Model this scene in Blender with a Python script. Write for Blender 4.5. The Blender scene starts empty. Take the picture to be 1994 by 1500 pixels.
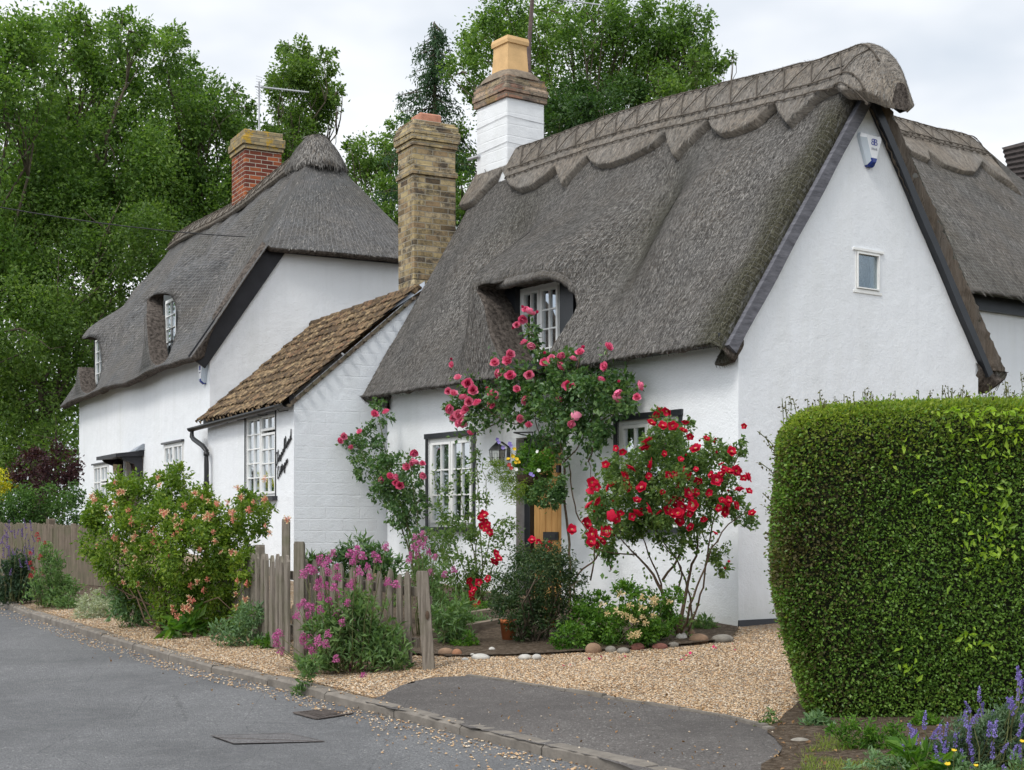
import bpy, math, random
import numpy as np
from mathutils import Vector
from mathutils.geometry import tessellate_polygon
random.seed(7); RN = np.random.default_rng(7)
sc = bpy.context.scene
COL = sc.collection
F_, CX, HZ, CH = 2800.0, 997.0, 1025.0, 1.25      # lens and eye height of the photographer

# ------------------------------------------------------------------ camera / frames
def P(px, py, Y):
    return np.array([(px-CX)/F_*Y, Y, CH-(py-HZ)/F_*Y])
class Frame:
    def __init__(s, o, e, g):
        s.o = np.array(o, float); s.e = np.array(e, float)/np.linalg.norm(e); s.g = np.array(g, float)/np.linalg.norm(g)
    def W(s, t, q, z):
        t, q, z = np.broadcast_arrays(np.asarray(t, float), np.asarray(q, float), np.asarray(z, float))
        xy = s.o + t[..., None]*s.e + q[..., None]*s.g
        return np.concatenate([xy, z[..., None]], -1)
    def ang(s): return math.atan2(s.e[1], s.e[0])
    def at_s(s, px, py, q):          # where the sight line meets the upright plane s = q
        x = (px-CX)/F_
        a = s.o + q*s.g
        # a + t e = Y*(x,1)
        A = np.array([[s.e[0], -x], [s.e[1], -1.0]])
        t, Y = np.linalg.solve(A, -a)
        return t, Y, CH-(py-HZ)/F_*Y
    def at_t(s, px, py, t0):
        x = (px-CX)/F_
        a = s.o + t0*s.e
        A = np.array([[s.g[0], -x], [s.g[1], -1.0]])
        q, Y = np.linalg.solve(A, -a)
        return q, Y, CH-(py-HZ)/F_*Y
M = Frame((2.047, 13.0), (-.577, .817), (.817, .577))       # near cottage
L = Frame((-2.70, 17.8), (-.475, .880), (.880, .475))       # tiled link building
FR = Frame((-4.45, 21.17), (-.475, .880), (.880, .475))     # far cottage
def proj(V):
    V = np.asarray(V); return np.stack([CX+F_*V[..., 0]/V[..., 1], HZ-F_*(V[..., 2]-CH)/V[..., 1]], -1)

# ------------------------------------------------------------------ object helpers
def link(o): COL.objects.link(o); return o
def thing(name, label, cat, base, group=None):
    o = link(bpy.data.objects.new(name, None)); o.empty_display_size = .2
    o.location = tuple(base); o['label'] = label; o['category'] = cat
    if group: o['group'] = group
    return o
def root_loc(p):
    if p is None: return np.zeros(3)
    while p.parent: p = p.parent
    return np.array(p.location)
def add(o, parent):
    link(o)
    if parent is not None: o.parent = parent
    return o
def mesh_obj(name, V, faces, mats, parent=None, smooth=True, mi=None, uv=None, attrs=None, base=None):
    """faces: int array (N,3|4) or list of lists"""
    V = np.asarray(V, float)
    b = root_loc(parent) if base is None else np.array(base, float)
    me = bpy.data.meshes.new(name)
    Vl = V - b
    if isinstance(faces, np.ndarray):
        n, k = faces.shape
        me.vertices.add(len(Vl)); me.vertices.foreach_set('co', Vl.astype(np.float32).ravel())
        me.loops.add(n*k); me.loops.foreach_set('vertex_index', faces.astype(np.int32).ravel())
        me.polygons.add(n); me.polygons.foreach_set('loop_start', np.arange(0, n*k, k, dtype=np.int32))
        me.polygons.foreach_set('loop_total', np.full(n, k, np.int32))
        me.update(calc_edges=True)
    else:
        me.from_pydata([tuple(v) for v in Vl], [], [list(f) for f in faces]); me.update()
    if not isinstance(mats, (list, tuple)): mats = [mats]
    for m in mats: me.materials.append(m)
    if mi is not None: me.polygons.foreach_set('material_index', np.asarray(mi, np.int32))
    me.polygons.foreach_set('use_smooth', np.full(len(me.polygons), bool(smooth)))
    if uv is not None:
        ul = me.uv_layers.new(name='UVMap'); li = np.empty(len(me.loops), np.int32); me.loops.foreach_get('vertex_index', li)
        ul.data.foreach_set('uv', np.asarray(uv, np.float32)[li].ravel())
    if attrs:
        for k, a in attrs.items():
            at = me.attributes.new(k, 'FLOAT', 'POINT'); at.data.foreach_set('value', np.asarray(a, np.float32))
    me.validate()
    o = bpy.data.objects.new(name, me)
    if base is not None and parent is None: o.location = tuple(b)
    return add(o, parent)
def tag(o, label, cat, group=None, kind=None):
    o['label'] = label
    if cat: o['category'] = cat
    if group: o['group'] = group
    if kind: o['kind'] = kind
    return o
def struct(o): o['kind'] = 'structure'; return o

class MB:
    """collects simple solids into one mesh"""
    def __init__(s): s.V = []; s.F = []; s.n = 0
    def raw(s, V, F):
        V = np.asarray(V, float).reshape(-1, 3); s.V.append(V)
        s.F += [[i+s.n for i in f] for f in F]; s.n += len(V); return s
    def hexa(s, c):     # 8 corners: bottom 4 ccw, top 4
        return s.raw(c, [[0,3,2,1],[4,5,6,7],[0,1,5,4],[1,2,6,5],[2,3,7,6],[3,0,4,7]])
    def box(s, fr, t0, t1, q0, q1, z0, z1):
        return s.hexa([fr.W(a, b, z) for z in (z0, z1) for a, b in ((t0,q0),(t1,q0),(t1,q1),(t0,q1))])
    def bbox(s, fr, t0, t1, q0, q1, z0, z1, c=.008, jit=0):    # box with small chamfers and a little wander
        for ax in (0,):
            pass
        def ring(z, i): return [fr.W(a, b, z) for a, b in ((t0+i,q0+c),(t0+c,q0+i),(t1-c,q0+i),(t1-i,q0+c),(t1-i,q1-c),(t1-c,q1-i),(t0+c,q1-i),(t0+i,q1-c))]
        V = []
        for z, i in ((z0, 0),(z1-c, 0),(z1, c)):
            V += ring(z, i)
        V = np.array(V)
        if jit: V = V + RN.normal(0, jit, V.shape)
        Fs = []
        for r in range(2):
            for k in range(8): Fs.append([r*8+k, r*8+(k+1)%8, (r+1)*8+(k+1)%8, (r+1)*8+k])
        Fs.append([16+k for k in range(8)]); Fs.append([7-k for k in range(8)])
        return s.raw(V, Fs)
    def tube(s, pts, r, n=6, cap=True):
        pts = np.asarray(pts, float); m = len(pts)
        rr = np.full(m, r, float) if np.isscalar(r) else np.asarray(r, float)
        V = []
        up0 = np.array([0.13, .21, 1.0])
        for i in range(m):
            d = pts[min(i+1, m-1)]-pts[max(i-1, 0)]; d = d/(np.linalg.norm(d)+1e-9)
            a = np.cross(d, up0)
            if np.linalg.norm(a) < .15: a = np.cross(d, [1, .1, 0])
            a /= np.linalg.norm(a); b = np.cross(d, a)
            for k in range(n):
                th = 2*math.pi*k/n; V.append(pts[i]+rr[i]*(math.cos(th)*a+math.sin(th)*b))
        Fs = [[i*n+k, i*n+(k+1)%n, (i+1)*n+(k+1)%n, (i+1)*n+k] for i in range(m-1) for k in range(n)]
        if cap: Fs += [[n-1-k for k in range(n)], [(m-1)*n+k for k in range(n)]]
        return s.raw(V, Fs)
    def prism(s, poly, off):
        A = np.asarray(poly, float); n = len(A); B = A+np.asarray(off)
        return s.raw(np.vstack([A, B]), [[n-1-i for i in range(n)], [n+i for i in range(n)]]+[[i, (i+1)%n, n+(i+1)%n, n+i] for i in range(n)])
    def build(s, name, mat, parent=None, smooth=False, base=None, **k):
        return mesh_obj(name, np.vstack(s.V), s.F, mat, parent, smooth, base=base, **k)

# ------------------------------------------------------------------ materials
def newmat(name):
    m = bpy.data.materials.new(name); m.use_nodes = True; nt = m.node_tree; nt.nodes.clear()
    out = nt.nodes.new('ShaderNodeOutputMaterial')
    return m, nt, out
class NB:
    def __init__(s, nt): s.nt = nt
    def n(s, typ, **kw):
        nd = s.nt.nodes.new(typ)
        for k, v in kw.items():
            if k.startswith('_'): setattr(nd, k[1:], v)
            else:
                key = k.replace('__', ' ')
                if key.isdigit(): key = int(key)
                inp = nd.inputs[key]
                if isinstance(v, bpy.types.NodeSocket): s.nt.links.new(v, inp)
                else: inp.default_value = v
        return nd
    def coord(s, kind='Object'): return s.n('ShaderNodeTexCoord').outputs[kind]
    def pos(s): return s.n('ShaderNodeNewGeometry').outputs['Position']
    def map(s, v, scale=(1,1,1), rot=(0,0,0), loc=(0,0,0)):
        nd = s.n('ShaderNodeMapping', Vector=v); nd.inputs['Scale'].default_value = scale; nd.inputs['Rotation'].default_value = rot; nd.inputs['Location'].default_value = loc
        return nd.outputs[0]
    def noise(s, v, scale, detail=4, rough=.6): return s.n('ShaderNodeTexNoise', Vector=v, Scale=scale, Detail=detail, Roughness=rough).outputs['Fac']
    def ramp(s, f, stops, interp='LINEAR'):
        nd = s.n('ShaderNodeValToRGB', Fac=f); cr = nd.color_ramp; cr.interpolation = interp
        while len(cr.elements) < len(stops): cr.elements.new(.5)
        for el, (p, c) in zip(cr.elements, stops):
            el.position = p; el.color = (c, c, c, 1) if np.isscalar(c) else (*c, 1)
        return nd.outputs['Color']
    def mix(s, f, a, b, blend='MIX'):
        nd = s.n('ShaderNodeMix', _data_type='RGBA', _blend_type=blend)
        for i, v in ((0, f), (6, a), (7, b)):
            if isinstance(v, bpy.types.NodeSocket): s.nt.links.new(v, nd.inputs[i])
            elif i == 0: nd.inputs[0].default_value = v
            else: nd.inputs[i].default_value = (v, v, v, 1) if np.isscalar(v) else (*v, 1)
        return nd.outputs[2]
    def math(s, op, a, b=None, c=None):
        nd = s.n('ShaderNodeMath', _operation=op)
        for i, v in enumerate((a, b, c)):
            if v is None: continue
            if isinstance(v, bpy.types.NodeSocket): s.nt.links.new(v, nd.inputs[i])
            else: nd.inputs[i].default_value = v
        return nd.outputs[0]
    def bump(s, h, strength, dist): return s.n('ShaderNodeBump', Strength=strength, Distance=dist, Height=h).outputs[0]
    def attr(s, name): return s.n('ShaderNodeAttribute', _attribute_name=name).outputs['Fac']
def principled(nb, out, color, rough=.8, normal=None, spec=.3, **kw):
    b = nb.n('ShaderNodeBsdfPrincipled')
    for k, v in (('Base Color', color), ('Roughness', rough), ('Specular IOR Level', spec), ('Normal', normal)) + tuple((k.replace('__', ' '), v) for k, v in kw.items()):
        if v is None: continue
        if isinstance(v, bpy.types.NodeSocket): nb.nt.links.new(v, b.inputs[k])
        elif k == 'Base Color': b.inputs[k].default_value = (*v, 1)
        else: b.inputs[k].default_value = v
    nb.nt.links.new(b.outputs[0], out.inputs[0]); return b
def simple(name, col, rough=.6, var=.15, scale=8, bump=.0, bs=60, spec=.3, **kw):
    m, nt, out = newmat(name); nb = NB(nt); v = nb.pos()
    c = nb.mix(nb.ramp(nb.noise(v, scale, 5), [(.3, 0), (.7, 1)]), tuple(x*(1-var) for x in col), tuple(min(1, x*(1+var)) for x in col))
    nrm = nb.bump(nb.noise(v, bs, 4), 1.0, bump) if bump else None
    principled(nb, out, c, rough, nrm, spec, **kw); return m

def mat_render(name, col, pebble=.004, brick=None, dirt=.05, wav=.012):
    m, nt, out = newmat(name); nb = NB(nt); v = nb.pos()
    h = nb.noise(v, 55, 6, .7); h2 = nb.noise(v, 4, 3)
    hh = nb.math('ADD', nb.math('MULTIPLY', h, pebble), nb.math('MULTIPLY', h2, wav))
    if brick is not None:
        d = nb.n('ShaderNodeVectorMath', _operation='DOT_PRODUCT'); nt.links.new(v, d.inputs[0]); d.inputs[1].default_value = (brick.e[0]+brick.g[0], brick.e[1]+brick.g[1], 0)
        sx = nb.n('ShaderNodeSeparateXYZ', Vector=v); cb = nb.n('ShaderNodeCombineXYZ', X=d.outputs['Value'], Y=sx.outputs[2])
        wob = nb.n('ShaderNodeTexNoise', Vector=v, Scale=3.0).outputs['Color']
        vv = nb.n('ShaderNodeVectorMath', _operation='MULTIPLY_ADD'); nt.links.new(wob, vv.inputs[0]); vv.inputs[1].default_value = (.02,.02,0); nt.links.new(cb.outputs[0], vv.inputs[2])
        br = nb.n('ShaderNodeTexBrick', Vector=vv.outputs[0], Scale=1.0, Mortar__Size=.012, Mortar__Smooth=1.0, Brick__Width=.46, Row__Height=.15)
        br.inputs['Color1'].default_value = (.8,.8,.8,1); br.inputs['Color2'].default_value = (1,1,1,1)
        fade = nb.ramp(nb.noise(v, 1.8, 3), [(.35, .15), (.6, 1)])
        bh = nb.math('MULTIPLY', nb.math('SUBTRACT', 1.0, br.outputs['Fac']), fade)
        hh = nb.math('ADD', hh, nb.math('MULTIPLY', bh, .0024))
    c0 = nb.mix(nb.ramp(nb.noise(v, .9, 5, .65), [(.35, 0), (.75, 1)]), col, tuple(x*(1-dirt) for x in col))
    sx = nb.n('ShaderNodeSeparateXYZ', Vector=v)
    vert = nb.noise(nb.map(v, (9, 9, .6)), 1.0, 4)
    c1 = nb.mix(nb.math('MULTIPLY', nb.ramp(vert, [(.5, 0), (.8, 1)]), .35), c0, tuple(x*.86 for x in col))
    low = nb.ramp(nb.math('ADD', sx.outputs[2], nb.math('MULTIPLY', nb.noise(v, 5, 3), .3)), [(.4, 1), (.85, 0)])
    c1 = nb.mix(nb.math('MULTIPLY', nb.ramp(nb.noise(nb.map(v, (2.2, 2.2, .35)), 1.0, 6, .65), [(.52, 0), (.75, 1)]), .30), c1, (.60, .61, .58))
    c2 = nb.mix(nb.math('MULTIPLY', low, .5), c1, (.42, .42, .34))
    principled(nb, out, c2, .9, nb.bump(hh, 1.0, 1.0), .15); return m

def mat_thatch(name, ca, cb, cc, moss=(.034, .032, .020), net=.35, rev=1.0):
    m, nt, out = newmat(name); nb = NB(nt); uv = nb.coord('UV')
    wob = nb.n('ShaderNodeTexNoise', Vector=uv, Scale=1.2, Detail=2).outputs['Color']
    vv = nb.n('ShaderNodeVectorMath', _operation='MULTIPLY_ADD'); nt.links.new(wob, vv.inputs[0]); vv.inputs[1].default_value = (.5,.1,0); nt.links.new(uv, vv.inputs[2]); w = vv.outputs[0]
    st = nb.noise(nb.map(w, (105, 13, 1)), 1.0, 5, .75)
    st2 = nb.noise(nb.map(w, (22, 3.5, 1), rot=(0, 0, .35)), 1.0, 4, .7)
    blot = nb.noise(uv, 1.3, 5, .6)
    s = nb.math('ADD', nb.math('MULTIPLY', st, .65), nb.math('MULTIPLY', st2, .35))
    c = nb.ramp(s, [(.34, ca), (.5, cb), (.66, cc)])
    c = nb.mix(nb.ramp(blot, [(.35, 0), (.7, .6)]), c, nb.mix(1.0, c, (1.22, 1.05, .86), 'MULTIPLY'))
    c = nb.mix(nb.math('MULTIPLY', nb.ramp(nb.noise(uv, .7, 4), [(.45, 0), (.7, 1)]), .45), c, nb.mix(1.0, c, (.62, .64, .62), 'MULTIPLY'))
    mf = nb.math('MULTIPLY', nb.attr('moss'), nb.ramp(nb.noise(uv, 9, 5, .8), [(.25, .55), (.6, 1)]))
    c = nb.mix(mf, c, nb.mix(nb.ramp(nb.noise(uv, 28, 4, .8), [(.4, 0), (.7, 1)]), moss, tuple(x*2.6 for x in moss)))
    if net:
        vo = nb.n('ShaderNodeTexVoronoi', Vector=nb.map(uv, (1.15, .9, 1)), Scale=19.0, Randomness=.25, _feature='DISTANCE_TO_EDGE').outputs['Distance']
        nf = nb.math('MULTIPLY', nb.ramp(vo, [(.03, 1), (.09, 0)]), net)
        c = nb.mix(nf, c, (.30, .30, .30))
    hh = nb.math('ADD', nb.math('MULTIPLY', st, .022), nb.math('MULTIPLY', st2, .03))
    principled(nb, out, c, .95, nb.bump(hh, 1.0, 1.0), .1); return m

def mat_brick(name, fr, cols, mortar, stain=.5, lich=0.0):
    m, nt, out = newmat(name); nb = NB(nt); v = nb.pos()
    d = nb.n('ShaderNodeVectorMath', _operation='DOT_PRODUCT'); nt.links.new(v, d.inputs[0]); d.inputs[1].default_value = (fr.e[0]+fr.g[0], fr.e[1]+fr.g[1], 0)
    sx = nb.n('ShaderNodeSeparateXYZ', Vector=v); cb = nb.n('ShaderNodeCombineXYZ', X=d.outputs['Value'], Y=sx.outputs[2])
    wob = nb.n('ShaderNodeTexNoise', Vector=v, Scale=6.0).outputs['Color']
    vv = nb.n('ShaderNodeVectorMath', _operation='MULTIPLY_ADD'); nt.links.new(wob, vv.inputs[0]); vv.inputs[1].default_value = (.012,.012,0); nt.links.new(cb.outputs[0], vv.inputs[2])
    br = nb.n('ShaderNodeTexBrick', Vector=vv.outputs[0], Scale=1.0, Mortar__Size=.007, Mortar__Smooth=.3, Brick__Width=.225, Row__Height=.075, Bias=0.0)
    br.inputs['Color1'].default_value = (0,0,0,1); br.inputs['Color2'].default_value = (1,1,1,1)
    # a colour per brick
    col = nb.ramp(br.outputs['Color'], [(i/(len(cols)-1), c) for i, c in enumerate(cols)])
    col = nb.mix(nb.ramp(nb.noise(v, 30, 5, .7), [(.4, 0), (.7, .5)]), col, nb.mix(1.0, col, (.6,.58,.55), 'MULTIPLY'))
    col = nb.mix(nb.math('MULTIPLY', nb.ramp(nb.noise(v, 5.0, 7, .8), [(.46, 0), (.60, 1)]), stain), col, (.045, .042, .04))
    col = nb.mix(br.outputs['Fac'], col, mortar)
    if lich:
        col = nb.mix(nb.ramp(nb.noise(v, 4.5, 5, .7), [(.56, 0), (.6, lich)]), col, (.45, .28, .04))
    hh = nb.math('ADD', nb.math('MULTIPLY', nb.math('SUBTRACT', 1.0, br.outputs['Fac']), .008), nb.math('MULTIPLY', nb.noise(v, 60, 4), .006))
    principled(nb, out, col, .9, nb.bump(hh, 1.0, 1.0), .15); return m

def mat_leaf(name, a, b, c, trans=.35, rough=.45, clump=2.5, spec=.35, gain=1.38):
    a, b, c = [(min(.6, q[0]*gain*1.05), min(.6, q[1]*gain), q[2]*gain*.92) for q in (a, b, c)]; trans = min(.5, trans+.08)
    m, nt, out = newmat(name); nb = NB(nt)
    g = nb.n('ShaderNodeNewGeometry'); r = g.outputs['Random Per Island']
    k = nb.noise(g.outputs['Position'], clump, 3)
    f = nb.math('ADD', nb.math('MULTIPLY', r, .6), nb.math('MULTIPLY', nb.ramp(k, [(.3, 0), (.7, 1)]), .4))
    col = nb.ramp(f, [(.08, a), (.5, b), (.95, c)])
    p = nb.n('ShaderNodeBsdfPrincipled', Base__Color=col, Roughness=rough); p.inputs['Specular IOR Level'].default_value = spec
    t = nb.n('ShaderNodeBsdfTranslucent', Color=nb.mix(1.0, col, (1.15, 1.25, .5), 'MULTIPLY'))
    mx = nb.n('ShaderNodeMixShader', Fac=trans); nt.links.new(p.outputs[0], mx.inputs[1]); nt.links.new(t.outputs[0], mx.inputs[2])
    nt.links.new(mx.outputs[0], out.inputs[0]); return m
def mat_wood(name, a, b, axis=(30, 30, 2), grn=None):
    m, nt, out = newmat(name); nb = NB(nt); v = nb.pos()
    f = nb.noise(nb.map(v, axis), 1.0, 6, .7)
    c = nb.ramp(f, [(.3, a), (.65, b)])
    if grn: c = nb.mix(nb.ramp(nb.noise(v, 5, 5), [(.45, 0), (.7, .55)]), c, grn)
    principled(nb, out, c, .85, nb.bump(f, .6, .006), .2); return m
def mat_glass(name):
    m, nt, out = newmat(name); nb = NB(nt)
    tr = nb.n('ShaderNodeBsdfTransparent'); tr.inputs[0].default_value = (.82, .86, .86, 1)
    wv = nb.bump(nb.noise(nb.pos(), 2.0, 2), .4, .006)
    gl = nb.n('ShaderNodeBsdfGlossy', Roughness=.02, Normal=wv); gl.inputs[0].default_value = (.9, .95, 1, 1)
    fr = nb.n('ShaderNodeFresnel', IOR=1.5, Normal=wv)
    mx = nb.n('ShaderNodeMixShader', Fac=nb.math('ADD', nb.math('MULTIPLY', fr.outputs[0], .55), .015)); nt.links.new(tr.outputs[0], mx.inputs[1]); nt.links.new(gl.outputs[0], mx.inputs[2])
    nt.links.new(mx.outputs[0], out.inputs[0]); return m

WHITE = mat_render('white_render', (.80, .815, .83), .007, wav=.016)
WHITE_S = mat_render('white_smooth_render', (.77, .79, .815), .005)
WHITE_B = mat_render('white_painted_brick', (.74, .765, .79), .006, brick=L)
WHITE_BM = mat_render('white_chimney_paint', (.78, .79, .80), .004, brick=M)
THATCH = mat_thatch('thatch_grey', (.040, .038, .036), (.118, .112, .105), (.25, .238, .225))
THATCH_F = mat_thatch('thatch_netted', (.042, .043, .045), (.11, .11, .112), (.23, .228, .225), net=.5)
THATCH_C = mat_thatch('thatch_ridge', (.092, .083, .073), (.215, .196, .174), (.39, .36, .32), net=.12)
THATCH_K = simple('reed_cheek', (.10, .085, .074), .95, .75, 22, .022, 45, .05)
THATCH_E = mat_thatch('thatch_cut_ends', (.060, .051, .043), (.165, .140, .118), (.33, .29, .245), net=0)
BLACK = simple('black_paint', (.016, .018, .022), .35, .2, 6, .001, spec=.5)
DARKB = simple('dark_board', (.022, .022, .026), .5, .25, 5, .002)
GREYB = mat_wood('grey_board', (.065, .065, .075), (.17, .17, .19), (6, 6, 30))
WPAINT = simple('white_gloss_paint', (.78, .78, .76), .35, .05, 10)
GLASS = mat_glass('window_glass')
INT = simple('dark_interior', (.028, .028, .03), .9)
CURT = simple('net_curtain', (.42, .42, .40), .9, .1)
OAK = mat_wood('oak_boards', (.40, .20, .065), (.60, .34, .13), (18, 18, 1.6))
IRON = simple('black_iron', (.012, .012, .013), .45, spec=.5)
WOOD = mat_wood('weathered_wood', (.085, .070, .055), (.27, .235, .195), (45, 45, 3), (.10, .105, .055))
WOOD2 = mat_wood('brown_weathered_wood', (.07, .055, .042), (.20, .16, .12), (45, 45, 3), (.09, .10, .05))
SLEEPER = mat_wood('sleeper_wood', (.10, .075, .055), (.26, .21, .16), (6, 6, 30))
LEAD = simple('lead_sheet', (.30, .33, .37), .5, .15, 6)
TERRA = simple('terracotta', (.42, .135, .05), .8, .2, 12, .001)
BUFF = simple('buff_clay', (.62, .40, .19), .8, .15, 5, .002)
CEMENT = simple('cement_flaunching', (.20, .16, .12), .95, .4, 9, .01, 30)
YBRICK = mat_brick('yellow_stock_brick', L, [(.14,.10,.06), (.38,.29,.15), (.50,.40,.22), (.30,.21,.12), (.54,.44,.27)], (.30,.27,.21), .85)
RBRICK = mat_brick('red_brick', FR, [(.12,.035,.025), (.20,.05,.03), (.42,.12,.045), (.14,.04,.03), (.48,.15,.05)], (.42,.38,.31), .25)
LBRICK = mat_brick('lichen_brick', FR, [(.35,.28,.16), (.28,.22,.13), (.42,.33,.18)], (.2,.18,.13), .3, .9)
CBRICK = mat_brick('sooty_brick', M, [(.42,.34,.22), (.34,.19,.13), (.15,.13,.11), (.44,.30,.21), (.25,.21,.16), (.48,.36,.26)], (.22,.19,.15), .8, .25)
PINK = simple('pink_clay', (.45, .21, .14), .85, .25, 10, .003)
STEEL = simple('galvanised_metal', (.45, .46, .48), .4, .1, spec=.6)
BARK = mat_wood('bark', (.05, .038, .028), (.15, .12, .09), (20, 20, 4), (.06, .07, .03))
STEMG = simple('green_stem', (.09, .10, .035), .7, .3, 20)
STEMB = simple('rose_cane', (.10, .065, .04), .8, .4, 20)
TIP = simple('beam_end', (.2, .2, .2), .8)
# ------------------------------------------------------------------ terrain maths
def r_road(Y): Y = np.asarray(Y, float); return .035*np.clip(Y-9.4, 0, 25)
def G0(px, py):
    lo, hi = 3.0, 80.0
    for _ in range(50):
        mid = (lo+hi)/2
        if CH-(py-HZ)/F_*mid > r_road(mid): lo = mid
        else: hi = mid
    return np.array([(px-CX)/F_*lo, lo])
KPX = [(0,1180),(60,1205),(120,1224),(200,1250),(300,1280),(400,1309),(480,1326),(560,1346),(680,1379),(760,1397),(900,1434),(1050,1472),(1160,1498)]
KP = [G0(*p) for p in KPX]
KP = [KP[0]+(KP[0]-KP[1])/np.linalg.norm(KP[0]-KP[1])*k for k in (40, 10, 4)] + KP
_d = (KP[-1]-KP[-3]); _d /= np.linalg.norm(_d)
KP = KP + [KP[-1]+_d*.6, KP[-1]+_d*2.2+np.array([.05,0]), KP[-1]+_d*5+np.array([.3,0]), KP[-1]+_d*30+np.array([2,0])]
KP = np.array(KP)
def kerb_sd(X, Y):
    """signed distance from the kerb, positive on the cottage side, and run along it"""
    p = np.stack([np.asarray(X, float), np.asarray(Y, float)], -1); best = np.full(p.shape[:-1], 1e9); sg = np.ones(p.shape[:-1])
    for a, b in zip(KP[:-1], KP[1:]):
        ab = b-a; L2 = ab@ab; u = np.clip(((p-a)@ab)/L2, 0, 1); q = a+u[..., None]*ab; dv = p-q; d = np.linalg.norm(dv, axis=-1)
        cr = ab[0]*dv[..., 1]-ab[1]*dv[..., 0]
        m = d < best; best = np.where(m, d, best); sg = np.where(m, np.where(cr > 0, 1, -1), sg)
    return best*sg
def gz(X, Y):
    d = kerb_sd(X, Y); up = r_road(Y)
    far = np.clip((np.asarray(Y, float)-15)/6, 0, 1)*.06
    return up + np.where(d > 0, .07+(.033+far)*np.clip(d, 0, 5), -.02)
def G(px, py, off=0.0):
    lo, hi = 3.0, 60.0
    x = (px-CX)/F_
    for _ in range(40):
        mid = (lo+hi)/2
        if CH-(py-HZ)/F_*mid > float(gz(x*mid, mid))+off: lo = mid
        else: hi = mid
    return np.array([x*lo, lo, float(gz(x*lo, lo))+off])

# ------------------------------------------------------------------ walls and windows
def wall(name, fr, axis, pos, outer, holes, mat, parent, depth=.12, into=1, back=False):
    """upright sheet with openings and their reveals; outer and holes in (u,z)"""
    def pt(u, z, d=0.0):
        return fr.W(u, pos+d, z) if axis == 's' else fr.W(pos+d, u, z)
    loops = [[(u, z, 0.0) for u, z in outer]] + [[(h[0],h[2],0.),(h[1],h[2],0.),(h[1],h[3],0.),(h[0],h[3],0.)] for h in holes]
    tr = tessellate_polygon([[Vector(p) for p in lp] for lp in loops])
    flat = [p for lp in loops for p in lp]
    V = [pt(u, z) for u, z, _ in flat]; Fs = [list(t) for t in tr]
    mb = MB(); mb.raw(V, Fs)
    for h in holes:
        c = [(h[0],h[2]),(h[1],h[2]),(h[1],h[3]),(h[0],h[3])]
        dd = h[4] if len(h) > 4 else depth
        for i in range(4):
            a, b = c[i], c[(i+1) % 4]
            mb.raw([pt(*a), pt(*b), pt(*b, dd*into), pt(*a, dd*into)], [[0,1,2,3]])
    return mb.build(name, mat, parent)
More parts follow.
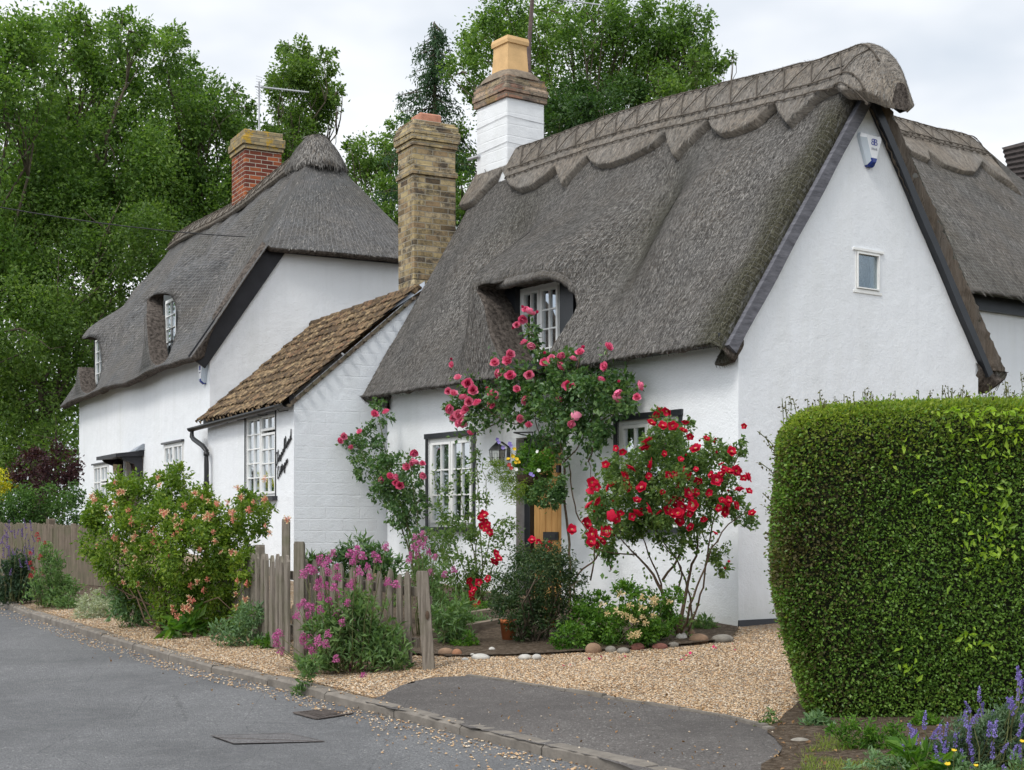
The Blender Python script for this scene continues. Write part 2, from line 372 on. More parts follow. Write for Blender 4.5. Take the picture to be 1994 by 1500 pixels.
def window(fr, axis, pos, into, u0, u1, z0, z1, parent, sashes=2, cols=2, rows=4, small_top=None, blk=.05, sill=True, fw=.045, head=True, room=.9, curt=True, depth=.06, bars=.016, eb=.03):
    """window part at wall plane pos: white frame, casements with bars; sub-parts glass, surround, sill, curtain, room"""
    def bx(mb, ua, ub, da, db, za, zb):
        c = []
        for z in (za, zb):
            for u, d in ((ua,da),(ub,da),(ub,db),(ua,db)):
                c.append(fr.W(u, pos+into*d, z) if axis == 's' else fr.W(pos+into*d, u, z))
        return mb.hexa(c)
    f = MB(); D = depth
    bx(f, u0, u0+fw, D-.03, D+.05, z0, z1); bx(f, u1-fw, u1, D-.03, D+.05, z0, z1)
    bx(f, u0+fw, u1-fw, D-.03, D+.05, z0, z0+fw); bx(f, u0+fw, u1-fw, D-.03, D+.05, z1-fw, z1)
    w = (u1-u0-2*fw)/sashes; glz = []
    for k in range(sashes):
        a = u0+fw+k*w; b = a+w
        if k: bx(f, a-.02, a+.02, D-.035, D+.05, z0+fw, z1-fw)
        parts = [(z0+fw, z1-fw, rows)]
        if small_top is not None and small_top[0] == k:
            zs = z1-fw-(z1-z0)*small_top[1]; parts = [(z0+fw, zs-.012, rows-1), (zs+.012, z1-fw, 1)]
        for za, zb, rw in parts:
            e = eb; aa = a+.014*eb/.03; bb = b-.014*eb/.03; za += .004; zb -= .004
            bx(f, aa, aa+e, D-.045, D-.0, za, zb); bx(f, bb-e, bb, D-.045, D-.0, za, zb)
            bx(f, aa+e, bb-e, D-.045, D, za, za+e); bx(f, aa+e, bb-e, D-.045, D, zb-e, zb)
            for j in range(1, cols):
                u = aa+e+(bb-aa-2*e)*j/cols; bx(f, u-bars/2, u+bars/2, D-.04, D-.005, za+e, zb-e)
            for j in range(1, rw):
                z = za+e+(zb-za-2*e)*j/rw; bx(f, aa+e, bb-e, D-.038, D-.007, z-bars/2, z+bars/2)
            glz.append((aa+e-.004, bb-e+.004, za+e-.004, zb-e+.004))
    wo = f.build('window', WPAINT, parent)
    g = MB()
    for a, b, za, zb in glz: bx(g, a, b, D-.018, D-.014, za, zb)
    g.build('glass', GLASS, wo)
    if blk:
        s = MB(); pr = -.012
        bx(s, u0-blk, u0, pr, D+.045, z0, z1); bx(s, u1, u1+blk, pr, D+.045, z0, z1)
        if head: bx(s, u0-blk-.01, u1+blk+.01, pr-.012, D+.045, z1, z1+blk*1.2)
        s.build('surround', BLACK, wo)
    elif head:
        s = MB(); bx(s, u0-.03, u1+.03, -.05, D+.02, z1, z1+.03); s.build('drip_board', BLACK, wo)
    if sill:
        s = MB(); bx(s, u0-.07, u1+.07, -.07, D+.02, z0-.055, z0); s.build('sill', BLACK, wo)
    # the room behind
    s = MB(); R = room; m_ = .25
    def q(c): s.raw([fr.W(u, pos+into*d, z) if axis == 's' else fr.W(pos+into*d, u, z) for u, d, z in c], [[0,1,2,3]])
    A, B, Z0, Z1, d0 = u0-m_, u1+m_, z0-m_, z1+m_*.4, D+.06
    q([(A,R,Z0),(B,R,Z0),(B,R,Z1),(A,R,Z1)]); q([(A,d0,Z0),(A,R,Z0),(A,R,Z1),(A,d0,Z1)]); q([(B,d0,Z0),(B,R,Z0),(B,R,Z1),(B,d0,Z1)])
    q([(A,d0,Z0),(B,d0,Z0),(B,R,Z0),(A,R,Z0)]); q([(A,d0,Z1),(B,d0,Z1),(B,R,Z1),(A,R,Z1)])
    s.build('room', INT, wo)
    if curt:
        cu = MB()
        for a, b in (((u0+fw), u0+(u1-u0)*.30), (u1-(u1-u0)*.30, u1-fw)) if curt is True else curt:
            n = 14; V = []; 
            for k in range(n+1):
                u = a+(b-a)*k/n; d = D+.10+.022*math.sin(k*2.1)
                for z in (z0-.02, z1+.02): V.append(fr.W(u, pos+into*d, z) if axis == 's' else fr.W(pos+into*d, u, z))
            cu.raw(V, [[2*k, 2*k+2, 2*k+3, 2*k+1] for k in range(n)])
        cu.build('curtain', CURT, wo, smooth=True)
    return wo

# ------------------------------------------------------------------ thatch
def vnoise(Pn, seed, freq, octs=3):
    r = np.random.default_rng(seed); out = 0; amp = 1; 
    for o in range(octs):
        for _ in range(5):
            k = r.normal(0, 1, 3); k /= np.linalg.norm(k); out = out+amp*np.sin((Pn@k)*freq*(2**o)*r.uniform(.7, 1.4)+r.uniform(0, 6.28))/5
        amp *= .5
    return out
def lap(Gd, it, lo=1, hi=1, fx=True):
    for _ in range(it):
        N = Gd.copy()
        N[1:-1, lo:-hi] = .5*Gd[1:-1, lo:-hi]+.125*(Gd[2:, lo:-hi]+Gd[:-2, lo:-hi]+Gd[1:-1, lo+1:(None if hi == 1 else -hi+1)]+Gd[1:-1, lo-1:-hi-1])
        Gd = N
    return Gd
def inpoly(px, py, poly):
    ins = np.zeros(px.shape, bool); n = len(poly)
    for i in range(n):
        x0, y0 = poly[i]; x1, y1 = poly[(i+1) % n]
        c = ((y0 > py) != (y1 > py)) & (px < (x1-x0)*(py-y0)/(y1-y0+1e-12)+x0); ins ^= c
    return ins
def roof_mesh(name, Gd, U, Vv, parent, mat, moss=None, holes=(), cheek=None, cheekd=.4, straw=0, sl=(.05, .11), sw=.0045, fringe=None, cut_rows=0, seed=1, straw_mat=None):
    """grid of world points -> thatch with openings, cheeks, loose straws"""
    ni, nj = Gd.shape[:2]; V = Gd.reshape(-1, 3)
    idx = np.arange(ni*nj).reshape(ni, nj)
    Q = np.stack([idx[:-1, :-1], idx[1:, :-1], idx[1:, 1:], idx[:-1, 1:]], -1).reshape(-1, 4)
    uv = np.stack([U, Vv], -1).reshape(-1, 2); ms = np.zeros(len(V)) if moss is None else moss.reshape(-1).copy()
    cen = V[Q].mean(1); keep = np.ones(len(Q), bool); pc = proj(cen)
    for hp in holes: keep &= ~inpoly(pc[:, 0], pc[:, 1], hp)
    Q2 = Q[keep]; mi = np.zeros(len(Q2), int)
    if cut_rows: # faces of the cut underside
        jj = (np.arange(len(Q)) % (nj-1))[keep]; mi[jj < cut_rows] = 1
    extraV = []; extraQ = []
    if holes:
        from collections import Counter
        ec = {}; dr_ = {}
        for f in Q2:
            for k in range(4):
                a, b = int(f[k]), int(f[(k+1) % 4]); key = (min(a, b), max(a, b)); ec[key] = ec.get(key, 0)+1; dr_[key] = (a, b)
        ecAll = {}
        for f in Q[~keep]:
            for k in range(4):
                a, b = int(f[k]), int(f[(k+1) % 4]); ecAll[(min(a, b), max(a, b))] = 1
        be = [dr_[k] for k, c in ec.items() if c == 1 and k in ecAll]
        nb_ = {}
        for a, b in be: nb_.setdefault(a, []).append(b); nb_.setdefault(b, []).append(a)
        V = V.copy()
        for _ in range(14):
            new = {a: .5*V[a]+.5*np.mean([V[x] for x in l], 0) for a, l in nb_.items() if len(l) == 2}
            for a, p in new.items(): V[a] = p
        dirv = np.array([*cheek, 0.0]); vid = {}
        K = 6
        base = len(V); ex = []; exu = []
        for a in nb_:
            vid[a] = base+len(ex)
            for s_ in range(1, K+1):
                p = V[a]+dirv*cheekd*s_/K + RN.normal(0, .0015, 3); ex.append(p); exu.append(uv[a]+np.array([0, .0])+np.array([.3, .02])*cheekd*s_/K*3)
        extraV = np.array(ex)
        qq = []
        for a, b in be:
            for s_ in range(K):
                a0 = a if s_ == 0 else vid[a]+s_-1; a1 = vid[a]+s_; b0 = b if s_ == 0 else vid[b]+s_-1; b1 = vid[b]+s_
                qq.append([b0, a0, a1, b1])
        Q2 = np.vstack([Q2, np.array(qq)]); mi = np.concatenate([mi, np.ones(len(qq), int)])
        V = np.vstack([V, extraV]); uv = np.vstack([uv, np.array(exu)]); ms = np.concatenate([ms, np.zeros(len(extraV))])
    # loose straws lying down the slope
    if straw:
        r = np.random.default_rng(seed)
        ok = np.where(mi == 0)[0]; f = Q2[ok]
        A = V[f]; ar = np.linalg.norm(np.cross(A[:, 1]-A[:, 0], A[:, 3]-A[:, 0]), axis=1); pk = r.choice(len(f), straw, p=ar/ar.sum())
        a = r.random((straw, 1)); b = r.random((straw, 1)); A = A[pk]
        p = A[:, 0]*(1-a)*(1-b)+A[:, 1]*a*(1-b)+A[:, 2]*a*b+A[:, 3]*(1-a)*b
        du = A[:, 1]-A[:, 0]; dv = A[:, 3]-A[:, 0]; du /= np.linalg.norm(du, axis=1, keepdims=True)+1e-9; dv /= np.linalg.norm(dv, axis=1, keepdims=True)+1e-9
        nn = np.cross(du, dv); nn /= np.linalg.norm(nn, axis=1, keepdims=True)+1e-9
        nn *= np.sign(nn[:, 2:3]+.2)
        ang = r.normal(0, .27, (straw, 1)); d = -dv*np.cos(ang)+du*np.sin(ang); w = np.cross(nn, d)
        ln = r.uniform(*sl, (straw, 1)); lift = r.uniform(.001, .010, (straw, 1))
        p0 = p+nn*.001; p1 = p+d*ln+nn*lift
        if holes:
            pt1 = proj(p+d*(ln+.03)); bad = np.zeros(straw, bool)
            for hp in holes: bad |= inpoly(pt1[:, 0], pt1[:, 1], hp)
            k_ = ~bad; p0, p1, w, pk = p0[k_], p1[k_], w[k_], pk[k_]; straw = int(k_.sum())
        SV = np.stack([p0-w*sw, p0+w*sw, p1+w*sw*.5, p1-w*sw*.5], 1).reshape(-1, 3)
        b0 = len(V); SQ = b0+np.arange(straw*4).reshape(-1, 4)
        V = np.vstack([V, SV]); Q2 = np.vstack([Q2, SQ]); mi = np.concatenate([mi, np.full(straw, 2)])
        uv = np.vstack([uv, np.repeat(uv[f[pk, 0]], 4, 0)]); ms = np.concatenate([ms, np.repeat(ms[f[pk, 0]], 4)])
    mats = [mat, THATCH_K, straw_mat or STRAW]
    return mesh_obj(name, V, Q2, mats, parent, True, mi=mi, uv=uv, attrs={'moss': ms})
m, nt, out = newmat('loose_straw'); nb = NB(nt); g_ = nb.n('ShaderNodeNewGeometry').outputs['Random Per Island']
cS = nb.ramp(g_, [(0, (.035, .032, .029)), (.5, (.125, .118, .110)), (.85, (.25, .237, .22)), (1, (.36, .34, .31))])
cS = nb.mix(nb.math('MULTIPLY', nb.attr('moss'), .85), cS, nb.ramp(g_, [(0, (.018, .017, .010)), (1, (.095, .092, .055))]))
principled(nb, out, cS, .9, None, .15); STRAW = m
def sstep(x, a, b): u = np.clip((x-a)/(b-a), 0, 1); return u*u*(3-2*u)

# ======== NEAR COTTAGE ========
near = thing('thatched_cottage', 'near white thatched cottage with tall gable, climbing roses and an oak front door', 'cottage', (*M.W(3, 1.7, 0)[:2], .29))
LEN, WID, EZ, WTOP = 6.27, 3.44, 2.87, 2.93
def zr(t): return 5.90+.24*sstep(np.asarray(t, float), -.3, 4.0)
def outer_pt(t, a):     # front slope, outer surface (s,z)
    return -.32+2.04*a, EZ+(zr(t)-EZ)*a
# front slope -----------------
def slope_grid(t_hi, t_lo, side, bulge=None, zr=zr, W=WID, EZ=EZ, over=.32, thick=.27, nt_=230, nj_=120, seed=3, amp=.035, drop_lo=.32, sag=None):
    ts = np.linspace(t_hi, t_lo, nt_); off = np.zeros(nt_)
    # rounded gable end, then back in under the thatch
    ts = np.concatenate([[t_hi+.0-.25]*1, [t_hi+.02]*1, ts, [t_lo-.03, t_lo-.05, t_lo-.05, t_lo-.03, t_lo+.02, t_lo+.20]])
    off = np.concatenate([[thick], [.10], off, [.03, .09, .16, .22, thick, thick+.01]])
    a = np.linspace(0, 1, nj_); T = ts[:, None]+0*a[None]; A = a[None]+0*T
    half = W/2
    S = -over+(half+over)*A; Z = EZ+(zr(T)-EZ)*A
    sl = np.arctan2(zr(T)-EZ, half+over); nS, nZ = -np.sin(sl), np.cos(sl)
    if sag is not None: dS, dZ = sag(T, A); S += dS; Z += dZ
    if bulge is not None: S = S-bulge(T, Z)
    L3 = np.stack([T, S, Z], -1)
    nz = vnoise(L3, seed, 1.6, 2)*amp+vnoise(L3, seed+9, 7, 3)*.012
    S = S+nS*(nz-off[:, None]); Z = Z+nZ*(nz-off[:, None])
    # under-eave rows
    k0 = np.stack([T[:, 0], 0*T[:, 0]+.04, Z[:, 0]+.10], -1); k1 = np.stack([T[:, 0], S[:, 0]+.10, Z[:, 0]-.005], -1); k2 = np.stack([T[:, 0], S[:, 0]+.02, Z[:, 0]+.0], -1)
    k1[:, 2] += .012*np.sin(ts*9)+.01*np.sin(ts*23)
    Z[:, 0] += .02; S[:, 0] += .01
    loc = np.stack([T, S, Z], -1); loc = np.concatenate([k0[:, None], k1[:, None], k2[:, None], loc], 1)
    if side < 0: loc[..., 1] = W-loc[..., 1]
    return ts, a, loc
def main_bulge(T, Z):
    lat = sstep(T, 2.05, 2.75)*(1-sstep(T, 3.98, 4.55))
    ver = np.where(Z > 3.98, np.exp(-((Z-3.98)/.62)**2), np.clip((Z-2.95)/1.03, 0, 1)**.9)
    b = .62*lat*ver
    b += .20*np.exp(-((T-1.25)/.55)**2)*sstep(Z, 3.2, 4.2)*(1-sstep(Z, 4.8, 5.4))        # old patch swelling
    b -= .16*np.exp(-((T-2.05)/.35)**2)*sstep(Z, 3.0, 4.2)*(1-sstep(Z, 4.7, 5.3))
    b += .10*np.exp(-((T-5.5)/.4)**2)*sstep(Z, 3.1, 4.0)*(1-sstep(Z, 4.7, 5.3))
    b -= .15*np.exp(-((T-4.85)/.33)**2)*sstep(Z, 3.0, 4.0)*(1-sstep(Z, 4.7, 5.3))
    return b
ts, aa, loc = slope_grid(6.42, .02, 1, main_bulge, nt_=260, nj_=130)
loc[:, 3:] = lap(loc[:, 3:], 6)
Wd = M.W(loc[..., 0], loc[..., 1], loc[..., 2])
Tm = loc[..., 0]; Vl = np.concatenate([[-.3, -.2, -.05], aa*3.9])[None]+0*Tm
moss = sstep(Tm, .32, .02)*0; moss = (1-sstep(Tm, .04, .40+.12*np.sin(Vl*4)))*(1-sstep(Vl, 2.9, 3.4))
moss = np.clip(moss+.8*np.exp(-(((Tm-1.95)/.28)**2+((Vl-1.9)/.75)**2))+.35*np.exp(-(((Tm-4.9)/.5)**2+((Vl-2.6)/.5)**2)), 0, 1)
holeM = [(921,560),(950,553),(985,548),(1020,538),(1050,531),(1085,533),(1107,540),(1118,570),(1124,600),(1106,628),(1088,655),(1072,680),(1064,700),(1064,722),(985,728),(975,700),(958,665),(950,640),(944,600),(934,577)]
ends = np.zeros(Tm.shape)
roof = roof_mesh('thatch_roof', Wd, Tm, Vl, near, THATCH, moss, [holeM], M.g, .46, straw=100000, sl=(.02, .06), sw=.0028, cut_rows=2, seed=11)
ts, ab_, loc = slope_grid(6.42, .02, -1, None, nt_=80, nj_=60, seed=5, over=.52, thick=.36)
loc[:, 3:] = lap(loc[:, 3:], 3)
Tm = loc[..., 0]; Vl = np.concatenate([[-.3, -.2, -.05], ab_*3.9])[None]+0*Tm
mossb = (1-sstep(Tm, .0, .2))*.8*(1-sstep(Vl, 3.0, 3.4))
roof_mesh('thatch_back_slope', M.W(loc[..., 0], loc[..., 1], loc[..., 2]), Tm, Vl, near, THATCH, mossb, straw=9000, cut_rows=2, seed=12)
# thick rolled lip of the dormer hood
lipx = [(918,563),(932,558),(955,552),(985,547),(1010,541),(1032,534),(1055,529),(1082,532),(1103,539),(1115,552),(1121,572)]
lp_ = []
for k_, (x_, y_) in enumerate(lipx):
    best = None
    pj = proj(Wd.reshape(-1, 3)); i_ = np.argmin((pj[:, 0]-x_)**2+(pj[:, 1]-(y_-3))**2+1e4*(pj[:, 1] > y_+4)); lp_.append(Wd.reshape(-1, 3)[i_])
lp_ = np.array(lp_); q_ = np.linspace(0, len(lp_)-1, 60); lp2 = np.stack([np.interp(q_, range(len(lp_)), lp_[:, c]) for c in range(3)], -1)
for _ in range(6): lp2[1:-1] = .5*lp2[1:-1]+.25*(lp2[2:]+lp2[:-2])
HV = []; nr_ = 12
for i_, p_ in enumerate(lp2):
    f_ = i_/59; rad_ = .062*min(1, .35+6*min(f_, 1-f_))*(1+.10*math.sin(i_*1.1)+.07*math.sin(i_*2.7)); c_ = p_+np.array([M.g[0]*.03, M.g[1]*.03, -.045])
    for k_ in range(nr_):
        th_ = 2*math.pi*k_/nr_; o_ = np.array([-M.g[0]*math.cos(th_)*1.25, -M.g[1]*math.cos(th_)*1.25, math.sin(th_)*.95-.35*math.cos(th_)]); HV.append(c_+o_*rad_)
HV = np.array(HV); HV += vnoise(HV, 66, 22, 2)[:, None]*.006
HQ = np.array([[i_*nr_+k_, i_*nr_+(k_+1) % nr_, (i_+1)*nr_+(k_+1) % nr_, (i_+1)*nr_+k_] for i_ in range(59) for k_ in range(nr_)])
mesh_obj('dormer_hood', HV, HQ, THATCH, near, True, uv=np.array([[i_*.03, k_*.05] for i_ in range(60) for k_ in range(nr_)]), attrs={'moss': np.zeros(len(HV))})
# gable end thickness of the back slope: layered, cut reed ends
gv = MB(); n = 60
rows = []
for k in range(n+1):
    a = k/n*.97; z = EZ+(zr(0)-EZ)*a; s = WID+.52-2.24*a
    sl = math.atan2(float(zr(0))-EZ, 2.24); nx, nz_ = math.sin(sl), math.cos(sl)
    jit = .008*math.sin(k*1.9)
    rows.append([(s+nx*(-.0-o), max(z+nz_*(-.0-o), EZ+.01), -.036+.09*max(0, 1-o/.10)**2-.010*math.sin(k*2.7+o*30)+RN.normal(0, .008)) for o in np.linspace(0, .35, 10)])
V = [M.W(t, s, z) for r in rows for s, z, t in r]
uvs = [[k*.35/3+i*.09, i*.03+k*.03] for k in range(n+1) for i in range(10)]
mesh_obj('cut_reed_edge', V, np.array([[k*10+i, k*10+i+1, (k+1)*10+i+1, (k+1)*10+i] for k in range(n) for i in range(9)]), THATCH_E, near, True, uv=uvs, attrs={'moss': np.zeros(len(V))})

# block-cut ridge -------------
def a_on_front(px, py, fr=M, zrf=zr, EZ=EZ, over=.32, half=WID/2):
    lo, hi = 5.0, 60.0
    x = (px-CX)/F_
    def f(Y):
        d = np.array([x*Y, Y])-fr.o; D = np.linalg.solve(np.array([fr.e, fr.g]).T, d); t, s = D
        z = CH-(py-HZ)/F_*Y; a = (s+over)/(half+over); return z-(EZ+(float(zrf(t))-EZ)*a), t, a
    # near side: sight line above the slope, then passes under it
    Y = 8.0; prev = f(Y)[0]
    while Y < 45:
        Y += .05; c = f(Y)[0]
        if prev > 0 and c <= 0 or prev < 0 and c >= 0:
            lo, hi = Y-.05, Y
            for _ in range(25):
                m_ = (lo+hi)/2
                if (f(m_)[0] > 0) == (prev > 0): lo = m_
                else: hi = m_
            return f(lo)[1:]
        prev = c
    return None
def ridge_cap(parent, fr, zrf, EZ, over, half, W, curve, t_lo, t_hi, beak=True, off=.105, seed=3, lig=True, nt_=380, name='ridge_cap', mat=None, strawn=16000, end_drop=0.5, hipk=None):
    ct = np.array([c[0] for c in curve]); ca = np.array([c[1] for c in curve]); o = np.argsort(ct, kind='stable'); ct, ca = ct[o], ca[o]
    T = np.linspace(t_hi, t_lo, nt_); NJ = 16
    rowsG = []
    for t in T:
        zt = float(zrf(max(t, 0))); a0 = float(np.interp(t, ct, ca)); sl = math.atan2(zt-EZ, half+over)
        k = np.clip((.05-t)/.46, 0, 1) if beak else 0
        Ls = math.hypot(half+over, zt-EZ)
        down = (1-a0)*Ls*(1-.45*k**1.5)
        zt2 = zt-end_drop*k**2.2
        nx, nz_ = math.sin(sl), math.cos(sl); cx, cz = math.cos(sl), math.sin(sl)
        pts = []
        th = off*(1+.9*k)
        prof = [(-down, 0.0), (-down, th*.9), (-down+.014, th)]
        for q in np.linspace(.93, .0, NJ): prof.append((-down*q, th))
        front = [(half+cx*u-nx*h, zt2+cz*u+nz_*h) for u, h in prof]
        back = [(2*half-s, z) for s, z in front[::-1]]
        full = np.array(front+back)
        # round the apex
        for _ in range(5):
            m0 = NJ+1; sl_ = slice(m0-4, m0+11); full[m0-4:m0+9] = .5*full[m0-4:m0+9]+.25*(full[m0-5:m0+8]+full[m0-3:m0+10])
        if k > 0:
            squash = math.sqrt(max(0, 1-(k*.985)**2.6)); full[:, 0] = half+(full[:, 0]-half)*(.16+.84*squash)
            full[:, 1] = zt2-(zt2-full[:, 1])*(.45+.55*squash)
        rowsG.append(np.stack([np.full(len(full), t), full[:, 0], full[:, 1]], -1))
    loc = np.array(rowsG)
    if hipk is not None: loc = hipk(loc)
    nz = vnoise(loc, seed, 6, 3)*.012; loc[..., 2] += nz; 
    ni, nj = loc.shape[:2]
    U = loc[..., 0]; Vv = np.cumsum(np.concatenate([np.zeros((ni, 1)), np.linalg.norm(np.diff(loc, axis=1), axis=-1)], 1), 1)
    half_ = Vv[:, nj//2:nj//2+1]; Vv = half_-np.abs(Vv-half_)
    Wd = fr.W(loc[..., 0], loc[..., 1], loc[..., 2])
    cap = roof_mesh(name, Wd, U, Vv, parent, mat or THATCH_C, None, straw=strawn, sl=(.02, .05), sw=.0025, seed=seed)
    # close the end with a cut face
    for i, nm in ((ni-1, 0),(0, 1)):
        c = Wd[i].mean(0); V = np.vstack([Wd[i], c[None]]); mesh_obj('cut_reed_end', V, [[j, j+1, nj] for j in range(nj-1)]+[[nj-1, 0, nj]], THATCH_K, cap, True, uv=np.stack([V[:, 0]*3, V[:, 2]*3], -1), attrs={'moss': np.zeros(len(V))})
    if lig:
        lb = MB(); rr = random.Random(seed)
        def S_(t, u, h=.012):     # point on the cap, u = distance down from the ridge (front)
            i = int(np.clip((t_hi-t)/(t_hi-t_lo)*(ni-1), 0, ni-1)); d = half_[i, 0]-u
            j = int(np.clip(np.searchsorted(Vv[i, :nj//2], d), 2, nj//2-1)); f = (d-Vv[i, j-1])/(Vv[i, j]-Vv[i, j-1]+1e-9)
            p = Wd[i, j-1]*(1-f)+Wd[i, j]*f; g3 = np.array([-fr.g[0]*.8, -fr.g[1]*.8, .55]); return p+g3*h
        lens = lig
        t_a, t_b = (t_lo+.12 if beak else t_lo+.02), (5.62 if beak else t_hi-.02)
        for u in lens:
            tt = np.arange(t_a, t_b, .07); 
            lb.tube([S_(t, u(t) if callable(u) else u+rr.uniform(-.004, .004), .022+rr.uniform(-.004, .004)) for t in tt], .0075, 5)
            # spar twists
            t = t_a
            while t < t_b:
                p = S_(t, u(t) if callable(u) else u, .02); q = S_(t+.015, (u(t) if callable(u) else u)+.02, .018); lb.tube([p, q], .0115, 4); t += rr.uniform(.10, .16)
        if len(lens) >= 2:
            ua, ub = lens[0], lens[1]
            t = t_a+.1; k = 0; st = .19
            while t < t_b-.2:
                fa = (ua(t) if callable(ua) else ua); fb = (ub(t) if callable(ub) else ub)
                if k % 2 == 0: lb.tube([S_(t, fa, .018), S_(t+st/2, (fa+fb)/2, .028), S_(t+st, fb, .022)], .007, 4)
                else: lb.tube([S_(t, fb, .018), S_(t+st/2, (fa+fb)/2, .028), S_(t+st, fa, .022)], .007, 4)
                t += st; k += 1
        lb.build('hazel_rods', HAZEL, cap)
    return cap
HAZEL = simple('hazel_rod', (.09, .075, .06), .8, .3, 30)
capPx = [(918,400),(928,396),(948,375),(990,334),(996,345),(1005,365),(1022,372),(1045,366),(1075,345),(1094,328),(1098,342),(1107,366),(1116,350),(1156,307),(1163,318),(1178,325),(1200,324),(1240,310),(1285,285),(1309,263),(1313,282),(1324,307),(1340,290),(1392,238),(1400,254),(1418,267),(1440,264),(1480,245),(1521,206),(1530,226),(1546,245),(1565,226),(1605,190),(1640,172)]
curve = [a_on_front(*p) for p in capPx]
curve = [(t, a-.012) for t, a in curve]
tL = max(t for t, a in curve)
curve += [(tL+.3, curve[0][1]), (-.1, .80), (-.62, .78)]
ridge_cap(near, M, zr, EZ, .32, WID/2, WID, curve, -.42, 6.46, True, lig=[.19, .56, .70], seed=21, strawn=20000)

# walls ------------------------
apz = WTOP+(WID/2)*1.415
wv0, wv1 = M.at_s(827, 850, 0), M.at_s(924, 839, 0)
winL = (4.32, 5.30, 1.24, 2.30); winR = (.80, 1.72, 1.24, 2.30)
doorH = (2.645, 3.47, .2, 2.22, .14)
wall('front_wall', M, 's', 0.0, [(0,-.2),(LEN,-.2),(LEN,3.02),(0,3.02)], [winL, winR, doorH], WHITE, near)
gq0 = M.at_t(1665, 487, 0); gq1 = M.at_t(1713, 573, 0)
gw = (gq0[0], gq1[0], gq1[2]+.01, gq0[2]-.0)
wall('gable_wall', M, 't', 0.0, [(0,-.2),(WID,-.2),(WID,WTOP),(WID/2,apz),(0,WTOP)], [gw], WHITE_S, near, into=1)
wall('end_wall', M, 't', LEN, [(0,-.2),(WID,-.2),(WID,WTOP),(WID/2,apz),(0,WTOP)], [], WHITE_S, near)
wall('back_wall', M, 's', WID, [(0,-.2),(LEN,-.2),(LEN,3.02),(0,3.02)], [], WHITE_S, near)
pl = MB(); pl.hexa([M.W(t, s, z) for t, s, z in ((-.05,-.03,.0),(-.05,WID,.0),(0.004,WID,.0),(0.004,-.03,.0),(-.012,-.0,.40),(-.012,WID,.40),(.004,WID,.40),(.004,-.0,.40))])
pl.box(M, .004, LEN, -.022, .004, .0, .315); pl.build('plinth', BLACK, near)
# barge boards on the gable
def barge(name, side, mat, w=.17, lift=.0):
    mb = MB(); n = 14
    for face in (0,):
        V = []
        for k in range(n+1):
            f = k/n; s = -.09+(WID/2+.09)*f; z = WTOP-.09*1.415+(apz-WTOP+.09*1.415)*f
            sl = math.atan(1.415); wob = .006*math.sin(k*1.3)
            for (o, t) in ((0+wob, -.0),(w, -.0),(w, -.07),(0+wob, -.07)):
                ss = s-math.sin(sl)*o; zz = z+math.cos(sl)*o+lift
                if side: ss = WID-ss
                V.append(M.W(t, ss, zz))
        mb.raw(V, [[k*4+i, (k+1)*4+i, (k+1)*4+(i+1) % 4, k*4+(i+1) % 4] for k in range(n) for i in range(4)]+[[0,1,2,3],[n*4+3,n*4+2,n*4+1,n*4]])
    return mb.build(name, mat, near)
barge('barge_board', 0, GREYB, .115)
b2 = barge('barge_board', 1, BLACK, .085); b2['label'] = 'black painted barge board'
so = MB(); so.hexa([M.W(t, s, z) for z in (WTOP-.03, WTOP+.05) for t, s in ((0,-.24),(LEN,-.24),(LEN,.0),(0,.0))]); so.build('soffit_board', BLACK, near)
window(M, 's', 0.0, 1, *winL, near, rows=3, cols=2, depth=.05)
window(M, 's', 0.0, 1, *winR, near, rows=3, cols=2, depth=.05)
# small gable window
gwn = window(M, 't', 0.0, 1, *gw, near, sashes=1, cols=1, rows=1, blk=0, sill=False, fw=.014, eb=.012, head=False, depth=.025, curt=False, room=.5); gwn['label'] = 'tiny plain window high in the gable'
for bz in ((-.02, gw[0]-.035, gw[1]+.045, gw[3], gw[3]+.022), (-.010, gw[0]-.025, gw[1]+.025, gw[2]-.025, gw[2])): sb = MB(); sb.box(M, bz[0], .0, *bz[1:]); sb.build('window_trim', WPAINT, gwn)
# dormer
dq = .24
d0 = M.at_s(1098, 547, dq); d1 = M.at_s(1017, 563, dq)
du0, du1, dz1 = d0[0], d1[0], (d0[2]+d1[2])/2; dz0 = dz1-1.0
dw = window(M, 's', dq-.05, 1, du0, du1, dz0, dz1, near, rows=4, cols=2, blk=0, sill=True, head=False, depth=.05, room=.8, curt=((du1-.36, du1-.05),)); dw['label'] = 'dormer window under the thatch eyebrow'
db = MB(); db.box(M, du1, du1+.30, dq-.10, dq+.06, dz0-.2, dz1+.02); db.box(M, du0-.24, du0, dq-.06, dq+.06, dz0-.2, dz1+.02); db.box(M, du0-.24, du1+.30, dq-.14, dq+.06, dz1+.02, dz1+.30); db.box(M, du0-.24, du1+.3, dq-.12, dq+.06, dz0-.5, dz0-.2); db.build('dormer_boards', BLACK, dw)
toy = MB()
def ball(mb, c, r, n=8, m_=6, sc_=(1, 1, 1)):
    V = []; 
    for i in range(m_+1):
        ph = math.pi*i/m_
        for k in range(n): th = 2*math.pi*k/n; V.append(np.array(c)+r*np.array([math.sin(ph)*math.cos(th)*sc_[0], math.sin(ph)*math.sin(th)*sc_[1], math.cos(ph)*sc_[2]]))
    return mb.raw(V, [[i*n+k, i*n+(k+1) % n, (i+1)*n+(k+1) % n, (i+1)*n+k] for i in range(m_) for k in range(n)])
tp = M.W(du0+.13, dq+.08, dz0+.36); ball(toy, tp, .085, sc_=(1, 1, 1.25)); ball(toy, tp+np.array([0, 0, .12]), .055); ball(toy, tp+np.array([-.03, -.01, .17]), .022); ball(toy, tp+np.array([.04, .01, .17]), .022)
